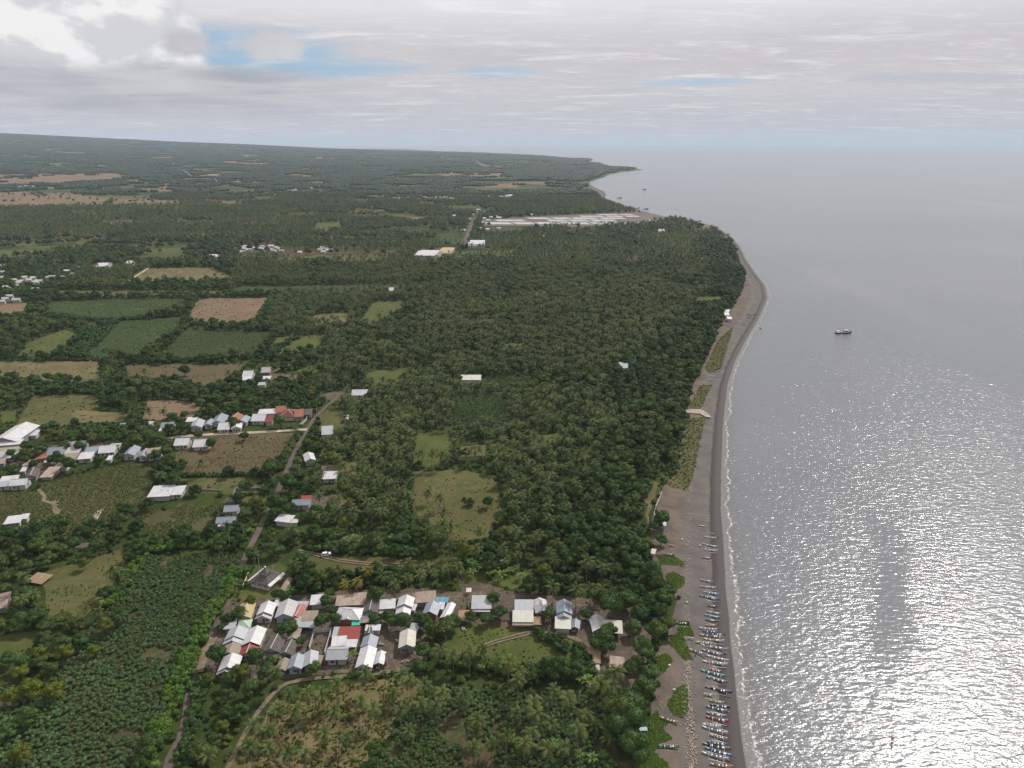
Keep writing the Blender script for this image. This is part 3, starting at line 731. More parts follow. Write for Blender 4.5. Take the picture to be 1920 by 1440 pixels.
# ---------------------------------------------------------------- salt ponds
bank = field('salt_pond_bank', [(905,414),(965,409),(1040,405),(1140,401),(1205,399),(1262,411),(1200,423),(1060,427),(900,424)], 'bank', 'muddy banks of the salt ponds')
rows_v = [(403.0, 405.3), (406.0, 408.6), (409.4, 412.6), (413.6, 417.2), (418.4, 422.4)]
k = 0
for v0, v1 in rows_v:
    ua = 1150-(v0-400)*11; ub = 1178+(v0-400)*3.6
    if v0 > 409: ua = 950
    if v0 > 413: ua = 925
    if v0 > 417: ua = 905
    u = ua; j = 0
    while u < ub-14:
        wd = rng.uniform(34, 62)
        if u+wd > ub: wd = ub-u
        sk_ = (v1-v0)*2.8
        V = [PH(u+sk_, v1), PH(u+wd-5+sk_, v1), PH(u+wd-5, v0), PH(u, v0)]
        z_ = max(q.z for q in V)+1.9
        mb = MB(); mb.poly([(q.x, q.y, z_) for q in V])
        if not (rng.random() < .12 and v0 > 409):
            o = mb.obj('salt_pond', GM['salt'])
            tag(o, 'pale rectangular salt pond in the grid by the shore', None, 'salt ponds by the far shore', 'structure')
            k += 1
        u += wd

# ---------------------------------------------------------------- houses
HOUSE = []   # footprints (x, y, r) to keep trees off
def roof_parts(name, kind, w_, d_, h, rise, mat, parent, ov=.35, ridge=True):
    mb = MB(); x = w_/2+ov; y = d_/2+ov; th = .1
    if kind == 'd': rz_ = h+rise; e = h-rise*ov/(w_/2)
    elif kind == 'w': rz_ = h+rise; e = h-rise*ov/(d_/2)
    def slab(pts, uv):
        mb.poly(pts, 0, uv); mb.poly([(a, b_, c1-th) for a, b_, c1 in pts][::-1], 0, uv[::-1])
        n_ = len(pts)
        for i in range(n_):
            a, b_ = pts[i], pts[(i+1) % n_]
            mb.poly([(a[0], a[1], a[2]-th), (b_[0], b_[1], b_[2]-th), b_, a], 0, [(0, 0), (1, 0), (1, .1), (0, .1)])
    if kind == 'd':
        s_ = math.hypot(x, rise)
        slab([(-x, -y, e), (-.0, -y, rz_), (-.0, y, rz_), (-x, y, e)], [(0, s_), (0, 0), (2*y, 0), (2*y, s_)])
        slab([(.0, -y, rz_), (x, -y, e), (x, y, e), (.0, y, rz_)], [(0, 0), (0, s_), (2*y, s_), (2*y, 0)])
    elif kind == 'w':
        s_ = math.hypot(y, rise)
        slab([(-x, -y, e), (x, -y, e), (x, 0, rz_), (-x, 0, rz_)], [(0, s_), (2*x, s_), (2*x, 0), (0, 0)])
        slab([(-x, 0, rz_), (x, 0, rz_), (x, y, e), (-x, y, e)], [(0, 0), (2*x, 0), (2*x, s_), (0, s_)])
    elif kind == 's':
        slab([(-x, -y, h-.05), (x, -y, h-.05), (x, y, h+rise), (-x, y, h+rise)], [(0, 2*y), (2*x, 2*y), (2*x, 0), (0, 0)])
    elif kind == 'h':
        r_ = h+rise; e = h-.15
        if w_ >= d_:
            a, b_ = (-(x-y)*.9, 0, r_), ((x-y)*.9, 0, r_)
        else:
            a, b_ = (0, -(y-x)*.9, r_), (0, (y-x)*.9, r_)
        c4 = [(-x, -y, e), (x, -y, e), (x, y, e), (-x, y, e)]
        s_ = math.hypot(min(x, y), rise)
        if w_ >= d_:
            mb.poly([c4[0], c4[1], b_, a], 0, [(0, s_), (2*x, s_), (2*x-y, 0), (y, 0)])
            mb.poly([c4[1], c4[2], b_], 0, [(0, s_), (2*y, s_), (y, 0)])
            mb.poly([c4[2], c4[3], a, b_], 0, [(0, s_), (2*x, s_), (2*x-y, 0), (y, 0)])
            mb.poly([c4[3], c4[0], a], 0, [(0, s_), (2*y, s_), (y, 0)])
        else:
            mb.poly([c4[0], c4[1], a], 0, [(0, s_), (2*x, s_), (x, 0)])
            mb.poly([c4[1], c4[2], b_, a], 0, [(0, s_), (2*y, s_), (2*y-x, 0), (x, 0)])
            mb.poly([c4[2], c4[3], b_], 0, [(0, s_), (2*x, s_), (x, 0)])
            mb.poly([c4[3], c4[0], a, b_], 0, [(0, s_), (2*y, s_), (2*y-x, 0), (x, 0)])
        mb.poly(c4[::-1], 0, [(0, 0)]*4)
    o = mb.obj('roof', mat, parent)
    if ridge and kind in 'dw':
        rb = MB()
        if kind == 'd': pp = [(0, -y-.03, rz_+.02), (0, y+.03, rz_+.02)]
        else: pp = [(-x-.03, 0, rz_+.02), (x+.03, 0, rz_+.02)]
        rb.tube(pp, .13, 6); rb.obj('ridge_cap', M_ridge, o)
    elif ridge and kind == 'h':
        rb = MB()
        if (a[0]-b_[0])**2+(a[1]-b_[1])**2 > .01: rb.tube([a, b_], .12, 6)
        for c1 in c4:
            q = a if (Vector(a)-Vector(c1)).length < (Vector(b_)-Vector(c1)).length else b_
            rb.tube([c1, q], .11, 6)
        rb.obj('hip_cap', M_ridge, o)
    return o
def house(nl, nr_, fl, kind, rk, label, h=2.7, wall='w', zoom=None, cat='house', name='house', rise=None, detail=2, group=None, lift=0):
    if zoom:
        ox, oy, s_ = zoom; f = lambda q: (ox+q[0]/s_, oy+q[1]/s_)
        nl, nr_, fl = f(nl), f(nr_), f(fl)
    if min(nl[1], fl[1]) > 420:
        a, b_, c1 = P(*nl, 1.6+h), P(*nr_, 1.6+h), P(*fl, 1.6+h)
    else: a, b_, c1 = PH(*nl, h), PH(*nr_, h), PH(*fl, h)
    wv = (b_-a).xy; dv = (c1-a).xy; w_ = max(wv.length, 1.2); d_ = max(dv.length, 1.2)
    aw = math.atan2(wv.y, wv.x); ad = math.atan2(dv.y, dv.x)-math.pi/2
    ad = aw+((ad-aw+math.pi) % (2*math.pi)-math.pi)
    ad = max(aw-.8, min(aw+.8, ad))
    yaw = (aw+ad)/2; cen = (b_+c1)/2
    if d_ > 2.2*w_ and kind != 'd': d_ = 2.2*w_
    w_ = w_*abs(math.cos((ad-aw)/2))
    gz = float(land_z(cen.x, cen.y))
    e = empty(name, (cen.x, cen.y, gz+lift), yaw)
    tag(e, label, cat, group)
    HOUSE.append((cen.x, cen.y, max(w_, d_)*.5+.8))
    if rise is None: rise = {'d': .25*w_, 'w': .25*d_, 's': .10*d_, 'h': .28*min(w_, d_)}[kind]
    rise = min(rise, 2.6)
    ov = .3; wx = max(w_/2-ov, .4); wy = max(d_/2-ov, .4)
    # walls with gable or raised back
    mb = MB(); hh = h-.06
    if name in ('hut', 'shelter') and detail < 3:
        for sx in (-1, 1):
            for sy in (-1, 1):
                mb = MB(); mb.box(sx*wx-.09 if sx > 0 else sx*wx, sx*wx if sx > 0 else sx*wx+.09, sy*wy-.045, sy*wy+.045, 0, hh); mb.obj('post', M_wood, e)
    else:
        prof = {'d': [(-wx, hh), (0, hh+rise*wx/(w_/2)-.02), (wx, hh)]}.get(kind)
        if kind == 'd':
            for sy in (-1, 1):
                pts = [(-wx, sy*wy, 0), (wx, sy*wy, 0), (wx, sy*wy, hh), (0, sy*wy, prof[1][1]), (-wx, sy*wy, hh)]
                mb.poly(pts if sy < 0 else pts[::-1])
            for sx in (-1, 1):
                pts = [(sx*wx, -wy, 0), (sx*wx, wy, 0), (sx*wx, wy, hh), (sx*wx, -wy, hh)]
                mb.poly(pts if sx > 0 else pts[::-1])
        elif kind == 'w':
            zt_ = hh+rise*wy/(d_/2)-.02
            for sx in (-1, 1):
                pts = [(sx*wx, -wy, 0), (sx*wx, wy, 0), (sx*wx, wy, hh), (sx*wx, 0, zt_), (sx*wx, -wy, hh)]
                mb.poly(pts if sx > 0 else pts[::-1])
            for sy in (-1, 1):
                pts = [(-wx, sy*wy, 0), (wx, sy*wy, 0), (wx, sy*wy, hh), (-wx, sy*wy, hh)]
                mb.poly(pts if sy < 0 else pts[::-1])
        else:
            mb.box(-wx, wx, -wy, wy, 0, hh-.12)
        mb.obj('wall', WM[wall], e)
        if detail >= 2 and w_ > 2.6 and (kind in 'dw' or rng.random() < .3):
            # door and windows on the near side
            nwin = 2 if w_ > 4.5 else 1
            xs = [0.0] if nwin == 1 else rng.choice(([-.58*wx, .58*wx], [-.5*wx], [.5*wx]))
            dx = .0 if nwin == 2 else .55*wx
            mb = MB(); mb.box(dx-.42, dx+.42, -wy-.06, -wy-.004, .05, 2.02); mb.obj('door', M_door, e)
            for xx in xs:
                if abs(xx-dx) < .9: xx = dx-1.1
                if abs(xx)+.5 > wx: continue
                mb = MB()
                for q in ((-.55, -.47), (.47, .55)): mb.box(xx+q[0], xx+q[1], -wy-.07, -wy-.005, .85, 1.95)
                for q in ((.85, .93), (1.87, 1.95)): mb.box(xx-.47, xx+.47, -wy-.07, -wy-.005, *q)
                wn_ = mb.obj('window', M_frame, e)
                mb = MB(); mb.box(xx-.465, xx+.465, -wy-.04, -wy-.006, .935, 1.865); mb.obj('pane', M_glass, wn_)
            for sx in (-1, 1):
                if d_ > 5:
                    mb = MB(); a_x = sx*(wx+.005); b_x = sx*(wx+.06)
                    mb.box(min(a_x, b_x), max(a_x, b_x), -.5, .5, .95, 1.85); mb.obj('window', M_glass, e)
    roof_parts(name, kind, w_, d_, h, rise, RM[rk], e, ridge=detail >= 2 and rk not in 'TMPH')
    return e
ZA = (380, 1100, 8.0); ZB = (600, 1100, 8.0); ZC = (820, 1040, 4.0); ZD = (0, 720, 4.8); ZE = (280, 660, 4.5); ZF = (700, 1080, 6.4); ZG = (300, 880, 4.8)
def q4(p0, p1, p2, p3): # far-left, far-right, near-right, near-left quad -> nl, nr, fl
    return p3, p2, p0
NEAR = [
 (ZA,(240,1255),(510,1235),(320,1060),'d','W','white gabled house at the lower left corner of the village',2.9,'g'),
 (ZA,(212,1312),(468,1292),(236,1262),'d','W','low white porch in front of the lower left corner house',2.1,'g','porch'),
 (ZA,(600,865),(850,860),(700,640),'d','W','bright white gabled house directly behind the red striped roof',3.1,'w'),
 (ZA,(545,1035),(790,1025),(600,885),'d','R','house with deep red striped gable roof below the bright white one',2.5,'c'),
 (ZA,(345,785),(620,778),(410,645),'d','G','grey gabled house with rusty ridge at the left end of the village',3.0,'g'),
 (ZA,(305,865),(595,850),(345,792),'d','G','lower grey front roof stepping down from the rusty ridged house',2.5,'g','porch'),
 (ZA,(292,1015),(540,1030),(322,880),'d','T','tan roofed house between the grey stepped roof and the corner house',2.5,'n'),
 (ZA,(322,630),(475,615),(368,492),'s','G','flat pale grey shed beside the pale green roof',2.5,'g'),
 (ZA,(560,600),(725,628),(530,492),'h','N','small hip roofed house in pale green with white hip caps',2.8,'w'),
 (ZA,(495,475),(705,452),(590,268),'d','Y','house with straw yellow gable roof at the upper left of the village',2.9,'c'),
 (ZA,(436,472),(492,472),(522,300),'s','W','narrow white lean-to left of the yellow roof',2.4,'w'),
 (ZA,(820,415),(1035,408),(885,262),'d','W','bright white gabled house right of the yellow roof',3.1,'w'),
 (ZA,(795,475),(1015,475),(825,420),'d','G','small grey gabled porch with open front below the bright white gable',2.4,'w','porch'),
 (ZA,(1080,282),(1162,285),(1115,172),'s','W','small white shed behind the striped roof',2.5,'w'),
 (ZA,(1085,460),(1345,440),(1170,245),'d','S','house with grey and white striped gable roof',3.0,'l'),
 (ZA,(1355,448),(1480,470),(1405,275),'d','F','narrow house with faded pinkish red roof',2.7,'w'),
 (ZA,(1400,290),(1555,290),(1432,232),'s','G','grey shed behind the faded red roof',2.8,'g'),
 (ZA,(1355,608),(1450,605),(1375,470),'s','G','small grey roof just below the faded red one',2.4,'g'),
 (ZA,(1490,500),(1700,500),(1510,382),'s','T','brown and tan flat roof in the upper middle of the village',2.7,'n'),
 (ZA,(1472,590),(1690,604),(1490,508),'s','G','grey front roof below the brown and tan one',2.3,'n','shelter'),
 (ZA,(1628,258),(1885,250),(1636,142),'s','W','white flat roof half hidden by a round tree at the top of the village',2.6,'w'),
 (ZA,(920,960),(1150,975),(1010,752),'d','D','large house with dark brown tile gable in the middle of the village',2.9,'w'),
 (ZA,(930,1060),(1130,1065),(940,995),'s','D','dark low awning in front of the large brown tile gable',2.2,'n','porch'),
 (ZA,(1270,790),(1415,775),(1340,645),'d','T','small gabled house with tan right slope beside the walled yard',2.7,'n'),
 (ZA,(1195,990),(1350,1020),(1240,815),'d','D','narrow brown roofed house with a pale patch left of the walled yard',2.7,'n'),
 (ZA,(1120,1230),(1250,1255),(1150,1085),'d','T','tan roofed shed at the lower middle of the village',2.3,'n'),
 (ZA,(1280,1225),(1475,1218),(1340,1045),'d','B','blue grey gabled house at the lower edge, left of the pale one',2.8,'l'),
 (ZA,(1490,1205),(1690,1160),(1552,1010),'d','G','pale grey gabled house at the lower edge behind a round shrub',2.8,'n'),
 (ZA,(1705,1152),(1770,1165),(1722,1040),'s','T','narrow tan lean-to right of the pale grey gable',2.2,'n'),
 (ZB,(245,275),(470,272),(262,150),'s','M','patched rusty tan roof at the top of the village',2.7,'n'),
 (ZB,(475,268),(650,265),(522,115),'s','M','patched roof of rust and grey sheets beside the tan one',2.8,'n'),
 (ZB,(240,462),(595,500),(290,295),'h','W','large white hipped roof house with a green awning',3.2,'b'),
 (ZB,(335,492),(490,498),(355,425),'d','W','brick gabled porch of the large hipped house',2.7,'b','porch'),
 (ZB,(493,568),(590,566),(493,505),'s','E','bright green awning beside the brick porch',2.3,'g','awning'),
 (ZB,(630,388),(850,378),(680,232),'d','D','dark tiled gabled house with a pale ridge',3.1,'g'),
 (ZB,(618,460),(845,442),(628,392),'s','B','pale blue awning below the dark tiled gable',2.4,'l','porch'),
 (ZB,(610,532),(722,530),(620,472),'s','T','olive tan awning below the pale blue one',2.0,'n','shelter'),
 (ZB,(900,325),(1120,316),(906,212),'s','W','pale flat roof between the dark gable and the tall white house',2.7,'w'),
 (ZB,(925,208),(1128,206),(935,180),'s','T','tan strip roof behind the pale flat roof',2.6,'n'),
 (ZB,(895,392),(980,390),(900,332),'s','M','rusty little lean-to below the pale flat roof',2.0,'n'),
 (ZB,(1165,292),(1380,300),(1195,165),'d','W','tall white gabled house, rear higher part',3.7,'w'),
 (ZB,(1145,405),(1345,412),(1163,298),'d','W','front wing of the tall white gabled house',3.1,'w'),
 (ZB,(1352,425),(1400,436),(1408,185),'s','W','narrow white side roof right of the tall white house',2.6,'w'),
 (ZB,(1185,170),(1425,190),(1190,100),'s','T','tan flat roof behind the tall white house',2.5,'n'),
 (ZB,(1440,235),(1730,215),(1440,102),'s','P','long pinkish brown roof at the upper right of the village',2.6,'n'),
 (ZB,(1560,392),(1755,422),(1600,245),'d','B','blue grey gabled house near the upper right of the village',2.9,'b'),
 (ZB,(1742,216),(1910,235),(1745,160),'s','C','low roof covered with blue and teal sheets',2.3,'l'),
 (ZB,(1780,325),(1850,330),(1788,247),'s','W','small pale roof between the blue gable and the narrow white gable',2.4,'w'),
 (ZF,(830,492),(908,512),(885,322),'d','W','narrow white gabled house at the right end of the village block',2.7,'w'),
 (ZB,(280,766),(575,770),(306,620),'s','R','rust red corrugated roof right of the walled yard',2.8,'n'),
 (ZB,(195,745),(278,745),(222,620),'s','G','grey strip roof left of the rust red one',2.6,'g'),
 (ZB,(185,880),(380,876),(192,765),'s','W','white flat roof below the rust red one',2.5,'w'),
 (ZB,(392,892),(540,896),(402,802),'s','W','small white roof with pale panels beside the white flat roof',2.3,'w'),
 (ZB,(108,1080),(400,1082),(145,900),'w','G','wide grey roofed house with white walls at the lower centre',2.8,'w'),
 (ZB,(690,645),(890,648),(700,582),'s','W','pale strip roof above the bluish striped gable',2.7,'w'),
 (ZB,(670,715),(785,705),(700,630),'d','D','small brown gable just below the pale strip roof',2.5,'n'),
 (ZB,(625,895),(830,902),(658,755),'d','B','bluish grey gable with pale sheets above the long white gable',2.8,'l'),
 (ZB,(545,1200),(775,1202),(615,930),'d','W','long white gabled house at the lower right of the village',2.9,'w'),
 (ZB,(815,1156),(940,1150),(860,988),'d','W','little white gabled outbuilding right of the long white house',2.4,'w'),
 (ZB,(948,1148),(1012,1152),(965,985),'s','D','brown lean-to touching the little white outbuilding',2.1,'n'),
 (ZB,(1175,915),(1400,892),(1225,690),'d','V','cream white gabled house standing alone at the right of the village',3.0,'g'),
 (ZB,(1345,645),(1450,652),(1385,562),'s','G','small grey sheds behind the lone cream gable',2.3,'n'),
 (ZC,(263,400),(402,402),(265,318),'s','G','pale grey shed roof right of the village, beside a thatched hut',2.8,'w'),
 (ZC,(268,418),(390,424),(268,404),'s','W','thin white awning below the lone pale grey roof',2.2,'n','shelter'),
 (ZC,(163,490),(236,490),(165,428),'s','H','thatched hut between the village and the pale grey house',2.0,'n','hut'),
 (ZC,(585,425),(715,424),(587,350),'s','G','grey rear roof of the paired sheet roofs',3.0,'w'),
 (ZC,(570,500),(715,500),(572,430),'s','V','cream front roof of the paired sheet roofs',2.6,'w'),
 (ZC,(570,524),(715,524),(570,504),'s','T','tan open porch below the cream front roof',2.1,'n','shelter'),
 (ZC,(728,440),(815,422),(737,350),'d','W','white gabled house left of a round tree',2.8,'l'),
 (ZC,(722,520),(772,520),(724,474),'s','H','small thatched shelter below the white gable',1.9,'n','hut'),
 (ZC,(895,440),(1002,438),(900,358),'d','B','tall blue grey gabled house with stepped roof',3.5,'l'),
 (ZC,(893,478),(1000,474),(896,440),'d','B','lower blue grey step of the tall gabled house',3.0,'l'),
 (ZC,(887,548),(996,552),(890,478),'s','V','cream white lean-to in front of the blue grey stepped roof',2.6,'w'),
 (ZC,(1003,545),(1060,550),(1012,492),'d','B','little blue shed right of the stepped roof house',2.2,'l'),
 (ZC,(1155,578),(1248,562),(1162,476),'d','W','white gabled house half hidden behind a big dark tree',2.8,'w'),
 (ZC,(1250,580),(1382,585),(1252,502),'s','V','cream flat roof beside the sandy yard',2.6,'n','shelter'),
 (ZC,(1130,740),(1218,742),(1132,700),'s','H','brown thatched hut below the big dark tree',2.0,'n','hut'),
 (ZC,(1172,808),(1215,808),(1175,758),'s','H','dark little thatched hut below the brown one',1.8,'n','hut'),
 (ZC,(1170,875),(1210,875),(1170,834),'s','G','tiny grey box shed above the tall palms by the sea',1.9,'g'),
 (ZC,(1296,838),(1392,845),(1305,772),'s','M','hut with a patchwork roof of white and brown sheets near the beach',2.2,'n','hut'),
 (ZC,(222,275),(248,275),(224,255),'s','V','tiny pale hut roof among the banana plants',1.8,'n','hut'),
]
for it in NEAR:
    z_, nl, n2_, fl, kd, rk, lb, h, wl = it[:9]; nm = it[9] if len(it) > 9 else 'house'
    house(nl, n2_, fl, kd, rk, lb, h, wl, z_, nm, nm, group=('houses of the near village' if nm == 'house' else None))
MID = [
 (ZD,(-12,505),(185,522),(97,372),'d','W','large white hall roof at the left edge',4.6,'g'),
 (ZD,(-25,545),(175,548),(-10,510),'s','W','low front roof of the large hall at the left edge',4.0,'w','porch'),
 (ZD,(280,460),(335,460),(295,420),'s','W','small white roof right of the large hall',2.6,'w'),
 (ZD,(-40,658),(78,656),(-30,618),'s','G','grey roof at the left edge below the large hall',2.7,'n'),
 (ZD,(82,656),(205,655),(98,608),'s','W','pale bluish roof left of the round tree',2.7,'w'),
 (ZD,(-20,608),(185,605),(-10,578),'s','M','long rusty roof directly below the large hall',2.6,'n'),
 (ZD,(338,668),(428,665),(348,628),'s','O','flat orange tarpaulin roof in the left village',2.3,'n'),
 (ZD,(435,630),(555,632),(465,575),'w','B','slate grey roof right of the orange one',2.8,'w'),
 (ZD,(598,556),(655,556),(610,525),'s','T','tan roof left of the pale grey one at the back of the left village',2.6,'n'),
 (ZD,(662,560),(765,562),(680,518),'w','G','pale grey gabled roof at the back of the left village',2.8,'w'),
 (ZD,(595,622),(712,622),(612,578),'s','S','roof with black and white stripes in the left village',2.7,'n'),
 (ZD,(575,682),(685,682),(580,635),'s','T','faded tan flat roof below the striped one',2.6,'n'),
 (ZD,(715,670),(825,670),(728,626),'s','W','bright white roof below the dark slate one',2.7,'w'),
 (ZD,(768,614),(870,614),(782,575),'s','B','dark slate flat roof in the left village',2.8,'w'),
 (ZD,(905,614),(1040,612),(922,558),'w','W','bright white roof with patches in the middle of the left village',2.8,'w'),
 (ZD,(990,570),(1075,570),(1000,542),'s','G','pale grey shed behind the patched white roof',2.6,'n'),
 (ZD,(838,572),(915,570),(842,554),'s','K','dark red strip roof behind the slate one',2.6,'n'),
 (ZD,(968,684),(1002,684),(975,648),'s','W','small white roof below the patched white one',2.3,'w'),
 (ZD,(1105,645),(1208,640),(1165,575),'d','B','grey gabled house with white walls apart from the left village',3.0,'w'),
 (ZD,(1255,655),(1330,652),(1272,598),'d','B','blue grey wing of the wide house beside the maize field',2.8,'w'),
 (ZD,(1335,650),(1455,640),(1342,582),'w','M','wide roof with orange patch beside the maize field',3.0,'w'),
 (ZD,(1575,548),(1695,548),(1608,492),'w','W','white roofed house left of its white neighbour above the tree row',3.0,'w'),
 (ZD,(1748,562),(1880,562),(1772,502),'w','W','wide white roof right of its white neighbour above the tree row',2.8,'w'),
 (ZD,(1455,392),(1562,390),(1468,352),'w','B','grey roofed house above its white lean-tos by the side road',3.0,'w'),
 (ZD,(1435,420),(1530,418),(1448,394),'s','W','white lean-to below the grey roof by the side road',2.5,'w'),
 (ZD,(1420,444),(1495,444),(1428,424),'s','G','lower grey awning of the side road house',2.2,'n'),
 (ZD,(1080,390),(1118,388),(1086,358),'s','B','small blue roof among trees above the left village',2.6,'w'),
 (ZD,(1325,360),(1370,360),(1332,342),'s','V','small pale roof at the foot of the ploughed field',2.4,'w'),
 (ZD,(1680,336),(1765,334),(1692,306),'s','W','white roof at the lower right of the ploughed field',2.7,'w'),
 (ZD,(1712,395),(1815,388),(1740,335),'d','G','pale grey house with white terrace by the side road',2.9,'w'),
 (ZD,(1832,372),(1900,368),(1868,328),'d','B','small blue gabled house by the side road',2.8,'w'),
 (ZD,(488,748),(600,750),(520,708),'h','D','brown hip roofed house at the edge of the maize field',2.7,'w'),
 (ZD,(390,832),(480,838),(430,760),'s','M','collapsed rusty roof left of the brown hip roof',2.0,'n'),
 (ZD,(215,730),(290,728),(232,692),'s','P','pinkish shed between trees in the left village',2.3,'n'),
 (ZD,(190,790),(228,788),(205,748),'s','W','tiny white roof under trees in the left village',2.3,'w'),
 (ZD,(232,842),(330,830),(255,775),'d','D','dark brown gabled barn in the lower left village',2.7,'n'),
 (ZD,(408,700),(462,698),(415,675),'s','W','small pale roof with debris below the orange one',2.2,'n'),
 (ZD,(-30,720),(40,712),(-20,682),'s','P','rusty pink shed at the left edge',2.4,'n'),
 (ZD,(0,882),(140,880),(20,838),'s','W','white roof at the left edge above the maize field',2.8,'w'),
 (ZD,(105,905),(235,908),(130,855),'w','W','white gabled house at the left of the maize field',3.0,'w'),
 (ZD,(-40,922),(92,918),(-20,885),'s','G','grey lower roof at the left edge above the maize field',2.5,'w'),
 (ZD,(1338,1012),(1525,1008),(1388,930),'s','W','large white sheet roof in two parts, left part, above the banana plants',2.8,'w'),
 (ZD,(1512,1000),(1630,990),(1560,935),'s','W','right part of the large white sheet roof above the banana plants',2.6,'w'),
 (ZD,(45,1255),(180,1245),(75,1200),'s','W','bright white roof beside the big tree at the left edge',2.7,'w'),
 (ZD,(185,1212),(245,1208),(200,1178),'s','W','small white wing behind the bright roof at the left edge',2.7,'w'),
 (ZE,(592,650),(682,652),(600,600),'w','W','white roofed house in the roadside row below the orange patched roof',2.8,'w'),
 (ZE,(680,652),(765,640),(712,592),'d','W','white gabled house in the roadside row',2.8,'w'),
 (ZE,(645,590),(740,592),(700,532),'d','O','house with orange and grey roof in the roadside row',2.9,'w'),
 (ZE,(748,592),(825,595),(772,550),'d','B','blue grey gable between the orange patched roof and the tree',2.8,'w'),
 (ZE,(525,602),(630,598),(560,540),'d','B','blue grey gable left of the orange patched roof',2.8,'w'),
 (ZE,(870,578),(975,582),(895,528),'w','W','white roofs left of the red sheds',2.8,'w'),
 (ZE,(915,522),(1065,515),(935,492),'s','W','long white roof behind the red sheds',2.8,'w'),
 (ZE,(950,620),(1010,612),(1015,525),'s','K','long dark red shed running down to the side road',2.8,'c'),
 (ZE,(1068,508),(1150,505),(1080,466),'w','O','orange tile roof behind the maroon pyramid',3.0,'c'),
 (ZE,(1100,545),(1228,545),(1125,490),'h','K','maroon pyramid tile roof of the pavilion',3.0,'c','pavilion'),
 (ZE,(1228,550),(1300,545),(1232,488),'w','O','orange tile roof right of the maroon pyramid',3.0,'c'),
 (ZE,(1302,530),(1365,525),(1315,492),'s','D','dark shed right of the orange tile roof',2.6,'n'),
 (ZE,(795,205),(872,205),(808,165),'w','W','white house beside the reddish field, the larger of two',2.8,'w'),
 (ZE,(782,236),(850,234),(795,214),'s','W','white roof below the larger white house by the reddish field',2.5,'w'),
 (ZE,(950,170),(1020,170),(962,138),'w','G','grey roofed house at the top of the little cluster by the grove',2.8,'b'),
 (ZE,(955,225),(1018,225),(962,208),'s','W','pale strip roof in the little cluster by the grove',2.5,'w'),
 (ZE,(918,278),(978,278),(925,260),'s','G','lowest little grey roof of the cluster by the grove',2.4,'w'),
 (ZE,(1712,362),(1838,362),(1722,324),'w','W','white roofed house at the upper bend of the road',3.0,'w'),
 (ZE,(1640,572),(1676,570),(1644,538),'s','W','small white roof among palms right of the junction',2.5,'w'),
 (ZE,(1450,700),(1540,690),(1465,642),'s','G','ruined pale walls among palms right of the junction',2.2,'n'),
 (ZE,(1292,930),(1370,905),(1330,870),'d','W','white gabled house beside the road below the junction',3.2,'w'),
 (ZE,(1452,1012),(1545,1010),(1455,970),'s','D','black roof above the white one among palms',2.8,'n'),
 (ZE,(1462,1070),(1580,1066),(1472,1020),'s','W','white roof below the black one among palms',2.6,'w'),
 (ZE,(1205,1290),(1350,1288),(1222,1245),'w','B','blue grey roofed house with white walls right of the road',3.0,'w'),
 (ZE,(1283,1245),(1365,1243),(1290,1218),'s','R','small red roof behind the blue grey house',2.7,'n'),
 (ZE,(1062,1422),(1180,1436),(1108,1376),'s','W','white roof tilted beside the road near the palms',2.8,'w'),
 (ZE,(1195,1438),(1245,1436),(1205,1415),'s','V','pale slab roof next to the tilted white one',2.3,'w'),
 (ZE,(640,1340),(750,1342),(645,1294),'w','B','blue grey house with white ridge, upper of two left of the road',3.0,'w'),
 (ZE,(568,1440),(720,1440),(590,1390),'w','B','wide blue grey roof, lower of two left of the road',3.0,'w'),
 (ZE,(565,1468),(640,1466),(572,1446),'s','W','white awning of the lower blue grey house',2.3,'w','porch'),
 ((0,0,1),(862,712),(901,712),(863,705),'s','V','long white shed in the palm forest',3.0,'w'),
 ((0,0,1),(-8,1142),(14,1140),(-6,1116),'s','P','reddish hut roofs cut by the left edge',2.4,'n'),
 ((0,0,1),(1160,690),(1176,690),(1162,682),'s','G','lone grey roof deep in the palm forest',3.0,'w'),
 ((0,0,1),(1358,584),(1367,585),(1359,581),'s','W','upper white hut roof by the distant beach trees',3.0,'w'),
 ((0,0,1),(1358,591),(1366,591),(1359,587),'s','W','middle white hut roof by the distant beach trees',3.0,'w'),
 ((0,0,1),(1363,598),(1371,598),(1364,595),'s','W','lower white hut roof by the distant beach trees',3.0,'w'),
 ((0,0,1),(1227,974),(1238,974),(1229,966),'s','G','small grey kiosk roof under the beach trees',2.4,'l','kiosk'),
 ((0,0,1),(1237,984),(1247,985),(1239,975),'s','W','broken white kiosk roof under the beach trees',2.4,'l','kiosk'),
 ((0,0,1),(1220,1037),(1226,1038),(1224,1030),'s','V','little pale hut at the upper end of the boat beach',2.3,'w','hut'),
 ((0,0,1),(730,545),(738,545),(731,541),'w','W','tiny white house beside two round trees beyond the grove',3.0,'w'),
 ((0,0,1),(785,478),(822,480),(788,468),'w','W','long white warehouse by the far road',7.0,'w'),
 ((0,0,1),(824,475),(848,476),(826,466),'s','Y','yellow roofed yard shed beside the white warehouse',4.0,'n'),
 ((0,0,1),(881,458),(909,458),(882,450),'w','W','long pale warehouse right of the far road',6.0,'w'),
 ((0,0,1),(876,461),(893,461),(878,457),'s','W','low white front of the pale warehouse',4.0,'w'),
 ((0,0,1),(184,500),(203,500),(187,492),'w','W','large white roof beside a dark one in the left distance',5.0,'w'),
 ((0,0,1),(175,502),(183,502),(178,493),'s','K','dark red roof left of the large white one in the distance',4.0,'w'),
 ((0,0,1),(239,495),(250,495),(240,489),'w','W','white roof right of the large one in the left distance',4.0,'w'),
 ((0,0,1),(394,483),(409,483),(395,477),'w','W','white roof at the left end of the far roadside hamlet',4.0,'w'),
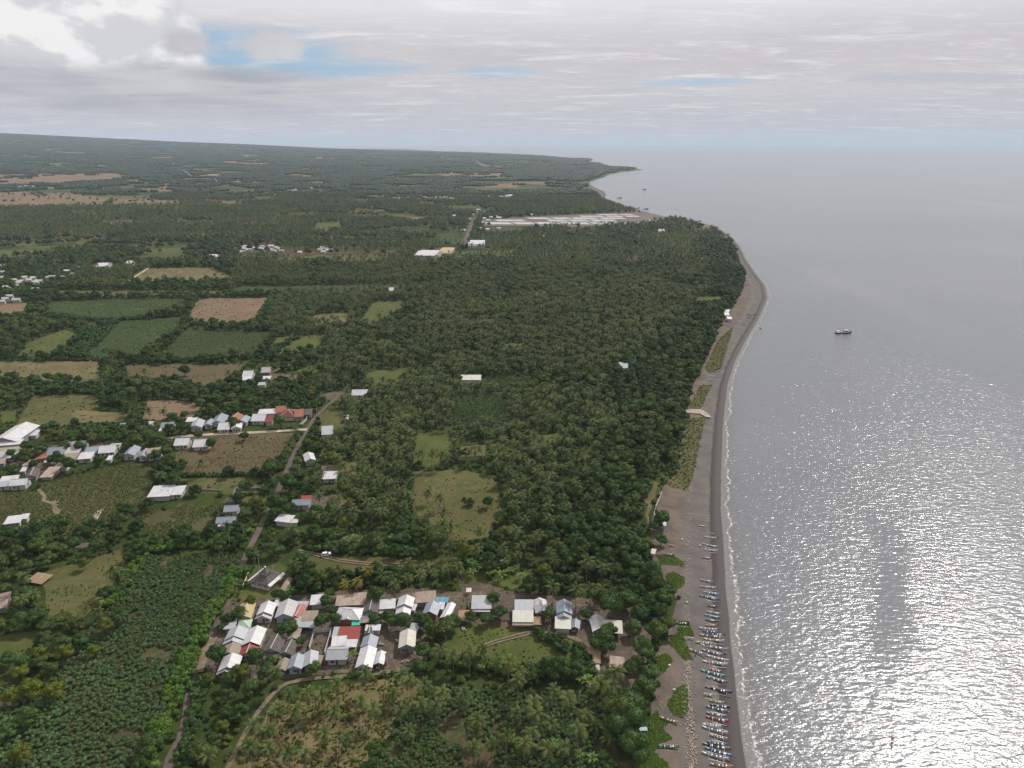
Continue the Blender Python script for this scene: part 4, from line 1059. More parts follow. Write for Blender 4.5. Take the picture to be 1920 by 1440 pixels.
 ((0,0,1),(1234,434.5),(1246,434.5),(1235,432),'s','W','pale roof just below the salt ponds',4.0,'w'),
]
for it in MID:
    z_, nl, n2_, fl, kd, rk, lb, h, wl = it[:9]; nm = it[9] if len(it) > 9 else 'house'
    far = z_[2] == 1 and nl[1] < 800
    if 'warehouse' in lb: nm = 'warehouse'
    house(nl, n2_, fl, kd, rk, lb, h, wl, z_, nm, nm, detail=1 if far else 2, group='houses of the middle distance' if nm == 'house' else None)
_o1 = ['first', 'second', 'third', 'fourth', 'fifth', 'sixth', 'seventh', 'eighth', 'ninth', 'tenth', 'eleventh', 'twelfth', 'thirteenth', 'fourteenth', 'fifteenth', 'sixteenth', 'seventeenth', 'eighteenth', 'nineteenth']
ORDW = _o1+['twentieth']+['twenty-'+q for q in _o1[:9]]+['thirtieth']+['thirty-'+q for q in _o1[:9]]+['fortieth']+['forty-'+q for q in _o1[:9]]
def specks(lst, label, group, size=(6, 11)):
    lst = sorted(lst)
    for i_, (u, v) in enumerate(lst):
        q = PH(u, v); w_ = rng.uniform(*size)/2; s_ = FP/proj(q)[2][0]
        e = house((u-w_*s_, v), (u+w_*s_, v), (u-w_*s_*.8, v-1.2), 'w', rng.choice('WWWWGWV'), '%s, %s from the left' % (label, ORDW[i_]), 3.2, 'w', None, 'house', 'house', detail=1, group=group, rise=1.6)
def cl(cu, cv, su, sv, n_): return [(rng.gauss(cu, su), rng.gauss(cv, sv)) for _ in range(n_)]
def fix_depth(): pass
far_sets = [
 ([(442,466),(450,464),(458,466),(466,468),(474,465),(480,468),(486,466),(494,467),(502,465),(510,468),(516,464),(524,466),(456,472),(470,472),(484,473),(498,472),(514,471),(528,470),(462,462),(490,462),(508,461)], 'white house in the far roadside hamlet', 'houses of the far roadside hamlet'),
 ([(600,468),(604,464),(610,466),(616,469),(622,468),(606,472),(562,473)], 'grey white house in the small far road group', 'small group of houses on the far road'),
 ([(4,510),(6,520),(25,525),(35,530),(42,527),(52,525),(58,532),(66,529),(72,527),(92,520),(97,519),(119,519),(138,514),(125,508),(148,502),(33,535),(66,542),(12,538),(18,555),(10,560),(2,565),(30,562),(44,520),(62,521),(8,498)], 'white house in the left distant village', 'houses of the left distant village'),
 ([(686+i*2.2+rng.uniform(-1, 1), 371+rng.uniform(-1.5, 1.5)) for i in range(0, 14)]+[(738+i*3.1, 374+rng.uniform(-1.5, 1.5)) for i in range(10)]+[(785+i*2.0, 374+rng.uniform(-2.5, 2)) for i in range(34)]+[(870+i*4, 370+rng.uniform(-1, 1)) for i in range(12)]+[(936+i*2.2, 371+rng.uniform(-3, 3)) for i in range(12)], 'tiny white house in the long far town strip', 'houses of the far town strip'),
 ([(897,396),(893,400),(887,405),(880,413),(908,412),(915,416),(905,420),(898,428),(914,430),(935,428),(1018,443),(995,405),(920,410),(928,409),(935,411),(868,432),(852,407)], 'tiny white house along the far straight road', 'houses along the far straight road'),
 (cl(60, 352, 30, 2, 12)+cl(230, 343, 15, 2, 6)+cl(390, 329, 12, 1.2, 7)+cl(495, 308, 16, 1.2, 16)+cl(368, 290, 10, 1, 6)+cl(540, 358, 60, 5, 12)+cl(600, 300, 80, 10, 14)+cl(270, 276, 60, 3, 12)+cl(420, 280, 60, 4, 12)+cl(760, 300, 60, 6, 10)+cl(900, 300, 50, 5, 8)+cl(1060, 315, 40, 6, 8), 'tiny pale house scattered over the hazy far plain', 'houses scattered over the far plain'),
]
fh = MB()
def far_block(u, v):
    q = PH(u, v); w_ = rng.uniform(8, 14)/2; d_ = rng.uniform(3, 5); a = rng.uniform(-.3, .3); ca, sa = math.cos(a), math.sin(a); z0, h = q.z-.5, 3.6
    c4 = [(q.x+x*ca-y*sa, q.y+x*sa+y*ca) for x, y in ((-w_, -d_), (w_, -d_), (w_, d_), (-w_, d_))]
    rl = [(q.x-w_*ca, q.y-w_*sa, z0+h+2), (q.x+w_*ca, q.y+w_*sa, z0+h+2)]
    b_ = [(x, y, z0) for x, y in c4]; t_ = [(x, y, z0+h) for x, y in c4]
    for i in range(4):
        j = (i+1) % 4; fh.poly([b_[i], b_[j], t_[j], t_[i]], 1)
    fh.poly([t_[0], t_[1], rl[1], rl[0]], 0, [(0, 3), (9, 3), (9, 0), (0, 0)]); fh.poly([rl[0], rl[1], t_[2], t_[3]], 0, [(0, 0), (9, 0), (9, 3), (0, 3)])
    fh.poly([t_[0], rl[0], t_[3]], 1); fh.poly([t_[1], t_[2], rl[1]], 1)
for u, v in far_sets[-1][0]+far_sets[3][0][::2]: far_block(u, v)
tag(fh.obj('far_houses', [RM['W'], WM['w']]), 'tiny pale houses scattered over the hazy far plain', None, None, 'stuff')
far_sets[3] = (far_sets[3][0][1::2], far_sets[3][1], far_sets[3][2]); far_sets.pop()
for lst, lb, gp in far_sets: specks(lst, lb, gp, (8, 14) if 'hazy' in lb or 'town' in lb else (6, 10))

# mosque
def mosque():
    f = lambda x, y: (ZG[0]+x/ZG[2], ZG[1]+y/ZG[2])
    a, b_, c1 = P(*f(812, 1000), 4.2), P(*f(985, 1050), 4.2), P(*f(930, 895), 4.2)
    s_ = ((b_-a).length+(c1-a).length)/4; cen = (b_+c1)/2
    yaw = math.atan2((b_-a).y, (b_-a).x)*.5+.5*(math.atan2((c1-a).y, (c1-a).x)-math.pi/2)
    e = empty('mosque', (cen.x, cen.y, 1.6), yaw); tag(e, 'small square mosque with tiered dark roof and white eaves', 'mosque')
    HOUSE.append((cen.x, cen.y, s_+1.5))
    mb = MB(); mb.box(-s_*.95, s_*.95, -s_*.95, s_*.95, 0, .5); mb.obj('plinth', M_conc, e)
    mb = MB(); mb.box(-s_*.7, s_*.7, -s_*.7, s_*.7, .5, 2.8); mb.obj('wall', WM['g'], e)
    for k_ in range(-3, 4, 2):
        for ax in (0, 1):
            for sg in (-1, 1):
                mb = MB(); t_ = k_*s_*.9/3
                if ax: mb.tube([(t_, sg*s_*.9, .5), (t_, sg*s_*.9, 2.5)], .12, 8)
                else: mb.tube([(sg*s_*.9, t_, .5), (sg*s_*.9, t_, 2.5)], .12, 8)
                if ax or abs(k_) < 3: mb.obj('column', M_white, e)
    def frustum(r0, z0, r1, z1):
        mb = MB()
        c0 = [(-r0, -r0, z0), (r0, -r0, z0), (r0, r0, z0), (-r0, r0, z0)]; c2 = [(-r1, -r1, z1), (r1, -r1, z1), (r1, r1, z1), (-r1, r1, z1)]
        for i in range(4):
            j = (i+1) % 4; mb.poly([c0[i], c0[j], c2[j], c2[i]], 0, [(0, 3), (2*r0, 3), (r0+r1, 0), (r0-r1, 0)])
        mb.poly(c0[::-1], 0, [(0, 0)]*4); mb.poly(c2, 0, [(0, 0)]*4)
        return mb
    frustum(s_*1.0, 2.7, s_*.30, 4.5).obj('lower_roof', RM['D'], e)
    for sg in (-1, 1):
        mb = MB()
        x0, x1 = sg*s_*.96, sg*s_*1.25
        mb.poly([(x0, -s_*1.05, 2.98), (x1, -s_*1.05, 2.5), (x1, s_*1.05, 2.5), (x0, s_*1.05, 2.98)] if sg > 0 else [(x1, -s_*1.05, 2.5), (x0, -s_*1.05, 2.98), (x0, s_*1.05, 2.98), (x1, s_*1.05, 2.5)], 0, [(0, 0), (0, 1), (12, 1), (12, 0)])
        mb.obj('side_eave', RM['W'], e)
    mb = MB(); mb.box(-s_*.27, s_*.27, -s_*.29, s_*.29, 4.4, 5.35); mb.obj('clerestory', M_white, e)
    frustum(s_*.44, 5.3, .12, 7.0).obj('upper_roof', RM['D'], e)
    mb = MB(); mb.tube([(0, 0, 7.0), (0, 0, 7.25), (0, 0, 7.45), (0, 0, 7.7), (0, 0, 8.3)], [.1, .36, .4, .12, .04], 10); mb.obj('finial', M_white, e)
mosque()

# walls round yards
WALLS = []
def wall_fence(pts, h, mat, label, thick=.22, name='yard_wall'):
    W_ = [P(u, v, 1.6+h*.0) for u, v in pts]
    mb = MB()
    o0 = W_[0]
    for a, b_ in zip(W_[:-1], W_[1:]):
        d = (b_-a).normalized(); nn = Vector((-d.y, d.x, 0))*thick/2; a2 = a-o0; b2 = b_-o0
        p = [a2-nn, b2-nn, b2+nn, a2+nn]; z0, z1 = 0, h
        bot = [(q.x, q.y, z0) for q in p]; top = [(q.x, q.y, z1) for q in p]
        mb.poly(top); mb.poly(bot[::-1])
        for i in range(4):
            j = (i+1) % 4; mb.poly([bot[i], bot[j], top[j], top[i]])
    o = mb.obj(name, mat); o.location = (o0.x, o0.y, 1.6)
    tag(o, label, 'wall')
wall_fence([(580,1219),(590,1187),(622,1184),(609,1229)], 1.6, WM['w'], 'white wall around the empty yard in the middle of the village')
wall_fence([(433,940),(442,920),(505,918)], 1.5, WM['n'], 'dark stone wall with pale left end around the grass plot')
wall_fence([(355,1012-92),(415,1014-92)], 1.2, WM['n'], 'low wall beside the large two part sheet roof')
wall_fence([(456,1103),(471,1066)], 1.4, WM['c'], 'cream wall between the road and the mosque')
wall_fence([(562,800),(575,788),(577,780)], 1.6, WM['w'], 'pale garden wall right of the maroon pavilion')
wall_fence([(424,943),(455,942)], 1.4, WM['n'], 'short dark wall above the upper blue grey house')
wall_fence([(1241,925),(1230,950),(1226,965)], .8, WM['c'], 'low broken wall at the top of the beach')

# long low shed by the mosque
house((528,1107),(536,1108),(535,1084),'d','P','narrow long brown shed right of the mosque',2.2,'n')
house((57,1087),(77,1097),(72,1073),'s','H','collapsed striped bamboo roof in the left grass field',.9,'n', name='shelter', cat='shelter')

# ---------------------------------------------------------------- vegetation prototypes
def ico(sub=1):
    t_ = (1+5**.5)/2
    v = [(-1, t_, 0), (1, t_, 0), (-1, -t_, 0), (1, -t_, 0), (0, -1, t_), (0, 1, t_), (0, -1, -t_), (0, 1, -t_), (t_, 0, -1), (t_, 0, 1), (-t_, 0, -1), (-t_, 0, 1)]
    f = [(0, 11, 5), (0, 5, 1), (0, 1, 7), (0, 7, 10), (0, 10, 11), (1, 5, 9), (5, 11, 4), (11, 10, 2), (10, 7, 6), (7, 1, 8), (3, 9, 4), (3, 4, 2), (3, 2, 6), (3, 6, 8), (3, 8, 9), (4, 9, 5), (2, 4, 11), (6, 2, 10), (8, 6, 7), (9, 8, 1)]
    v = [np.array(q, float)/np.linalg.norm(q) for q in v]
    for _ in range(sub):
        cache = {}; nf = []
        def mid(a, b_):
            k_ = (min(a, b_), max(a, b_))
            if k_ not in cache:
                q = v[a]+v[b_]; v.append(q/np.linalg.norm(q)); cache[k_] = len(v)-1
            return cache[k_]
        for a, b_, c1 in f:
            ab, bc, ca = mid(a, b_), mid(b_, c1), mid(c1, a)
            nf += [(a, ab, ca), (b_, bc, ab), (c1, ca, bc), (ab, bc, ca)]
        f = nf
    return np.array(v), np.array(f)
ICO1 = ico(1); ICO2 = ico(2)
def leaf_quads(centers, normals, size, jitter=.6, aspect=1.5):
    n_ = len(centers); nrm = normals+nr.normal(0, jitter, (n_, 3)); nrm /= np.linalg.norm(nrm, axis=1)[:, None]+1e-9
    up = nr.normal(0, 1, (n_, 3)); a = np.cross(nrm, up); a /= np.linalg.norm(a, axis=1)[:, None]+1e-9; b_ = np.cross(nrm, a)
    s_ = size*nr.uniform(.6, 1.35, (n_, 1))
    c0 = centers-a*s_; c1 = centers+b_*s_*.55; c2 = centers+a*s_; c3 = centers-b_*s_*.55
    V = np.stack([c0, c1, c2, c3], 1).reshape(-1, 3); F = np.arange(n_*4).reshape(-1, 4)
    return V, F
def crown_arrays(lobes, leafn, leafsize, base=ICO1, core=.86):
    Vs, Ft, Fq = [], [], []; nv = 0
    for (c0, r_) in lobes:
        v, f = base; nn = v.copy()
        d = 1+.30*(vnoise(v[:, 0]*2+c0[0]*7+20, v[:, 1]*2+v[:, 2]*1.7+c0[1]*5+20, .55)-.5)
        vv = v*(r_*core*d[:, None]); vv[:, 2] *= .85; vv = vv+c0
        Vs.append(vv); Ft.append(f+nv); nv += len(vv)
        n_ = nr.normal(0, 1, (leafn, 3)); n_[:, 2] = np.abs(n_[:, 2])*.9+n_[:, 2]*.1
        n_ /= np.linalg.norm(n_, axis=1)[:, None]
        cc = n_*r_*nr.uniform(.86, 1.1, (leafn, 1)); cc[:, 2] *= .85
        V, F = leaf_quads(cc+c0, n_, leafsize, .55)
        Vs.append(V); Fq.append(F+nv); nv += len(V)
    return np.vstack(Vs), np.vstack(Ft), np.vstack(Fq)
def broad_lobes(rad, h0, nl, flat=.7):
    L = [(np.array([0, 0, h0]), rad*.62)]
    for k_ in range(nl):
        a = 2*math.pi*k_/nl+rng.uniform(-.4, .4); rr = rad*rng.uniform(.38, .68)
        L.append((np.array([math.cos(a)*rr, math.sin(a)*rr, h0+rad*flat*rng.uniform(-.42, .38)]), rad*rng.uniform(.32, .50)))
    for k_ in range(max(2, nl//2)):
        a = rng.uniform(0, 6.28); rr = rad*rng.uniform(0, .35)
        L.append((np.array([math.cos(a)*rr, math.sin(a)*rr, h0+rad*flat*rng.uniform(.35, .7)]), rad*rng.uniform(.28, .42)))
    return L
def trunk_mb(h, r0, lean=.3, limbs=4, spread=1.6):
    mb = MB(); lx, ly = rng.uniform(-lean, lean), rng.uniform(-lean, lean)
    mb.tube([(0, 0, -.2), (lx*.3, ly*.3, h*.4), (lx, ly, h*.8), (lx, ly, h*1.05)], [r0*1.25, r0, r0*.7, r0*.3], 7)
    for k_ in range(limbs):
        a = 2*math.pi*k_/limbs+rng.uniform(-.5, .5)
        s_ = h*rng.uniform(.45, .7)
        mb.tube([(lx*.5, ly*.5, s_), (lx+math.cos(a)*spread*.5, ly+math.sin(a)*spread*.5, s_+h*.25), (lx+math.cos(a)*spread, ly+math.sin(a)*spread, s_+h*.42)], [r0*.5, r0*.35, r0*.15], 5)
    return mb
def palm_crown_arrays(h, nf=22, L=3.9, seg=5, leaf=8, droop=1.0):
    Vs, Fq = [], []; nv = 0
    for k_ in range(nf):
        a = k_*2.39996+rng.uniform(-.2, .2); t0 = (k_+.5)/nf
        el0 = R(78-112*t0)+rng.uniform(-.12, .12)     # upper fronds stand, lower ones hang
        Lf = L*rng.uniform(.85, 1.1)*(1-.12*(t0 < .15))
        pts = []; p_ = np.array([0., 0., h]); e_ = el0
        for i in range(seg+1):
            pts.append(p_.copy()); st = Lf/seg
            p_ = p_+st*np.array([math.cos(a)*math.cos(e_), math.sin(a)*math.cos(e_), math.sin(e_)])
            e_ -= R(19)*droop*(.6+i*.22)
        pts = np.array(pts)
        side = np.array([-math.sin(a), math.cos(a), 0])
        twist = rng.uniform(-.35, .35)
        for i in range(leaf):
            t_ = (i+.6)/leaf; x_ = t_*seg; j = min(int(x_), seg-1); f_ = x_-j
            q = pts[j]*(1-f_)+pts[j+1]*f_; d = pts[j+1]-pts[j]; d /= np.linalg.norm(d)
            up = np.cross(d, side); up = up if up[2] > 0 else -up
            ll = Lf*.25*math.sin(math.pi*(.13+.80*t_))**.7
            wd = Lf/leaf*.46
            for sg in (-1, 1):
                tip = q+sg*side*ll*.80+d*ll*.5-np.array([0, 0, 1])*ll*(.42+.3*sg*twist)
                V = [q-d*wd, q+d*wd, tip+d*wd*.35, tip-d*wd*.35]
                Vs.append(V); Fq.append([nv, nv+1, nv+2, nv+3]); nv += 4
        for j in range(seg):
            w0 = .07*(1-j/seg)+.02
            Vs.append([pts[j]-side*w0, pts[j]+side*w0, pts[j+1]+side*w0*.7, pts[j+1]-side*w0*.7]); Fq.append([nv, nv+1, nv+2, nv+3]); nv += 4
    return np.array(Vs).reshape(-1, 3), np.array(Fq)
def palm_trunk_mb(h, cv):
    mb = MB(); n_ = 6; a = rng.uniform(0, 6.28)
    pts = [(cv*math.cos(a)*((i/n_)**2-(i/n_)**1)*2.2, cv*math.sin(a)*((i/n_)**2-(i/n_))*2.2, -.2+(h+.2)*i/n_) for i in range(n_+1)]
    mb.tube(pts, [.26]+[.17-.04*i/n_ for i in range(1, n_+1)], 7)
    return mb
PALM = []     # (trunk mesh, crown mesh)
for i in range(6):
    h = [7.0, 8.2, 9.2, 7.6, 8.8, 6.0][i]
    tm = palm_trunk_mb(h, .5).mesh('trunk', mat_bark, True)
    V, F = palm_crown_arrays(h, 15+i, [3.7, 4.1, 3.8, 4.0, 3.6, 3.3][i], droop=[1, 1.1, .9, 1.2, 1.0, .9][i])
    mt = M_palm if i != 3 else M_palm
    PALM.append((tm, np_mesh('crown', V, F, mt)))
V, F = palm_crown_arrays(6.2, 20, 3.3, droop=1.1); PALM_Y = (palm_trunk_mb(6.2, .4).mesh('trunk', mat_bark, True), np_mesh('crown', V, F, M_palmy))
V, F = palm_crown_arrays(1.4, 11, 2.4, droop=.9); PALM_S = (palm_trunk_mb(1.4, .1).mesh('trunk', mat_bark, True), np_mesh('crown', V, F, M_palm))
TREE = []     # broadleaf, normalised crown radius about 3.5 m
for i in range(8):
    mt = [M_leaf, M_leafd, M_leaf, M_leafd, M_leafy, M_leaf, M_leafd, M_leaf][i]
    h0 = rng.uniform(3.6, 4.6)
    V, Ft, Fq = crown_arrays(broad_lobes(3.5, h0, rng.randint(6, 8)), 170, .26, ICO1, .84)
    cm = np_mesh('crown', V, [Ft, Fq], mt)
    TREE.append((trunk_mb(3.6, .2).mesh('trunk', mat_bark, True), cm, i))
V, Ft, Fq = crown_arrays(broad_lobes(7.5, 7.5, 12, .6), 420, .30, ICO2, .86)
BIG = (trunk_mb(7, .45, .4, 6, 3.5).mesh('trunk', mat_bark, True), np_mesh('crown', V, [Ft, Fq], M_leafd))
V, Ft, Fq = crown_arrays(broad_lobes(7.5, 7.0, 11, .6), 420, .30, ICO2, .86)
BIG2 = (trunk_mb(6.5, .45, .4, 6, 3.5).mesh('trunk', mat_bark, True), np_mesh('crown', V, [Ft, Fq], M_leaf))
def banana():
    mb = MB(); mb.tube([(0, 0, -.1), (0, 0, 1.8)], [.16, .1], 6, 1); Vs = []
    for k_ in range(9):
        a = k_*2.4; e_ = R(rng.uniform(35, 75)); p_ = Vector((0, 0, 1.7)); w0 = .34; prev = None
        for i in range(5):
            d = Vector((math.cos(a)*math.cos(e_), math.sin(a)*math.cos(e_), math.sin(e_)))
            sd_ = Vector((-math.sin(a), math.cos(a), 0)); ww = w0*[.25, .9, 1, .8, .15][i]
            cur = (p_-sd_*ww, p_+Vector((0, 0, -.06)), p_+sd_*ww)
            if prev:
                mb.poly([prev[0], prev[1], cur[1], cur[0]]); mb.poly([prev[1], prev[2], cur[2], cur[1]])
            prev = cur; p_ = p_+d*.6; e_ -= R(26)
    return mb
BAN = [(banana().mesh('banana_plant', [M_ban, mat_bark])) for _ in range(2)]
def merged_proto(name, parts):
    """join (mesh, ...) of a prototype into one mesh for instancing"""
    Vs, Fs, mi, mats = [], [], [], []; nv = 0
    for me in parts:
        n_ = len(me.vertices); co = np.empty(n_*3, np.float32); me.vertices.foreach_get('co', co); Vs.append(co.reshape(-1, 3))
        ls = np.empty(len(me.polygons), np.int32); me.polygons.foreach_get('loop_start', ls)
        lt = np.empty(len(me.polygons), np.int32); me.polygons.foreach_get('loop_total', lt)
        vi = np.empty(len(me.loops), np.int32); me.loops.foreach_get('vertex_index', vi)
        pm = np.empty(len(me.polygons), np.int32); me.polygons.foreach_get('material_index', pm)
        for k_ in (3, 4):
            s_ = lt == k_
            if s_.any():
                idx = ls[s_][:, None]+np.arange(k_)[None]
                Fs.append(vi[idx]+nv); mi.append(pm[s_]+len(mats))
        mats += list(me.materials); nv += n_
    me = np_mesh(name, np.vstack(Vs), Fs, mats, mi)
    return me
def proto_col(name, meshes):
    c_ = bpy.data.collections.new(name)
    for i, me in enumerate(meshes):
        o = bpy.data.objects.new('%s_%02d' % (name, i), me); c_.objects.link(o)
    return c_
def gn_scatter(name, pts, rot, scl, idx, coll, label, cat=None, group=None, tilt=None):
    me = bpy.data.meshes.new(name); me.vertices.add(len(pts)); me.vertices.foreach_set('co', np.asarray(pts, np.float32).ravel())
    for nm, arr, ty in (('rz', rot, 'FLOAT'), ('sc', scl, 'FLOAT'), ('ix', idx, 'INT')):
        at = me.attributes.new(nm, ty, 'POINT'); at.data.foreach_set('value', np.asarray(arr, np.float32 if ty == 'FLOAT' else np.int32))
    o = link(bpy.data.objects.new(name, me))
    ng = bpy.data.node_groups.new(name, 'GeometryNodeTree')
    ng.interface.new_socket('Geometry', in_out='INPUT', socket_type='NodeSocketGeometry'); ng.interface.new_socket('Geometry', in_out='OUTPUT', socket_type='NodeSocketGeometry')
    g = NT(ng); gi = g.add('NodeGroupInput'); go = g.add('NodeGroupOutput')
    ip = g.add('GeometryNodeInstanceOnPoints'); ci = g.add('GeometryNodeCollectionInfo'); ci.inputs[0].default_value = coll
    ci.inputs['Separate Children'].default_value = True; ci.inputs['Reset Children'].default_value = True
    def na(n_, dt):
        q = g.add('GeometryNodeInputNamedAttribute', data_type=dt); q.inputs[0].default_value = n_; return q.outputs[0]
    cx = g.add('ShaderNodeCombineXYZ'); g.l.new(na('rz', 'FLOAT'), cx.inputs[2])
    e2 = g.add('FunctionNodeEulerToRotation'); g.l.new(cx.outputs[0], e2.inputs[0])
    g.l.new(gi.outputs[0], ip.inputs['Points']); g.l.new(ci.outputs[0], ip.inputs['Instance'])
    ip.inputs['Pick Instance'].default_value = True; g.l.new(na('ix', 'INT'), ip.inputs['Instance Index'])
    g.l.new(e2.outputs[0], ip.inputs['Rotation']); g.l.new(na('sc', 'FLOAT'), ip.inputs['Scale'])
    g.l.new(ip.outputs[0], go.inputs[0])
    md = o.modifiers.new('scatter', 'NODES'); md.node_group = ng
    tag(o, label, cat, group, 'stuff')
    return o

# ---------------------------------------------------------------- vegetation placing
INDIV_PALM = []; INDIV_TREE = []     # (x, y, scale, variant, label, group)
# hand placed trees: photo pixel of the crown, crown radius in metres, variant, label
hand = [
 (405,1232,3.9,2,'round bright tree at the lower left corner of the village'), (414,1176,1.9,2,'small round tree beside the lane left of the grey sheds'),
 (449,1150,3.2,5,'tree between the road and the yellow roof'), (425,1160,3.0,3,'dark tree by the road left of the yellow roof'), (470,1128,2.6,4,'yellowish tree at the corner of the mosque lawn'),
 (540,1178,3.8,2,'wide tree in front of the striped roof'), (523,1180,2.6,5,'left neighbour of the wide tree below the striped roof'), (480,1236,3.6,2,'round tree below the red striped roof'),
 (565,1200,2.1,2,'small round tree left of the walled yard'), (505,1240,2.4,5,'shrubby tree below the large brown gable'), (590,1255,2.5,2,'round shrub in front of the pale grey gable'),
 (612,1128,3.0,5,'round tree in front of the half hidden white roof'), (621,1142,2.4,6,'dark shrub below the half hidden white roof'), (602,1166,2.9,2,'left of two round trees before the hipped house'), (630,1163,2.6,2,'right of two round trees before the hipped house'),
 (706,1116,3.8,5,'large tree behind the dark tiled gable'), (702,1163,2.6,2,'round tree below the pale blue awning'), (728,1155,2.9,5,'tree left of the tall white house'), (735,1167,2.3,2,'low tree joined to the one left of the tall white house'), (758,1166,3.4,2,'round tree in front of the tall white house'),
 (784,1152,2.6,5,'tree between the tall white house and the blue gable'), (796,1165,3.0,6,'dark tree below the blue gable'), (812,1178,3.8,6,'dark tree mass right of the lone cream gable'), (835,1182,4.2,2,'bright dense tree at the right end of the village'), (848,1165,3.6,2,'tree beside the narrow white gable'),
 (520,1112,3.0,6,'dark tree above the white sheds by the mosque lawn'), (535,1120,2.6,5,'tree beside the dark one by the mosque lawn'), (618,1110,2.6,2,'tree above the half hidden white roof'),
 (500,1262,3.4,2,'leafy tree below the village path, left'), (452,1262,3.6,4,'yellow green tree below the corner house'), (470,1290,3.4,2,'tree in the thicket left of the dirt path'), (428,1275,3.0,5,'low tree in the thicket by the road'),
 (882,1155,2.4,5,'tree beside the thatched hut'), (912,1158,2.9,2,'round tree in front of the pale grey shed'), (935,1145,3.4,6,'dark tree between the pale grey shed and the paired roofs'), (925,1120,3.2,5,'tree behind the pale grey shed'),
 (1030,1150,3.2,2,'round tree between the white gable and the stepped roof'), (1100,1150,2.8,6,'dark tree right of the stepped roof house'), (1130,1200,4.6,3,'tall dark tree over the sandy yard'), (1140,1178,3.6,6,'upper half of the dark yard tree'),
 (1145,1135,5.6,2,'broad bright tree behind the white gable by the beach'), (1175,1122,4.6,5,'bright tree right of the broad one by the beach'), (1190,1175,3.4,2,'light green tree beside the sandy yard'), (1205,1215,4.6,5,'big green tree on the sea side of the yard'),
 (1252,1170,3.4,2,'round tree standing over a dark hull on the beach'), (1200,1150,4.0,6,'dark tree shading the hulls'), (1215,1130,4.6,3,'dark tree at the beach edge'), (1235,1145,3.8,6,'dark tree nearest the sand above the vine patch'),
 (1245,1120,4.4,5,'tree at the beach corner'), (1230,1095,4.0,6,'upper dark tree at the beach corner'), (1225,1065,3.8,2,'tree with green top by the rubbish heap'), (1240,975,4.4,2,'spreading tree over the grey kiosk'), (1228,985,3.4,6,'dark tree left of the kiosk tree'), (1240,1010,3.0,5,'small tree below the kiosk tree'), (1212,1018,3.2,4,'yellow green tree beside the little hut'),
 (1210,1290,4.2,5,'tall green tree by the beach, below the patchwork hut'), (1222,1262,3.6,2,'green tree right of the patchwork hut'), (1180,1255,3.2,6,'dark tree beside the patchwork hut'), (1195,1242,2.6,5,'tree above the patchwork hut'),
 (157,1055,2.8,4,'lone round shrub casting a shadow on the left grass plot'), (118,1098+60,3.2,2,'tree at the lower corner of the left grass plot'),
 (345,693,5.0,6,'round dark tree alone in the reddish field'), (505,880,4.6,2,'big roadside tree above the blue grey houses'), (540,905,5.0,5,'big roadside tree opposite the white gabled house'), (520,945,5.0,5,'big tree hanging over the road'), (480,945,4.6,4,'olive tree left of the road by the blue houses'),
 (365,1015-10,3.4,5,'tree at the top of the bright hedge'), (880,938,2.6,3,'small dark bush right of the forest clearing'), (870,933,1.1,3,'tiny bush in the forest clearing'), (915,940,3.0,5,'bush at the right rim of the forest clearing'),
 (820,1010,6.0,2,'large bright domed tree below the forest clearing'), (870,1035,4.2,4,'yellow green tree above the banana grove'), (755,1010,4.0,2,'round tree at the left foot of the forest clearing'), (1020,1070,3.8,4,'yellow green tree above the paired roofs'),
 (80,975+15,7.0,3,'big dark tree below the bright white roof'), (110,985,6.0,6,'right half of the big dark tree by the white roof'), (345,905,2.2,2,'lone shrub on the mown grass strip'), (45,1110+5,4.6,5,'tree by the hut at the left edge'),
]
lv = sorted([(20,850),(42,856),(72,845),(104,858),(120,836),(132,872),(25,882),(62,868),(165,805),(190,811),(210,800),(231,806),(252,800),(140,792),(85,802),(100,795),(302,815),(320,802),(347,800),(312,846),(290,852),(270,792),(437,790),(457,816),(372,816),(397,831),(345,776),(150,835),(185,862)])
for i_, (u, v) in enumerate(lv): hand.append((u, v, 3.0+1.6*((i_*7) % 5)/4, (2, 5, 3, 6, 0)[i_ % 5], 'tree between the left village houses, %s from the left' % ORDW[i_]))
HOUSE.append((P(612, 1041).x, P(612, 1041).y, 4.5)); HOUSE.append((P(500, 1100).x, P(500, 1100).y, 6))
for u, v, r_, k_, lb in hand:
    q = P(u, v, 1.6+.95*r_+.6); INDIV_TREE.append((q.x, q.y, r_/3.5, k_, lb, None))
for i_, (u, v) in enumerate([(15,1235),(40,1262),(75,1225),(95,1258),(125,1232),(150,1205),(175,1222),(60,1300),(20,1310),(100,1300),(200,1178),(225,1160),(15,1370),(50,1350),(35,1420)]):
    q = P(u, v, 4.5); INDIV_TREE.append((q.x, q.y, rng.uniform(.75, 1.1), rng.choice([4, 4, 0, 7, 5]), 'olive bushy tree of the lower left thicket, %s' % ['at its top left', 'below the top left one', 'beside the grass corner', 'in its upper middle', 'behind the upper middle one', 'at the cassava corner', 'nearest the cassava rows', 'in its centre', 'at the edge of the view', 'right of its centre', 'below the two palms', 'at its upper right tip', 'second from the bottom edge', 'in its lower part', 'lowest of all'][i_], 'lower left thicket'))
bigs = [(1168,1345,1.0,'huge dark domed tree at the lower right beside the beach vines'), (1060,985,.8,'pale green domed tree in the coastal forest'), (1190,1400,.75,'dense tree below the huge domed one')]
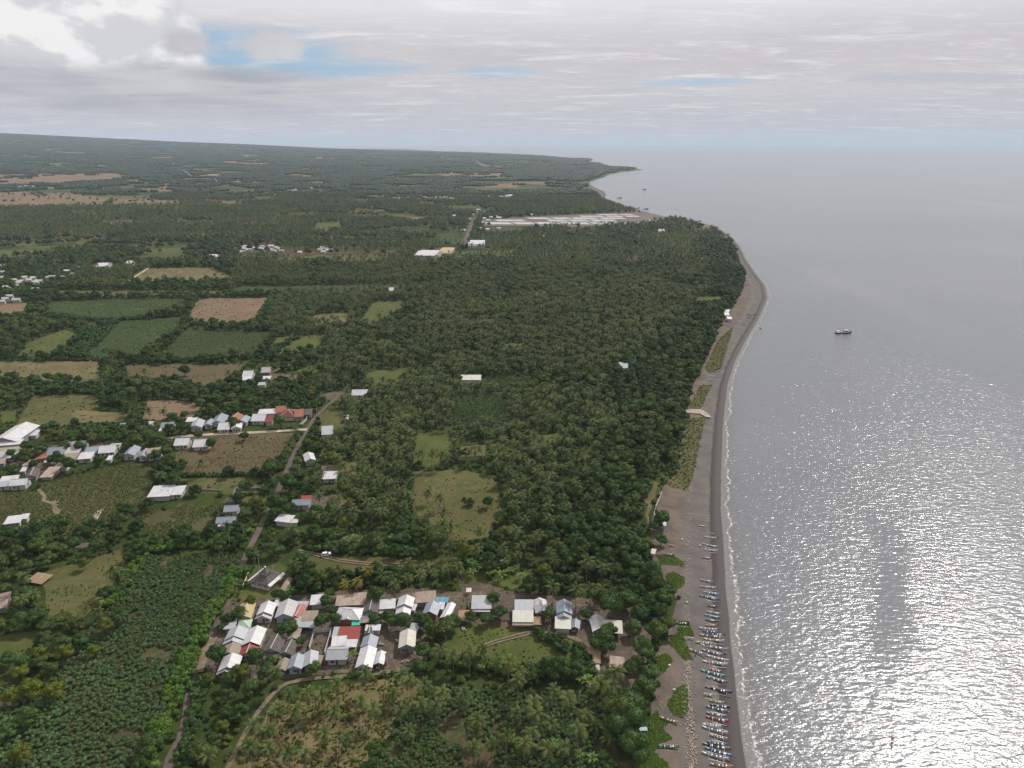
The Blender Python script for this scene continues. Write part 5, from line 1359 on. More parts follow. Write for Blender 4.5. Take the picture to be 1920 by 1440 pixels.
for i, (u, v, s_, lb) in enumerate(bigs):
    q = P(u, v, 7.5*s_)
    e = empty('broadleaf_tree', (q.x, q.y, 1.6), rng.uniform(0, 6.28), (s_,)*3); tag(e, lb, 'tree')
    B_ = BIG if i == 0 else BIG2
    link(bpy.data.objects.new('trunk', B_[0]), e); link(bpy.data.objects.new('crown', B_[1]), e)
    HOUSE.append((q.x, q.y, 6.5*s_))
# palms of the dry plot and the plots beside it (photo pixel of trunk foot)
fp = lambda L, z: [(z[0]+x/z[2], z[1]+y/z[2]) for x, y in L]
Z6 = (420, 1240, 4.0); Z7 = (820, 1220, 4.0)
plot = fp([(405,240),(505,350),(638,380),(748,380),(855,325),(1033,385),(1070,245),(1128,480),(415,500),(555,520),(835,470),(350,620),(232,610),(763,650),(923,675),(215,800),(355,800),(490,800),(620,800),(1275,340),(1340,235)], Z6)
plot2 = fp([(1400,300),(1510,330),(1640,370),(1790,380),(1480,430),(1590,470),(1330,520),(1390,610),(1900,600),(1870,780)], Z6)+fp([(610,300),(600,390),(590,560),(715,530),(870,420),(970,500),(1105,600),(740,620),(850,690),(1050,740),(700,760),(290,700),(275,840),(410,800),(820,860),(520,790),(930,860),(200,470),(650,850)], Z7)
sea_p = fp([(1240,300),(1330,330),(1215,460),(1290,400)], Z7)
top_p = [(648,1118),(672,1118),(742,1122),(765,1115),(690,1095),(790,1110),(720,1108)]
ordw = ['first', 'second', 'third', 'fourth', 'fifth', 'sixth', 'seventh', 'eighth', 'ninth', 'tenth', 'eleventh', 'twelfth', 'thirteenth', 'fourteenth', 'fifteenth', 'sixteenth', 'seventeenth', 'eighteenth', 'nineteenth', 'twentieth', 'twenty-first', 'twenty-second', 'twenty-third', 'twenty-fourth', 'twenty-fifth', 'twenty-sixth', 'twenty-seventh', 'twenty-eighth', 'twenty-ninth', 'thirtieth', 'thirty-first', 'thirty-second', 'thirty-third']
def add_palms(lst, what, group, sc_=(.62, .85), yellow=False):
    for i, (u, v) in enumerate(sorted(lst)):
        q = P(u, v, 1.6)
        INDIV_PALM.append((q.x, q.y, rng.uniform(*sc_), -1 if yellow and i < 3 else rng.randrange(6), 'coconut palm %s, %s from the left' % (what, ordw[i]), group))
add_palms(plot, 'on the dry grass plot below the village', 'palms of the dry grass plot', (.8, .98))
add_palms(plot2, 'among the cassava right of the dry plot', 'palms of the cassava plot', (.78, 1.0))
add_palms(sea_p, 'in the tall clump above the huge domed tree', 'tall palm clump near the beach', (.95, 1.1))
add_palms(top_p, 'in the row behind the village roofs', 'palms behind the village roofs', (.85, 1.0), True)
add_palms([(803,945),(825,957),(832,982),(775,925),(768,930),(790,870)], 'standing apart in the forest clearing', 'palms of the forest clearing', (.8, 1.1))
add_palms([(826,1250),(850,1262),(880,1262),(905,1240)], 'at the lower left rim of the meadow', 'palms at the meadow rim', (.8, .95))
add_palms([(238,1112),(163,1158),(230,1178),(187,1165)], 'at the rim of the left grass plot', 'palms by the left grass plot', (.6, .8))
add_palms([(1035,1140),(1080,1142),(1105,1135),(1125,1130),(1130,1090),(1100,1092)], 'behind the stepped roof house', 'palms behind the stepped roof house', (1.0, 1.15))

# random forest ------------------------------------------------
def candidates(ymin, ymax, sp, margin=1.12):
    xs_, ys_ = [], []
    y = ymin
    Wl = -.76*ymax*margin-60
    gy = np.arange(ymin, ymax, sp)
    out = []
    for yy in gy:
        f = yy*math.cos(TH)+CH*math.sin(TH); xl = -f*960/FP*margin-15; xr = min(float(coast(yy)), f*960/FP*margin)
        n_ = int((xr-xl)/sp)
        if n_ <= 0: continue
        xx = xl+(np.arange(n_)+nr.uniform(0, 1, n_))*sp
        out.append(np.stack([xx, np.full(n_, yy)+nr.uniform(-.5, .5, n_)*sp], 1))
    return np.vstack(out)
def free_mask(C, road_pad=2.0, beach_pad=1.0, house=True, fieldpad=True):
    x, y = C[:, 0], C[:, 1]
    ok = (x < bedge(y)-beach_pad)
    for poly, fo in zip(OPEN, FAR_OPEN):
        mn = poly.min(0); mx = poly.max(0)
        s_ = (x > mn[0]) & (x < mx[0]) & (y > mn[1]) & (y < mx[1]) & ok
        if s_.any():
            i_ = np.where(s_)[0]; ins = inpoly(x[i_], y[i_], poly)
            if fo: ins &= nr.random(len(ins)) > .07
            ok[i_[ins]] = False
    for pts, wd in ROADS:
        P_ = np.array(pts); mn = P_.min(0)-10; mx = P_.max(0)+10
        s_ = (x > mn[0]) & (x < mx[0]) & (y > mn[1]) & (y < mx[1]) & ok
        if s_.any():
            i_ = np.where(s_)[0]; d = seg_dist(x[i_], y[i_], pts[::2]+[pts[-1]]); ok[i_[d < wd/2+road_pad]] = False
    if house:
        for hx, hy, hr in HOUSE:
            # leave a small gap on the near side so that the house shows
            L = math.hypot(hx, hy); ux, uy = -hx/L, -hy/L
            ddx = x-hx; ddy = y-hy; al = ddx*ux+ddy*uy; ac = np.abs(ddx*uy-ddy*ux)
            ext = min(3.4/ max((CH/L), .12), 13)
            ok &= ~(((np.hypot(ddx, ddy) < hr+1.2)) | ((al > 0) & (al < hr+ext) & (ac < hr*.8)))
    return ok
def zone(pts): return np.array([tuple(PH(u, v).xy) for u, v in pts])
grove = [zone(q) for q in (
 [(500,470),(1000,440),(1300,440),(1375,520),(1330,600),(1290,660),(1250,740),(1215,800),(1150,850),(1100,900),(1090,1000),(960,1010),(950,880),(840,880),(780,980),(660,1000),(600,960),(590,900),(640,760),(560,690),(620,640),(500,620),(520,560)],
 [(700,1095),(860,1080),(860,1100),(700,1118)], [(940,1020),(1120,1020),(1130,1090),(960,1090)],
 [(430,480),(860,480),(860,540),(430,545)], [(0,390),(520,380),(600,440),(0,450)], [(150,500),(290,500),(230,545),(100,545)])]
scrub = zone([(0,600),(330,560),(520,560),(600,640),(640,740),(480,900),(440,1040),(0,1040),(-60,1100),(-60,600)])
def kinds(C):
    x, y = C[:, 0], C[:, 1]
    g = np.zeros(len(x), bool)
    for z_ in grove: g |= inpoly(x, y, z_)
    nz = vnoise(x+500, y, 55.0); nz2 = vnoise(x, y+900, 14.0)
    coastal = (coast(y)-x < 75+40*(vnoise(x, y, 60)-.5)) & (y < 1300)
    pp = np.where(g, .86, .16)
    pp = np.where(nz > .74, np.where(g, .25, .05), pp)
    pp = np.where(coastal, .10, pp)
    pp = np.where((y > 1300) & ~g, .55, pp)
    return nr.random(len(x)) < pp, coastal, g
C = candidates(128, 1000, 6.2)
ok = free_mask(C, beach_pad=3.0); C = C[ok]
isp, coastal, g = kinds(C)
ins = inpoly(C[:, 0], C[:, 1], scrub)
keep = np.where(g, nr.random(len(C)) < .66+.5*vnoise(C[:, 0]+33, C[:, 1], 30), nr.random(len(C)) < np.where(coastal, .92, np.where(ins, .74, .78)))
# clumps and gaps in the scrub
keep &= ~(ins & (vnoise(C[:, 0], C[:, 1], 38) < .30))
C, isp, coastal = C[keep], isp[keep], coastal[keep]
# avoid the hand placed ones
for x_, y_, s_, *_r in INDIV_TREE: 
    m_ = np.hypot(C[:, 0]-x_, C[:, 1]-y_) > 3.0*s_+1.5; C, isp, coastal = C[m_], isp[m_], coastal[m_]
for x_, y_, *_r in INDIV_PALM:
    m_ = np.hypot(C[:, 0]-x_, C[:, 1]-y_) > 3.5; C, isp, coastal = C[m_], isp[m_], coastal[m_]
u_, v_, f_ = proj(np.column_stack([C, np.full(len(C), 5.0)]))
vis = (u_ > -5) & (u_ < 1925) & (v_ < 1445)
LM = [(612,1040,'the white car'),(500,1085,'the mosque'),(1050,1130,'the stepped blue roof'),(975,1130,'the paired sheet roofs'),(905,1135,'the pale grey shed'),(1168,1345,'the huge domed tree'),(1155,1165,'the sandy yard'),
 (855,940,'the forest clearing'),(808,840,'the small upper clearing'),(895,775,'the bluish cassava plot'),(565,945,'the roadside blue grey house'),(532,973,'the tilted white roof'),(575,865,'the roadside white gable'),(615,890,'the black roofed house'),
 (580,805,'the road junction'),(672,740,'the house at the road bend'),(430,965,'the two blue grey houses'),(310,920,'the two part sheet roof'),(190,965,'the pale sand patch'),(30,970,'the bright roof at the left edge'),(155,1090,'the left grass plot'),(60,1260,'the lower left edge'),
 (150,1300,'the cassava field'),(340,880,'the dry crop field'),(420,770,'the roadside house row'),(100,840,'the left village'),(430,1265,'the corner house'),(700,1290,'the village path'),(960,1220,'the meadow'),(1240,975,'the beach kiosks'),(1230,1100,'the upper boat beach'),
 (1255,860,'the olive beach grass'),(1290,780,'the stream mouth'),(1060,985,'the pale domed tree'),(880,708,'the long white shed'),(820,1010,'the bright domed tree'),(870,1060,'the banana grove'),(1330,660,'the far grass strip'),(1100,1250,'the thatched huts'),(900,1400,'the bottom centre plot'),(440,1400,'the dirt path')]
def near_lm(u, v):
    k_ = min(range(len(LM)), key=lambda i: (LM[i][0]-u)**2+((LM[i][1]-v)*1.3)**2); du, dv = u-LM[k_][0], v-LM[k_][1]
    if abs(du) > abs(dv)*1.2: sd_ = 'right of' if du > 0 else 'left of'
    else: sd_ = 'below' if dv > 0 else 'above'
    return '%s %s' % (sd_, LM[k_][2])
dist = np.hypot(np.hypot(C[:, 0], C[:, 1]), CH-5)
used = np.zeros(len(C), bool)
for kind, sel, lst, cap in (('palm', isp, INDIV_PALM, 300-len(INDIV_PALM)), ('tree', ~isp, INDIV_TREE, 297-len(INDIV_TREE))):
    i_ = np.where(sel & vis)[0]; i_ = i_[np.argsort(dist[i_])][:cap]; used[i_] = True
    grp = {}
    for j in i_: grp.setdefault(near_lm(u_[j], v_[j]), []).append(j)
    for pl_, js in grp.items():
        js.sort(key=lambda j: u_[j])
        for r0, j in enumerate(js):
            nm_ = 'coconut palm' if kind == 'palm' else ('rounded dark tree' if coastal[j] else 'leafy tree')
            lb = '%s %s, %s from the left' % (nm_, pl_, ordw[r0] if r0 < len(ordw) else 'far') if len(js) > 1 else nm_+' '+pl_
            gp = 'forest palms' if kind == 'palm' else 'forest trees'
            if kind == 'palm': lst.append((C[j, 0], C[j, 1], rng.uniform(.75, 1.05), rng.randrange(6), lb, gp))
            else: lst.append((C[j, 0], C[j, 1], rng.uniform(.65, 1.15) if not coastal[j] else rng.uniform(.85, 1.35), rng.choice([0, 1, 2, 3, 5, 6, 7, 0, 5, 4]) if not coastal[j] else rng.choice([1, 3, 6, 5]), lb, gp))
for x_, y_, s_, k_, lb, gp in INDIV_PALM:
    e = empty('coconut_palm', (x_, y_, 1.6), rng.uniform(0, 6.28), (s_, s_, s_*rng.uniform(.9, 1.12))); tag(e, lb, 'palm tree', gp)
    T_ = PALM_Y if k_ < 0 else PALM[k_]
    link(bpy.data.objects.new('trunk', T_[0]), e); link(bpy.data.objects.new('crown', T_[1]), e)
for x_, y_, s_, k_, lb, gp in INDIV_TREE:
    e = empty('broadleaf_tree', (x_, y_, 1.6), rng.uniform(0, 6.28), (s_*rng.uniform(.92, 1.08), s_*rng.uniform(.92, 1.08), s_*rng.uniform(.85, 1.1))); tag(e, lb, 'tree', gp)
    T_ = TREE[k_]
    link(bpy.data.objects.new('trunk', T_[0]), e); link(bpy.data.objects.new('crown', T_[1]), e)
pc = proto_col('palm_variant', [merged_proto('palm_variant', t_) for t_ in PALM])
tcol = proto_col('tree_variant', [merged_proto('tree_variant', t_[:2]) for t_ in TREE])
def scatter_set(C, sel, coll, nvar, name, label, srange, cat=None, zoff=0, weights=None):
    c_ = C[sel]; n_ = len(c_)
    if n_ == 0: return
    z_ = land_z(c_[:, 0], c_[:, 1])+zoff
    idx = nr.integers(0, nvar, n_) if weights is None else nr.choice(nvar, n_, p=weights)
    gn_scatter(name, np.column_stack([c_, z_]), nr.uniform(0, 6.28, n_), nr.uniform(*srange, n_), idx, coll, label)
wt = np.array([.18, .13, .18, .12, .10, .1, .09, .10]); wt /= wt.sum()
scatter_set(C, isp & ~used, pc, 6, 'palm_grove', 'coconut palms of the wider grove beyond the nearest ones', (.72, 1.08))
scatter_set(C, ~isp & ~used & ~coastal, tcol, 8, 'woodland', 'broadleaf trees beyond the nearest ones', (.6, 1.2), weights=wt)
wc = np.array([.12, .26, .08, .26, .0, .1, .18, 0]); wc /= wc.sum()
scatter_set(C, ~isp & ~used & coastal, tcol, 8, 'coastal_woodland', 'broadleaf trees of the belt along the distant beach', (.85, 1.45), weights=wc)

# second belt 1000 - 2600 m : lighter prototypes
lp = []
for i in range(4):
    V, F = palm_crown_arrays(7.8, 11, 4.0, 3, 3); tm = MB(); tm.tube([(0, 0, 0), (0, 0, 7.8)], .18, 4)
    lp.append(merged_proto('palm_light', [tm.mesh('t', mat_bark), np_mesh('c', V, F, M_palm)]))
lt_ = []
for i in range(5):
    V, Ft, Fq = crown_arrays(broad_lobes(3.6, 4.0, 4), 26, .5, ICO1, .95)
    lt_.append(np_mesh('tree_light', V, [Ft, Fq], [M_leaf, M_leafd, M_far, M_leafd, M_far][i]))
lpc = proto_col('palm_light', lp); ltc = proto_col('tree_light', lt_)
C = candidates(1000, 2500, 9.0)
ok = free_mask(C, 3, 2, True); C = C[ok]; isp, coastal, g = kinds(C)
keep = (.6*vnoise(C[:, 0], C[:, 1], 110)+.4*vnoise(C[:, 0]+9, C[:, 1], 35) > .37) | (g & (nr.random(len(C)) < .85)) | coastal; C, isp, coastal = C[keep], isp[keep], coastal[keep]
scatter_set(C, isp, lpc, 4, 'distant_palm_grove', 'far coconut groves merging into one texture', (.95, 1.3))
scatter_set(C, ~isp, ltc, 5, 'distant_woodland', 'far broadleaf woods merging into one texture', (.95, 1.6))
# third belt: clumps of wood over the hazy plain
def clump(n_, half):
    Vs, Ft, Fq = [], [], []; nv = 0
    for k_ in range(n_):
        c0 = np.array([rng.uniform(-half, half), rng.uniform(-half, half), rng.uniform(3, 5.5)]); r_ = rng.uniform(3.0, 5.0)
        V, t1, q1 = crown_arrays([(c0, r_)], 10, 1.0, ICO1, 1.0)
        Vs.append(V); Ft.append(t1+nv); Fq.append(q1+nv); nv += len(V)
    return np_mesh('wood_clump', np.vstack(Vs), [np.vstack(Ft), np.vstack(Fq)], M_far)
cc_ = proto_col('wood_clump', [clump(26, 24) for _ in range(5)])
C = candidates(2500, 12500, 38.0, 1.08)
ok = free_mask(C, 6, 25, False); C = C[ok]
nz = .6*vnoise(C[:, 0], C[:, 1]*.55, 260)+.4*vnoise(C[:, 0]+77, C[:, 1], 90)
st = vnoise(C[:, 0]*.5, C[:, 1], 70)
C = C[(nz > .45) | ((st > .62) & (nz > .3))]
scatter_set(C, np.ones(len(C), bool), cc_, 5, 'far_woodland', 'hazy far woods covering the plain up to the hills', (.85, 1.25))

# shrubs and undergrowth (close belt)
def bush_proto(mat, r_=.9, leafn=60, ls=.22, nl=3, h=.6):
    lobes = [(np.array([rng.uniform(-.5, .5)*r_, rng.uniform(-.5, .5)*r_, h*rng.uniform(.7, 1.2)]), r_*rng.uniform(.55, .85)) for _ in range(nl)]
    V, Ft, Fq = crown_arrays(lobes, leafn, ls, ICO1, .8); return np_mesh('bush', V, [Ft, Fq], mat)
shrubs = proto_col('shrub', [bush_proto(M_leaf), bush_proto(M_leafd), bush_proto(M_hedge), bush_proto(M_leafy), bush_proto(M_reed, .8, 50, .2)])
C = candidates(120, 520, 3.1)
C = C[free_mask(C, .8, .5, True)]
C = C[vnoise(C[:, 0], C[:, 1], 12) > .30]
n_ = len(C); ws = np.array([.3, .27, .13, .08, .22])
scatter_set(C, np.ones(n_, bool), shrubs, 5, 'undergrowth', 'low shrubs and weeds filling the ground between trees', (.6, 1.5), weights=ws)
C = candidates(520, 1100, 6.0); C = C[free_mask(C, 1, 1, True)]
scatter_set(C, np.ones(len(C), bool), shrubs, 5, 'distant_undergrowth', 'shrubs under the farther trees', (1.2, 2.4), weights=ws)

# planted crops
def rows_in(poly, sp, row, ang, jit=.25, keep=1.0):
    poly = np.asarray(poly); mn = poly.min(0); mx = poly.max(0); c0 = (mn+mx)/2; half = np.hypot(*(mx-mn))/2
    a = np.arange(-half, half, sp); b_ = np.arange(-half, half, row); A_, B_ = np.meshgrid(a, b_)
    A_ = A_.ravel()+nr.uniform(-jit, jit, A_.size)*sp; B_ = B_.ravel()+nr.uniform(-jit, jit, B_.size)*row
    x = c0[0]+A_*math.cos(ang)-B_*math.sin(ang); y = c0[1]+A_*math.sin(ang)+B_*math.cos(ang)
    s_ = inpoly(x, y, poly) & (nr.random(len(x)) < keep)
    return np.stack([x[s_], y[s_]], 1)
cass = proto_col('cassava', [bush_proto(M_cass, .62, 46, .20, 3, .75) for _ in range(3)]+[bush_proto(M_reed, .5, 40, .2, 2, .4)])
def crop(poly, sp, row, ang, name, label, coll, nvar, srange, keep=1.0, patchy=None, wts=None):
    C = rows_in(poly, sp, row, ang, keep=keep)
    if patchy: C = C[vnoise(C[:, 0], C[:, 1], patchy[0]) > patchy[1]]
    C = C[free_mask_roads(C)]
    scatter_set(C, np.ones(len(C), bool), coll, nvar, name, label, srange, weights=wts)
def free_mask_roads(C):
    x, y = C[:, 0], C[:, 1]; ok = np.ones(len(x), bool)
    for pts, wd in ROADS:
        ok &= seg_dist(x, y, pts[::2]+[pts[-1]]) > wd/2+.4
    for hx, hy, hr in HOUSE: ok &= np.hypot(x-hx, y-hy) > hr
    return ok
F_ = FP_POLY
crop(F_[0], 1.35, 1.65, .15, 'cassava_crop', 'rows of blue green cassava bushes in the lower left field', cass, 4, (.85, 1.4), .95, (7, .14), np.array([.31, .31, .31, .07]))
crop(F_[4], 1.2, 1.5, .1, 'cassava_crop', 'cassava bushes under the palms at the bottom centre', cass, 4, (.8, 1.4), .85, (9, .33), np.array([.30, .30, .30, .10]))
maize = proto_col('maize', [bush_proto(M_reed, .45, 26, .2, 2, .5), bush_proto(M_dry, .35, 22, .16, 2, .35), bush_proto(M_cass, .45, 26, .18, 2, .4)])
crop(F_[14], 1.15, 1.3, .3, 'maize_crop', 'olive maize plants in the field below the left village', maize, 3, (.55, 1.1), .85, None, np.array([.62, .16, .22]))
crop(F_[18], 1.15, 1.3, .3, 'maize_crop', 'crop plants beside the blue roofed houses', maize, 3, (.6, 1.1), .85, (8, .3), np.array([.5, .15, .35]))
crop(F_[15], 1.8, 2.0, 1.1, 'dry_crop', 'dry maize stalks in the reddish field by the road', maize, 3, (.7, 1.1), .6, (10, .35), np.array([.15, .75, .1]))
croprow = proto_col('crop_row_plant', [bush_proto(M_crop, .62, 34, .24, 2, .18) for _ in range(3)])
for k_, an, col_, nm in ((23, .55, 2, 'teal crop rows in the tilted field'), (24, .4, 2, 'dark green crop rows in the wide field'), (26, .5, 2, 'light green crop rows')):
    crop(F_[k_], 1.7, 3.0, an, 'crop_rows', nm, croprow, 3, (.9, 1.4), .9, (14, .10))
crop(F_[12], 1.6, 2.0, .3, 'cassava_crop', 'blue green cassava bushes in the forest plot', cass, 3, (1.0, 1.8), .85)
crop(F_[13], 2.0, 2.4, .3, 'cassava_crop', 'cassava bushes beside the long white shed', cass, 3, (1.0, 1.8), .8)
tuft = proto_col('tuft', [bush_proto(M_dry, .38, 34, .2, 2, .12), bush_proto(M_reed, .40, 34, .2, 2, .12), bush_proto(M_leaf, .42, 34, .18, 2, .2)])
crop(F_[3], .95, 1.05, .2, 'dry_grass', 'tufts of dry and green grass under the palms of the plot', tuft, 3, (.5, 1.35), .7, (5, .25), np.array([.40, .42, .18]))
for k_, nm in ((1, 'left grass plot'), (9, 'meadow crossed by the track'), (10, 'forest clearing'), (11, 'small upper clearing'), (2, 'left edge corner'), (6, 'mosque lawn'), (7, 'village ground'), (8, 'seaside yard')):
    kp = {6: .1, 7: .30, 8: .34}.get(k_, .5)
    crop(F_[k_], 1.6, 1.8, .4, 'grass_tufts', 'tufts of grass and weeds on the %s' % nm, tuft, 3, (.4, 1.1) if kp > .2 else (.35, .8), kp, (8, .42), np.array([.25, .65, .10]))

for k_ in (5, 15, 16, 17, 19, 20, 21, 22, 25, 27, 29, 30, 31):
    if k_ < len(F_): crop(F_[k_], 2.4, 2.8, .3, 'field_weeds', 'weeds scattered over a field', tuft, 3, (.6, 1.7), .30, (16, .48), np.array([.45, .5, .05]))
# beach vines: three green mats and the big one at the bottom
vines = proto_col('vine', [bush_proto(M_vine, .42, 40, .17, 2, .0), bush_proto(M_vine, .36, 36, .17, 2, -.02)])
for pts, lb in (([(1248,1078),(1262,1072),(1283,1082),(1284,1095),(1272,1105),(1252,1098)], 'round green vine mat at the upper boat beach'),
                ([(1272,1165),(1290,1164),(1301,1188),(1300,1192),(1280,1190),(1290,1215),(1297,1235),(1285,1238),(1262,1215),(1252,1205),(1270,1185)], 'green vine mat beside the dark hull'),
                ([(1270,1290),(1286,1285),(1292,1300),(1288,1335),(1280,1345),(1262,1342),(1250,1322)], 'oval green vine mat in the middle of the sand'),
                ([(1232,1330),(1238,1345),(1262,1352),(1240,1365),(1262,1385),(1240,1395),(1225,1410),(1250,1430),(1262,1450),(1262,1500),(1190,1500),(1195,1400),(1215,1350)], 'broad vine carpet between forest and sand at the bottom'),
                ([(1232,1230),(1252,1225),(1262,1240),(1245,1262),(1232,1255)], 'small green scrub beside the beach yard'),
                ([(1230,1040),(1262,1042),(1285,1055),(1280,1062),(1240,1058)], 'low green scrub above the rubbish heap')):
    poly = np.array([tuple(P(u, v, 1.7).xy) for u, v in pts])
    field('vine_ground', pts, 'green', 'ground under the '+lb, 1.72, openf=False)
    C = rows_in(poly, .52, .52, .3, .45); n_ = len(C)
    z_ = np.array([beach_z(a, b_) for a, b_ in C])
    gn_scatter('beach_vines', np.column_stack([C, z_]), nr.uniform(0, 6.28, n_), nr.uniform(.6, 1.2, n_), nr.integers(0, 2, n_), vines, lb)
# sparse dry grass on the upper beach
for pts, lb in (([(1290,785),(1322,782),(1300,890),(1290,920),(1262,915),(1245,905),(1270,880)], 'olive grass strip on the upper beach'), ([(1312,722),(1335,722),(1312,770),(1292,765)], 'short grass strip above the stream mouth'), ([(1345,640),(1375,612),(1352,690),(1330,700),(1322,690)], 'grass strip below the distant boats')):
    poly = np.array([tuple(P(u, v, 1.7).xy) for u, v in pts])
    field('grass_strip', pts, 'grass', lb, 1.75)
    C = rows_in(poly, 1.6, 1.6, .3, .4, .8); n_ = len(C)
    gn_scatter('beach_grass', np.column_stack([C, np.full(n_, 1.7)]), nr.uniform(0, 6.28, n_), nr.uniform(.7, 1.4, n_), nr.integers(0, 2, n_), tuft, 'tufts on the '+lb)

# hedges: each one a thing of its own, real merged mesh
def get_arrays(me):
    n_ = len(me.vertices); co = np.empty(n_*3, np.float32); me.vertices.foreach_get('co', co)
    lt = np.empty(len(me.polygons), np.int32); me.polygons.foreach_get('loop_total', lt)
    ls = np.empty(len(me.polygons), np.int32); me.polygons.foreach_get('loop_start', ls)
    vi = np.empty(len(me.loops), np.int32); me.loops.foreach_get('vertex_index', vi)
    T_ = vi[ls[lt == 3][:, None]+np.arange(3)]; Q_ = vi[ls[lt == 4][:, None]+np.arange(4)]
    return co.reshape(-1, 3), T_, Q_
hp = [get_arrays(bush_proto(M_hedge, 1.25, 60, .30, 3, 1.6)) for _ in range(3)]
hp_far = [get_arrays(bush_proto(M_leafd, 1.6, 26, .42, 2, 1.4)) for _ in range(3)]
def hedge(pts, width, mat, label, dens=.35, s_=(.8, 1.3), far=False):
    W_ = [P(u, v, 1.6) for u, v in pts]; o0 = W_[0]; Vs, T_, Q_ = [], [], []; nv = 0
    for a, b_ in zip(W_[:-1], W_[1:]):
        L = (b_-a).length; n_ = max(1, int(L*width*dens)); d = (b_-a).normalized(); nn = Vector((-d.y, d.x, 0))
        for k_ in range(n_):
            q = a+d*rng.uniform(0, L)+nn*rng.uniform(-.5, .5)*width-o0
            co, t1, q1 = rng.choice(hp_far if far else hp); sc1 = rng.uniform(*s_); th_ = rng.uniform(0, 6.28); c1, s1 = math.cos(th_), math.sin(th_)
            v = co*sc1; v = np.stack([v[:, 0]*c1-v[:, 1]*s1+q.x, v[:, 0]*s1+v[:, 1]*c1+q.y, v[:, 2]+q.z*0], 1)
            Vs.append(v); T_.append(t1+nv); Q_.append(q1+nv); nv += len(v)
    me = np_mesh('hedge', np.vstack(Vs), [np.vstack(T_), np.vstack(Q_)], mat)
    o = link(bpy.data.objects.new('hedge', me)); o.location = (o0.x, o0.y, 1.6)
    tag(o, label, 'hedge')
hedge([(452,1068),(425,1110),(385,1175),(352,1240),(330,1310),(300,1380),(272,1450)], 6.5, M_hedge, 'bright green hedge strip between the cassava field and the road', .34)
hedge([(275,1030),(340,1024),(400,1018),(428,1025)], 8, M_hedge, 'bright green hedge across the top of the cassava field', .36)
hedge([(270,1045),(245,1080),(215,1120),(200,1140)], 5, M_hedge, 'bright green hedge right of the left grass plot', .34)
hedge([(855,1245),(900,1255),(985,1262),(1080,1268)], 4.5, M_leaf, 'dense hedge along the lower side of the meadow', .5, (.9, 1.5))
hedge([(600,1268),(700,1270),(800,1262)], 2.2, M_leaf, 'low rough hedge below the village path', .5, (.4, .7))
hedge([(318,893),(400,893),(492,890)], 3.0, M_leaf, 'trimmed hedge between the dry crop and the grass strip', .5, (.6, .9))
hedge([(392,1262),(372,1310),(358,1372),(338,1445)], 4, M_leaf, 'weedy hedge right of the road at the bottom edge', .4, (.7, 1.2))
hedge([(448,1118),(468,1075),(492,1030)], 1.6, M_leaf, 'thin weedy hedge right of the road by the mosque', .5, (.4, .8))
hedge([(560,860),(582,820),(598,792)], 2.5, M_leafd, 'hedge right of the road below the junction', .4, (.7, 1.2))
hedge([(525,885),(545,840),(562,815)], 3, M_leaf, 'hedge between the dry crop and the road', .45, (.8, 1.4))
hedge([(345,870),(330,890),(300,925)], 4, M_leafd, 'dark hedge at the left end of the dry crop', .4)
hedge([(205,602),(280,598),(348,590)], 7, M_leafd, 'dark hedge above the teal crop rows', .14, (1.0, 1.5), True)
hedge([(128,676),(165,650),(205,605)], 16, M_leafd, 'wide dark hedge left of the teal crop rows', .13, (1.1, 1.8), True)
hedge([(268,668),(305,645),(348,612)], 7, M_leafd, 'dark hedge between the two crop fields', .16, (1.0, 1.7), True)
hedge([(352,608),(400,612),(482,614),(520,622)], 7, M_leafd, 'dark hedge under the wide brown field', .16, (1.0, 1.5), True)
hedge([(350,606),(352,585),(368,560)], 6, M_leaf, 'hedge left of the wide brown field', .16, (1.0, 1.5), True)
hedge([(512,558),(495,590),(482,612)], 9, M_leaf, 'hedge right of the wide brown field', .14, (1.0, 1.7), True)
hedge([(90,674),(140,676),(200,677),(300,678)], 5, M_leaf, 'hedge under the teal crop rows', .2, (.9, 1.3), True)
hedge([(300,678),(400,677),(470,672),(520,655),(560,632)], 7, M_leafd, 'hedge under the dark crop rows', .16, (.9, 1.6), True)
hedge([(238,718),(330,724),(400,738),(440,715)], 12, M_leafd, 'broad dark hedge below the reddish field', .15, (1.0, 1.8), True)
hedge([(200,680),(205,720),(190,745)], 8, M_leafd, 'dark hedge left of the reddish field', .16, (1.0, 1.8), True)
hedge([(60,738),(130,736),(200,738)], 6, M_leafd, 'dark hedge above the left grass field', .2, (1.0, 1.5), True)
hedge([(240,535),(330,533),(440,530),(520,535)], 8, M_leafd, 'dark hedge below the tan field', .13, (1.0, 1.6), True)
hedge([(85,590),(150,600),(205,602)], 9, M_leafd, 'dark hedge below the light green crop', .13, (1.0, 1.6), True)
hedge([(575,1030),(640,1034),(700,1036),(780,1042)], 6, M_leaf, 'shrubby hedge along the top of the mown clearing', .3, (.8, 1.4))
hedge([(560,1098),(620,1092),(700,1090),(790,1082)], 10, M_leafd, 'dense dark hedge between the clearing and the village roofs', .3, (.9, 1.5))
hedge([(1075,1215),(1095,1240),(1100,1275)], 5, M_leafd, 'dark hedge at the right end of the meadow', .4, (.9, 1.4))
hedge([(1000,1192),(1040,1200),(1065,1228)], 4.5, M_leafd, 'bushy hedge in the right half of the meadow', .4, (.8, 1.3))

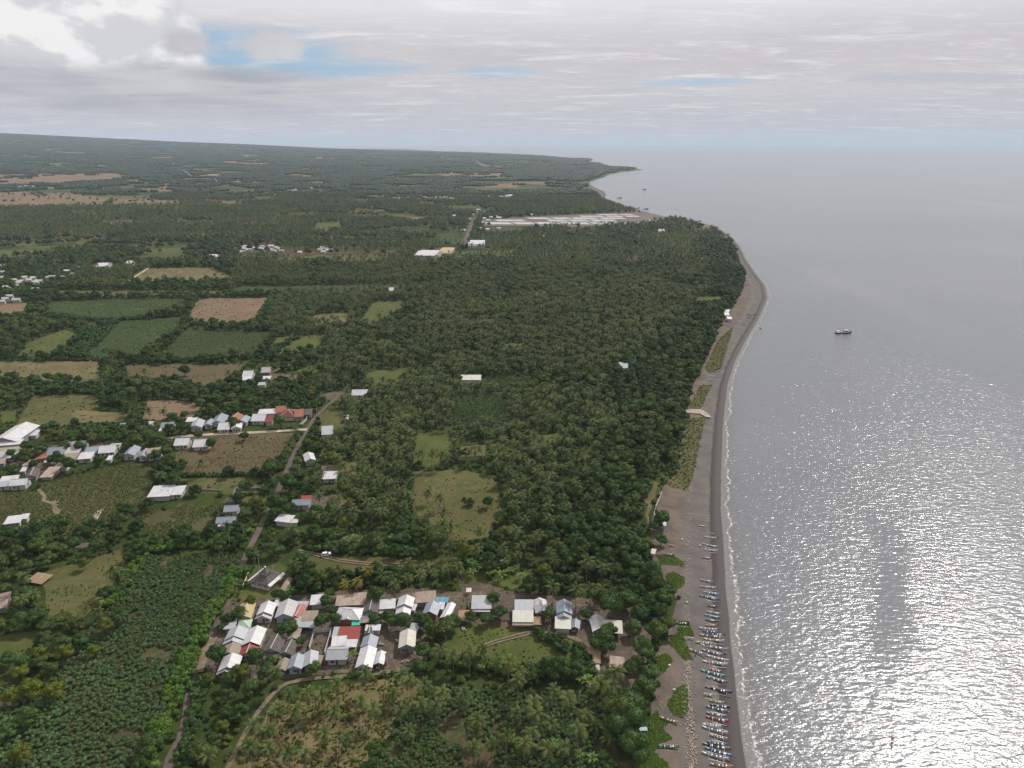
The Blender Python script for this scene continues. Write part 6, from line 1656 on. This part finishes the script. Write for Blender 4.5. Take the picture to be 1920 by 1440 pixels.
# banana plants
BLM = {}
bl = [(870,1050),(880,1058),(890,1065),(905,1070),(915,1062),(930,1068),(945,1060),(955,1075),(968,1070),(975,1085),(940,1085),(900,1050),(860,1060),(850,1070),(885,1080),(920,1080),(600,990),(612,1000),(625,1010),(640,1005),(650,1018),(665,1012),(680,1020),(735,1012),(590,1085),(600,1095),(545,1115),(820,1195),(530,1240),(515,1242),(660,1235),(1095,1270),(1102,1285),(1090,1280),(1120,1290),(1040,1400),(1060,1410),(1085,1420),(1110,1430),(1130,1420),(960,1395),(985,1400),(300,925),(312,927),(325,922),(340,925),(1010,1270),(478,1050),(476,1040),(470,1000),(1115,1370),(1140,1395)]
for i, (u, v) in enumerate(bl):
    q = P(u, v, 2.4); o = link(bpy.data.objects.new('banana_plant', BAN[i % 2])); o.location = (q.x, q.y, 1.6); o.rotation_euler.z = rng.uniform(0, 6.28)
    s_ = rng.uniform(.9, 1.4); o.scale = (s_, s_, s_)
    pl_ = near_lm(u, v); BLM.setdefault(pl_, []).append((u, o)); lb, gp = pl_, 'banana plants'
    tag(o, lb, 'banana plant', gp)

for pl_, L_ in BLM.items():
    L_.sort(key=lambda q: q[0])
    for i, (u, o) in enumerate(L_): o['label'] = 'broad leaved banana plant %s%s' % (pl_, ', %s from the left' % ordw[i] if len(L_) > 1 else '')
# ---------------------------------------------------------------- boats
BP = {'grey': (.34, .34, .36), 'lblue': (.27, .36, .43), 'blue': (.07, .17, .33), 'navy': (.035, .05, .12), 'brown': (.15, .10, .07), 'teal': (.05, .30, .27),
      'green': (.05, .22, .18), 'orange': (.42, .27, .13), 'yellow': (.40, .36, .18), 'white': (.52, .51, .51), 'red': (.32, .04, .045), 'pink': (.52, .40, .42),
      'purple': (.23, .23, .32), 'tan': (.42, .34, .22), 'black': (.025, .025, .03), 'slate': (.16, .21, .30)}
BM = {k_: paint(k_+'_boat_paint', c_, .5) for k_, c_ in BP.items()}
M_bfloat = paint('pale_outrigger_float', (.60, .62, .66), .6); M_bfl2 = paint('bamboo_outrigger_float', (.42, .36, .28), .8)
M_inside = paint('boat_interior', (.10, .085, .075), .85)
def jukung_meshes(inner):
    L = 1.0; n_ = 12; mb = MB(); ring = []
    for i in range(n_+1):
        t_ = i/n_; x = t_-.5; wd = .27*math.sin(math.pi*min(max(t_*.94+.03, 0), 1))**.55
        sheer = .55+.42*abs(2*t_-1)**3.0+(.25*(t_ > .9)); keel = .05+.35*abs(2*t_-1)**4
        ring.append([(x, -wd, sheer), (x, -wd*.62, keel+.14), (x, 0, keel), (x, wd*.62, keel+.14), (x, wd, sheer)])
    V = [q for r_ in ring for q in r_]; mb.v = V
    for i in range(n_):
        for j in range(4): mb.f.append((i*5+j, i*5+j+1, (i+1)*5+j+1, (i+1)*5+j)); mb.mi.append(0)
    mb.f.append((0, 1, 2, 3, 4)); mb.mi.append(0); mb.f.append(tuple(n_*5+k_ for k_ in (4, 3, 2, 1, 0))); mb.mi.append(0)
    # decked ends
    for i in (0, 1, n_-2, n_-1):
        mb.f.append((i*5, (i+1)*5, (i+1)*5+4, i*5+4)); mb.mi.append(0)
    hull = mb.mesh('hull', [BM['white']])
    mi = MB()
    for i in range(2, n_-2):
        a, b_ = ring[i], ring[i+1]
        mi.poly([(a[0][0], a[0][1]*.8, .32), (b_[0][0], b_[0][1]*.8, .32), (b_[4][0], b_[4][1]*.8, .32), (a[4][0], a[4][1]*.8, .32)])
    return hull, mi.mesh('bilge', M_inside)
HULL, BILGE = jukung_meshes(1)
HULLS = {}
for k_ in BM:
    h2 = HULL.copy(); h2.materials.clear(); h2.materials.append(BM[k_]); HULLS[k_] = h2
mb = MB(); mb.tube([(-.40, 0, .16), (-.3, 0, .10), (.3, 0, .10), (.42, 0, .2)], [.05, .075, .075, .045], 6); 
# scale x stretches only the length, radius keeps in y and z
FLOATM = {m_.name: None for m_ in (M_bfloat, M_bfl2)}
for m_ in (M_bfloat, M_bfl2): FLOATM[m_.name] = mb.mesh('outrigger_float', m_)
def beam_mesh(m_):
    mb = MB(); mb.tube([(0, -1.12, .12), (0, -.95, .42), (0, -.4, .76), (0, .4, .76), (0, .95, .42), (0, 1.12, .12)], .045, 5)
    me = mb.mesh('crossbeam', m_); return me
BEAM = {m_.name: beam_mesh(m_) for m_ in (M_bfloat, M_bfl2)}
mb = MB(); mb.box(-.016, .016, -.34, .34, .60, .65); SEAT = mb.mesh('thwart', M_white)
mb = MB(); mb.box(-.035, .035, -.2, .2, .34, .82); ENG = mb.mesh('engine_box', M_white)
ZH = (1180, 1060, 7.58); ZI = (1180, 1240, 7.2); ZJ = (1000, 680, 3.79); ZK = (1330, 560, 16.0)
boats = [
 (ZH,(1005,205),(1190,240),'grey',1),(ZH,(1010,300),(1240,320),'grey',1),(ZH,(1055,375),(1280,410),'lblue',1),(ZH,(1000,430),(1285,490),'blue',1),(ZH,(1110,570),(1250,580),'brown',1),
 (ZH,(1100,650),(1300,690),'grey',1),(ZH,(1070,700),(1300,745),'teal',1),(ZH,(1080,765),(1240,800),'brown',1),(ZH,(1085,850),(1240,850),'yellow',1),(ZH,(990,890),(1250,920),'white',1),
 (ZH,(1040,930),(1260,955),'blue',1),(ZH,(1090,962),(1360,990),'navy',1),(ZH,(1000,985),(1340,1025),'orange',1),(ZH,(1060,1040),(1350,1075),'white',1),(ZH,(945,1100),(1200,1125),'yellow',1),
 (ZH,(1005,1125),(1410,1200),'lblue',1),(ZH,(1030,1200),(1335,1280),'purple',1),(ZH,(850,1210),(1090,1290),'grey',0),(ZH,(1090,1275),(1415,1355),'pink',1),(ZH,(1040,1360),(1400,1410),'white',1),
 (ZI,(1070,100),(1250,145),'red',1),(ZI,(965,120),(1295,210),'teal',1),(ZI,(1040,205),(1330,285),'slate',1),(ZI,(1025,340),(1390,425),'navy',1),(ZI,(1000,450),(1140,470),'yellow',1),
 (ZI,(1080,525),(1280,560),'tan',1),(ZI,(1090,580),(1360,625),'black',1),(ZI,(1040,605),(1330,680),'slate',1),(ZI,(1040,690),(1290,750),'purple',1),(ZI,(1030,745),(1345,820),'red',1),
 (ZI,(985,855),(1240,890),'white',1),(ZI,(980,885),(1330,975),'white',1),(ZI,(1090,990),(1325,1055),'tan',1),(ZI,(1050,1080),(1320,1140),'blue',1),(ZI,(985,1110),(1370,1200),'brown',1),
 (ZI,(1015,1165),(1385,1290),'blue',1),(ZI,(975,1235),(1340,1330),'white',1),(ZI,(1085,1385),(1400,1430),'orange',1),
 (ZJ,(1170,1160),(1225,1165),'tan',1),(ZJ,(1260,1208),(1287,1212),'white',0),(ZJ,(1215,1235),(1300,1245),'white',1),(ZJ,(1200,1285),(1315,1310),'grey',1),(ZJ,(1215,1325),(1310,1335),'white',1),(ZJ,(1200,1385),(1265,1392),'brown',1),
 (ZJ,(1255,75),(1290,78),'slate',1),(ZJ,(1285,62),(1330,66),'blue',1),(ZJ,(1255,98),(1295,102),'white',1),(ZJ,(1230,130),(1272,133),'lblue',1),(ZJ,(1180,145),(1215,148),'white',1),
]
cn = {'grey': 'grey', 'lblue': 'light blue', 'blue': 'deep blue', 'navy': 'navy blue', 'brown': 'dark brown', 'teal': 'teal green', 'green': 'dark green', 'orange': 'orange', 'yellow': 'yellow', 'white': 'white', 'red': 'red', 'pink': 'pale pink', 'purple': 'purple grey', 'tan': 'tan', 'black': 'black', 'slate': 'slate blue'}
def boat(a, b_, colr, outr, label, group=None, z=None, name='outrigger_boat', cat='boat'):
    A_ = P(*a, 1.4); B_ = P(*b_, 1.4); L = (B_-A_).length; c_ = (A_+B_)/2; yaw = math.atan2(B_.y-A_.y, B_.x-A_.x)
    if z is None: z = beach_z(c_.x, c_.y)
    s_ = .85+.03*L
    e = empty(name, (c_.x, c_.y, z), yaw, (L, s_, s_)); tag(e, label, cat, group)
    e.rotation_euler.y = 0
    link(bpy.data.objects.new('hull', HULLS[colr]), e); link(bpy.data.objects.new('bilge', BILGE), e)
    o = link(bpy.data.objects.new('thwart', SEAT), e); o.location.x = rng.uniform(-.2, -.05)
    o = link(bpy.data.objects.new('thwart', SEAT), e); o.location.x = rng.uniform(.05, .12)
    o = link(bpy.data.objects.new('engine_box', ENG), e); o.location.x = rng.uniform(.18, .26)
    if outr:
        m_ = rng.choice([M_bfloat, M_bfloat, M_bfl2]); sp = rng.uniform(.95, 1.15)
        for sg in (-1, 1):
            o = link(bpy.data.objects.new('outrigger_float', FLOATM[m_.name]), e); o.location = (rng.uniform(-.02, .04), sg*1.12*sp, 0)
        for xx in (-.22, .30):
            o = link(bpy.data.objects.new('crossbeam', BEAM[m_.name]), e); o.location.x = xx+rng.uniform(-.03, .03); o.scale = (1/L*1.0 if False else .13, sp, 1)
    return e
pxs = []
for z_, a, b_, c_, o_ in boats:
    fa = (z_[0]+a[0]/z_[2], z_[1]+a[1]/z_[2]); fb = (z_[0]+b_[0]/z_[2], z_[1]+b_[1]/z_[2]); pxs.append((fa, fb, c_, o_))
pxs.sort(key=lambda q: -(q[0][1]+q[1][1]))
cnt = {}
rows_ = {'main': [], 'upper': [], 'far': []}
for q in pxs:
    vy = (q[0][1]+q[1][1])/2
    rows_['main' if vy > 1075 else ('upper' if vy > 800 else 'far')].append(q)
for key, what in (('main', 'in the long beach row'), ('upper', 'in the short upper beach group'), ('far', 'by the distant beach trees')):
    cnt = {}
    for q in rows_[key]:
        cnt[q[2]] = cnt.get(q[2], 0)+1; i_ = cnt[q[2]]
        many = sum(1 for r_ in rows_[key] if r_[2] == q[2]) > 1
        w_ = '%s boat %s' % (cn[q[2]], what)
        lb = ('%s %s, counting upwards' % (ordw[i_-1], w_)) if many else 'only '+w_
        if not q[3]: lb += ', without outriggers'
        boat(q[0], q[1], q[2], q[3], lb, 'fishing boats drawn up on the beach')
clus = [((1150,480),(1330,478),'navy','upper navy boat of the distant cluster'),((1320,470),(1470,470),'black','rightmost black boat of the distant cluster'),((1170,515),(1370,545),'slate','slate boat in the middle of the distant cluster'),((1160,560),(1360,580),'blue','blue boat of the distant cluster'),((1100,570),(1270,598),'red','red boat of the distant cluster'),((1110,660),(1260,660),'grey','grey boat below the red one in the distant cluster'),((1010,700),(1180,735),'purple','purple grey boat of the distant cluster'),((990,745),(1170,770),'white','white boat of the distant cluster'),((980,800),(1170,800),'tan','lowest tan boat of the distant cluster')]
for a, b_, c_, lb in clus: boat((1330+a[0]/16, 560+a[1]/16), (1330+b_[0]/16, 560+b_[1]/16), c_, 1, lb, 'boats of the distant beach cluster')
for z_, a, b_, c_, o_, lb in (
 (ZH,(405,960),(620,1040),'black',0,'black hull under the round tree by the vine mat'), (ZH,(200,690),(440,750),'slate',0,'slate hull in the shade of the dark trees'),
 (ZH,(630,840),(850,860),'black',1,'dark boat with pale poles lying on the vine mat'), (ZH,(835,1050),(920,1062),'white',0,'short white hull beside the long row'),
 (ZI,(420,785),(660,860),'tan',0,'tan wooden hull at the edge of the vine carpet'), (ZI,(390,1170),(670,1190),'green',1,'dark green boat with white outrigger near the bottom edge'),
 (ZJ,(965,1305),(1000,1315),'tan',0,'small tan hull on the dry grass by the little hut'), (ZJ,(920,1368),(1000,1380),'slate',0,'dark blue covered hull by the bushes')):
    boat((z_[0]+a[0]/z_[2], z_[1]+a[1]/z_[2]), (z_[0]+b_[0]/z_[2], z_[1]+b_[1]/z_[2]), c_, o_, lb)
boat((1674,1397), (1676,1362), 'tan', 1, 'lone narrow outrigger boat floating in the glitter', None, -.15)
boat((1424,612), (1428,614), 'black', 0, 'tiny dark boat just off the distant surf', None, -.1)

# fishing ships
def ship(u0, u1, v, label, colr='black', full=True, yaw=None):
    A_ = P(u0, v, 0); B_ = P(u1, v, 0); L = (B_-A_).length; c_ = (A_+B_)/2
    e = empty('fishing_ship', (c_.x, c_.y, 0), math.atan2(B_.y-A_.y, B_.x-A_.x)+.12); tag(e, label, 'ship')
    mb = MB(); n_ = 10; ring = []
    for i in range(n_+1):
        t_ = i/n_; x = (t_-.5)*L; wd = L*.12*(1-max(0, (t_-.62)/.38)**2)*(1 if t_ > .08 else .85); sh_ = 1.0+2.0*max(0, (t_-.6)/.4)**2+.35*max(0, (.25-t_)/.25)
        ring.append([(x, -wd, sh_), (x, -wd*.75, -.3), (x, 0, -.8), (x, wd*.75, -.3), (x, wd, sh_)])
    mb.v = [q for r_ in ring for q in r_]
    for i in range(n_):
        for j in range(4): mb.f.append((i*5+j, i*5+j+1, (i+1)*5+j+1, (i+1)*5+j)); mb.mi.append(0)
    mb.f.append((0, 1, 2, 3, 4)); mb.mi.append(0)
    mb.obj('hull', BM[colr], e)
    mb = MB()
    for i in range(n_):
        a, b2 = ring[i], ring[i+1]; mb.poly([(a[0][0], a[0][1]*.96, a[0][2]-.25), (b2[0][0], b2[0][1]*.96, b2[0][2]-.25), (b2[4][0], b2[4][1]*.96, b2[4][2]-.25), (a[4][0], a[4][1]*.96, a[4][2]-.25)])
    mb.obj('deck', BM['tan' if full else 'grey'], e)
    mb = MB()
    for sg in (0, 4): mb.tube([(r_[sg][0], r_[sg][1], r_[sg][2]+.08) for r_ in ring], .12, 5)
    mb.obj('gunwale', M_white, e)
    w1 = L*.10
    cab = MB(); cab.box(L*.02, L*.26, -w1*.8, w1*.8, .9, 2.9); cb = cab.obj('cabin', WM['w'] if full else WM['g'], e)
    mb = MB(); mb.box(L*.04, L*.24, -w1*.8-.05, -w1*.8-.005, 1.9, 2.5); mb.obj('window', M_glass, cb)
    mb = MB(); mb.box(-L*.0, L*.28, -w1*.95, w1*.95, 2.905, 3.1); mb.obj('cabin_roof', BM['yellow'] if full else BM['grey'], e)
    mb = MB(); mb.box(-L*.42, -L*.28, -w1*.7, w1*.7, 2.4, 2.55)
    for sx in (-.415, -.29):
        for sy in (-.6, .6): mb.box(L*sx, L*sx+.15, w1*sy-.07, w1*sy+.07, .7, 2.4)
    mb.obj('stern_canopy', M_white, e)
    mb = MB(); mb.tube([(L*-.05, 0, .8), (L*-.05, 0, 5.6)], .09, 5); mb.tube([(L*-.05, 0, 2.2), (L*-.3, 0, 4.6)], .06, 5); mb.obj('mast', BM['red'] if full else M_wood, e)
    if full:
        mb = MB(); mb.box(-L*.2, -L*.08, -w1*.6, w1*.6, .76, 1.5); mb.obj('cargo', BM['purple'], e)
ship(1566, 1597, 625, 'dark hulled fishing ship with yellow cabin roof out on the calm sea')
ship(1204, 1212, 355.5, 'farthest small dark ship in the bay', full=False)
ship(1156, 1166, 371.5, 'dark ship nearest the far headland shore', full=False)
ship(1206, 1216, 392.3, 'dark ship closest to the salt ponds', full=False)

# ---------------------------------------------------------------- car, motorbike
def car():
    q = P(612, 1041, 1.9); e = empty('parked_car', (q.x, q.y, 1.75), R(22)); tag(e, 'white car parked on the mown grass clearing', 'car')
    def sect(prof, y0, y1, y0t=None, y1t=None):
        mb = MB(); a = [(x, y0, z) for x, z in prof]; b_ = [(x, y1, z) for x, z in prof]
        mb.poly(a); mb.poly(b_[::-1]); n_ = len(prof)
        for i in range(n_):
            j = (i+1) % n_; mb.poly([a[j], a[i], b_[i], b_[j]])
        return mb
    body = sect([(-2.1, .35), (2.1, .35), (2.15, .75), (1.95, .95), (1.1, 1.02), (-2.0, 1.05), (-2.15, .8)], -.85, .85).obj('body', M_white, e)
    sect([(-1.9, 1.055), (1.0, 1.03), (.45, 1.5), (-1.6, 1.52)], -.76, .76).obj('glasshouse', M_glass, e)
    mb = MB(); mb.box(-1.5, .38, -.72, .72, 1.525, 1.58); mb.obj('roof', M_white, e)
    for sx in (-1.3, 1.3):
        for sy in (-1, 1):
            mb = MB(); mb.tube([(sx, sy*.72, .33), (sx, sy*.88, .33)], .33, 12); wh = mb.obj('wheel', M_black, e)
            mb = MB(); mb.tube([(sx, sy*.885, .33), (sx, sy*.90, .33)], .18, 10); mb.obj('rim', M_frame, wh)
    for sy in (-.6, .6):
        mb = MB(); mb.box(2.1, 2.165, sy-.18, sy+.18, .62, .78); mb.obj('headlight', M_frame, e)
    q = P(603, 1037, 1.9); m_ = empty('motorbike', (q.x, q.y, 1.75), R(40)); tag(m_, 'dark motorbike standing beside the white car', 'motorbike')
    for sx in (-.62, .62):
        mb = MB(); mb.tube([(sx, -.05, .3), (sx, .05, .3)], .3, 12); mb.obj('wheel', M_black, m_)
    mb = MB(); mb.tube([(-.55, 0, .45), (0, 0, .5), (.45, 0, .62), (.6, 0, .35)], [.12, .17, .14, .06], 7); mb.obj('body', BM['navy'], m_)
    mb = MB(); mb.box(-.6, .1, -.13, .13, .70, .80); mb.obj('seat', M_black, m_)
    mb = MB(); mb.tube([(.42, -.32, .98), (.42, .32, .98)], .03, 5); mb.tube([(.45, 0, .65), (.42, 0, .98)], .04, 5); mb.obj('handlebar', M_black, m_)
car()

# ---------------------------------------------------------------- people on the beach
M_skin = paint('skin', (.22, .12, .075), .6); M_hair = paint('black_hair', (.012, .01, .01), .6)
def person(u, v, shirt, label, yaw):
    q = P(u, v, 1.6); z = beach_z(q.x, q.y)
    e = empty('person', (q.x, q.y, z), yaw); tag(e, label, 'person')
    me = bpy.data.meshes.new('body')
    J = [(0, 0, .95), (0, 0, 1.2), (0, 0, 1.42), (0, 0, 1.52), (0, .02, 1.62), (0, .02, 1.72),
         (.1, 0, .88), (.12, .12, .48), (.12, .06, .06), (.12, .2, .03), (-.1, 0, .88), (-.12, -.06, .5), (-.12, -.22, .08), (-.12, -.08, .03),
         (.19, 0, 1.4), (.26, -.06, 1.12), (.26, .06, .86), (.26, .09, .78), (-.19, 0, 1.4), (-.26, .06, 1.12), (-.26, .16, .88), (-.26, .19, .80)]
    E_ = [(0, 1), (1, 2), (2, 3), (3, 4), (4, 5), (0, 6), (6, 7), (7, 8), (8, 9), (0, 10), (10, 11), (11, 12), (12, 13), (2, 14), (14, 15), (15, 16), (16, 17), (2, 18), (18, 19), (19, 20), (20, 21)]
    me.from_pydata(J, E_, []); me.materials.append(M_skin)
    o = link(bpy.data.objects.new('body', me), e)
    sk = o.modifiers.new('skin', 'SKIN'); rr = [.14, .13, .15, .05, .085, .07, .095, .06, .04, .035, .095, .06, .04, .035, .055, .04, .03, .03, .055, .04, .03, .03]
    for i, r_ in enumerate(rr): me.skin_vertices[0].data[i].radius = (r_, r_*.8)
    me.skin_vertices[0].data[0].use_root = True
    o.modifiers.new('sub', 'SUBSURF').levels = 1
    mb = MB(); mb.tube([(0, 0, .92), (0, 0, 1.1), (0, 0, 1.3), (0, 0, 1.46)], [.17, .165, .2, .12], 10); mb.obj('shirt', shirt, e)
    mb = MB()
    for sx, kk_ in ((.11, .1), (-.11, -.05)): mb.tube([(sx*.8, 0, .95), (sx, kk_*.9, .5)], [.125, .09], 8)
    mb.obj('shorts', BM['navy'], e)
    mb = MB(); mb.tube([(0, 0, 1.66), (0, 0, 1.73), (0, 0, 1.78)], [.098, .095, .045], 8); mb.obj('hair', M_hair, e)
person(1234.5, 1309, BM['white'], 'person in a pale shirt walking on the sand near the vine carpet', 1.2)
person(1303, 1234, BM['red'], 'person in a red shirt beside the grey canoe', .3)
person(1346.5, 1006, BM['black'], 'person in dark clothes near the water by the upper boats', 2.0)
person(1205, 1168, BM['brown'], 'person in brown clothes in the shade of the beach trees', 2.6)
# long pole on the sand, blue table, barrels and floats
def obj_px(mb, name, mats, u, v, label, cat, yaw=0, z0=0):
    q = P(u, v, 1.7); o = mb.obj(name, mats); o.location = (q.x, q.y, beach_z(q.x, q.y)+z0); o.rotation_euler.z = yaw; tag(o, label, cat); return o
mb = MB(); mb.tube([(-1.9, 0, .08), (0, .05, .1), (1.9, 0, .08)], [.05, .06, .04], 6); obj_px(mb, 'bamboo_pole', M_bfl2, 1239, 1326, 'long pale pole lying on the sand', 'pole', R(-68))
def blue_stall():
    q = P(1206, 1367, 2.4); e = empty('beach_table', (q.x, q.y, 1.7), .05); tag(e, 'light blue table under the vines at the forest edge', 'table')
    mb = MB(); mb.box(-1.2, 1.2, -.7, .7, .72, .8); mb.obj('table_top', BM['lblue'], e)
    for sx in (-1.1, 1.1):
        for sy in (-.6, .6):
            mb = MB(); mb.box(sx-.04, sx+.04, sy-.04, sy+.04, 0, .718); mb.obj('leg', M_white, e)
blue_stall()
mb = MB(); mb.box(-.9, .9, -.8, .8, .9, .97)
for sx in (-.85, .77):
    for sy in (-.75, .67): mb.box(sx, sx+.08, sy, sy+.08, 0, .9)
obj_px(mb, 'fish_table', BM['lblue'], 1227, 1164, 'pale blue square table in the shade beside the hulls', 'table')
for u, v, lb in ((1288,1130,'white plastic drum lying alone on the dark sand'), (1255,1248,'white plastic drum near the red earth'), (1264,1294,'white plastic drum beside the oval vine mat'), (1313,1022,'white plastic drum beside the upper boats'), (1279,1012,'white plastic drum on the upper sand')):
    mb = MB(); mb.tube([(-.42, 0, .27), (-.38, 0, .27), (.38, 0, .27), (.42, 0, .27)], [.2, .27, .27, .2], 10); obj_px(mb, 'plastic_drum', M_white, u, v, lb, 'drum', rng.uniform(0, 3))
# driftwood shingle: loose pale stones along the debris line
def stone_proto(m_):
    v, f = ico(0); v = v*np.array([.22, .16, .09])*(1+nr.uniform(-.25, .25, (len(v), 1))); return np_mesh('stone', v, f, m_)
M_st1 = paint('pale_stone', (.34, .29, .24), .9); M_st2 = paint('driftwood_chip', (.30, .22, .15), .95)
stc = proto_col('stone', [stone_proto(M_st1), stone_proto(M_st2), stone_proto(M_st1)])
yy = nr.uniform(150, 330, 9000)**1.0; yy = np.where(nr.random(9000) < .5, nr.uniform(150, 215, 9000), yy); off = 15.5+nr.normal(0, .9, 9000)+1.2*(vnoise(yy*0, yy, 12)-.5); off = np.where(nr.random(9000) < .18, 7.2+nr.normal(0, .5, 9000), off)
m1 = (vnoise(yy*0+4, yy, 16) > np.where(off < 10, .45, .45)) & (nr.random(9000) < .24)
yy, off = yy[m1], off[m1]; xx = coast(yy)-off; zz = np.array([beach_z(a, b_) for a, b_ in zip(xx, yy)])+.06
gn_scatter('shingle', np.column_stack([xx, yy, zz]), nr.uniform(0, 6.28, len(xx)), nr.uniform(.5, 1.5, len(xx)), nr.integers(0, 3, len(xx)), stc, 'pale shingle and driftwood in lines along the beach')

# clutter in the village yards: satellite dishes and piles
for u, v, lb in ((493,1177,'round white dish beside the striped roof house'), (467,1246,'round white dish by the corner house'), (583,1180,'small white dish above the walled yard')):
    q = P(u, v, 2.6); e = empty('satellite_dish', (q.x, q.y, 1.6)); tag(e, lb, 'satellite dish')
    mb = MB(); mb.tube([(0, 0, 0), (0, 0, 1.3)], .04, 6); mb.obj('pole', M_frame, e)
    mb = MB(); mb.tube([(0, 0, 1.3), (0, .12, 1.42), (0, .3, 1.6)], [.1, .7, .95], 14, cap=False); mb.obj('dish', M_white, e)
for k_, (u, v, lb) in enumerate(((458,1253,'heap of white sacks beside the corner house'), (715,1208,'heap of washing and boards in the open yard'), (760,1241,'pale concrete well in the dirt yard'), (748,1203,'white tarpaulin sheet in the open yard'))):
    mb = MB()
    for i in range(9):
        a, b_ = rng.uniform(-1.4, 1.2), rng.uniform(-.7, .5); mb.box(a, a+rng.uniform(.3, .8), b_, b_+rng.uniform(.2, .5), .0+.004*i, rng.uniform(.2, .5))
    o = mb.obj('junk_pile', M_frame); q = P(u, v, 1.9); o.location = (q.x, q.y, 1.85); tag(o, lb, 'pile')
for k_, (u, v, lb) in enumerate(((497,1182,'grey heap beside the wide tree'), (540,1206,'pale heap left of the small round tree'), (661,1182,'boards stacked by the brick porch'), (688,1228,'broken boards beside the grey wide roof'), (870,1180,'log pile below the thatched hut'), (1108,1238,'crates by the thatched huts'), (1150,1215,'dark heap in the sandy yard'), (1228,1088,'brown rubbish heap at the upper beach'))):
    mb = MB()
    for i in range(8):
        a, b_ = rng.uniform(-1.1, .9), rng.uniform(-.6, .4); mb.box(a, a+rng.uniform(.3, .8), b_, b_+rng.uniform(.15, .4), .0+.004*i, rng.uniform(.15, .45))
    o = mb.obj('junk_pile', M_wood if k_ % 2 else M_conc); q = P(u, v, 1.9); o.location = (q.x, q.y, 1.85); o.rotation_euler.z = rng.uniform(0, 3); tag(o, lb, 'pile')
# utility poles along the road
for i, (u, v) in enumerate(((477,1068),(450,1012),(557,838),(535,878),(588,778),(505,1090))):
    q = P(u, v, 1.6); e = empty('utility_pole', (q.x+2.2, q.y, 1.6)); tag(e, 'thin utility pole beside the village road, %s from the bottom' % ordw[[1, 2, 4, 3, 5, 0][i]], 'pole', 'utility poles along the road')
    mb = MB(); mb.tube([(0, 0, 0), (0, 0, 7.5)], [.13, .08], 6); mb.obj('post', M_conc, e)
    mb = MB(); mb.box(-.7, .7, -.05, .05, 6.9, 7.0); mb.obj('crossarm', M_wood, e)

# ---------------------------------------------------------------- smoke plumes
def smoke(u, v, w_px, h_px, lean, dens, label):
    q = PH(u, v); s_ = proj(q)[2][0]/FP; w_ = w_px*s_; h = h_px*s_
    mb = MB(); pts = [(0, 0, 0)]; n_ = 5
    pts = [(lean*w_*(i/n_)**1.3, 0, h*i/n_+2) for i in range(n_+1)]; rad = [w_*(.05+.42*(i/n_)) for i in range(n_+1)]
    mb.tube(pts, rad, 12)
    m_ = bpy.data.materials.new('smoke'); m_.use_nodes = True; t = NT(m_.node_tree); t.n.clear()
    out = t.add('ShaderNodeOutputMaterial'); pv = t.add('ShaderNodeVolumePrincipled'); t.l.new(pv.outputs[0], out.inputs['Volume'])
    pv.inputs['Color'].default_value = (.85, .88, .95, 1)
    p = t.add('ShaderNodeTexCoord').outputs['Object']
    q3 = t.xyz(p); zf = t.m('DIVIDE', q3[2], h)
    cx_ = t.m('MULTIPLY', t.m('POWER', t.m('MAXIMUM', zf, .001), 1.3), lean*w_)
    rr_ = t.m('SQRT', t.m('ADD', t.m('POWER', t.m('SUBTRACT', q3[0], cx_), 2), t.m('POWER', q3[1], 2)))
    ro = t.m('ADD', t.m('MULTIPLY', zf, .42*w_), .05*w_)
    nn_ = t.noise(t.mapv(p, (1, 1, .6)), 3.2/w_*1.5, 4, .65, .5)
    fall = t.m('MULTIPLY', t.step(t.m('DIVIDE', rr_, ro), .95, .15), t.step(zf, 1.0, .3))
    t.put(pv.inputs['Density'], t.m('MULTIPLY', t.m('MULTIPLY', fall, t.step(nn_, .38, .66)), 5.0*dens/w_))
    o = mb.obj('smoke_plume', m_, None, True); o.location = q; tag(o, label, 'smoke', None, 'stuff')
smoke(361, 334, 16, 17, -1.1, .9, 'bluish smoke drifting over the far brown fields')
smoke(410, 345, 7, 12, -1.2, 1.6, 'thin white smoke rising right of the bluish one')
smoke(903, 311, 9, 10, -1.3, 1.6, 'white smoke below the headland')
smoke(1012, 369, 12, 8, -1.0, .8, 'faint smoke right of the far town')
smoke(606, 364, 14, 10, -.5, .7, 'faint smoke over far roofs')

# ---------------------------------------------------------------- haze
mh = bpy.data.materials.new('haze_air'); mh.use_nodes = True; t = NT(mh.node_tree); t.n.clear()
out = t.add('ShaderNodeOutputMaterial'); pv = t.add('ShaderNodeVolumePrincipled'); t.l.new(pv.outputs[0], out.inputs['Volume'])
pv.inputs['Color'].default_value = (.68, .81, .97, 1); pv.inputs['Density'].default_value = .000040; pv.inputs['Anisotropy'].default_value = .0
mb = MB(); mb.box(-62000, 62000, -700, SEA_R+500, -2.0, 470); hz = mb.obj('haze', mh)
tag(hz, 'thin bluish haze over plain and sea', None, None, 'stuff')
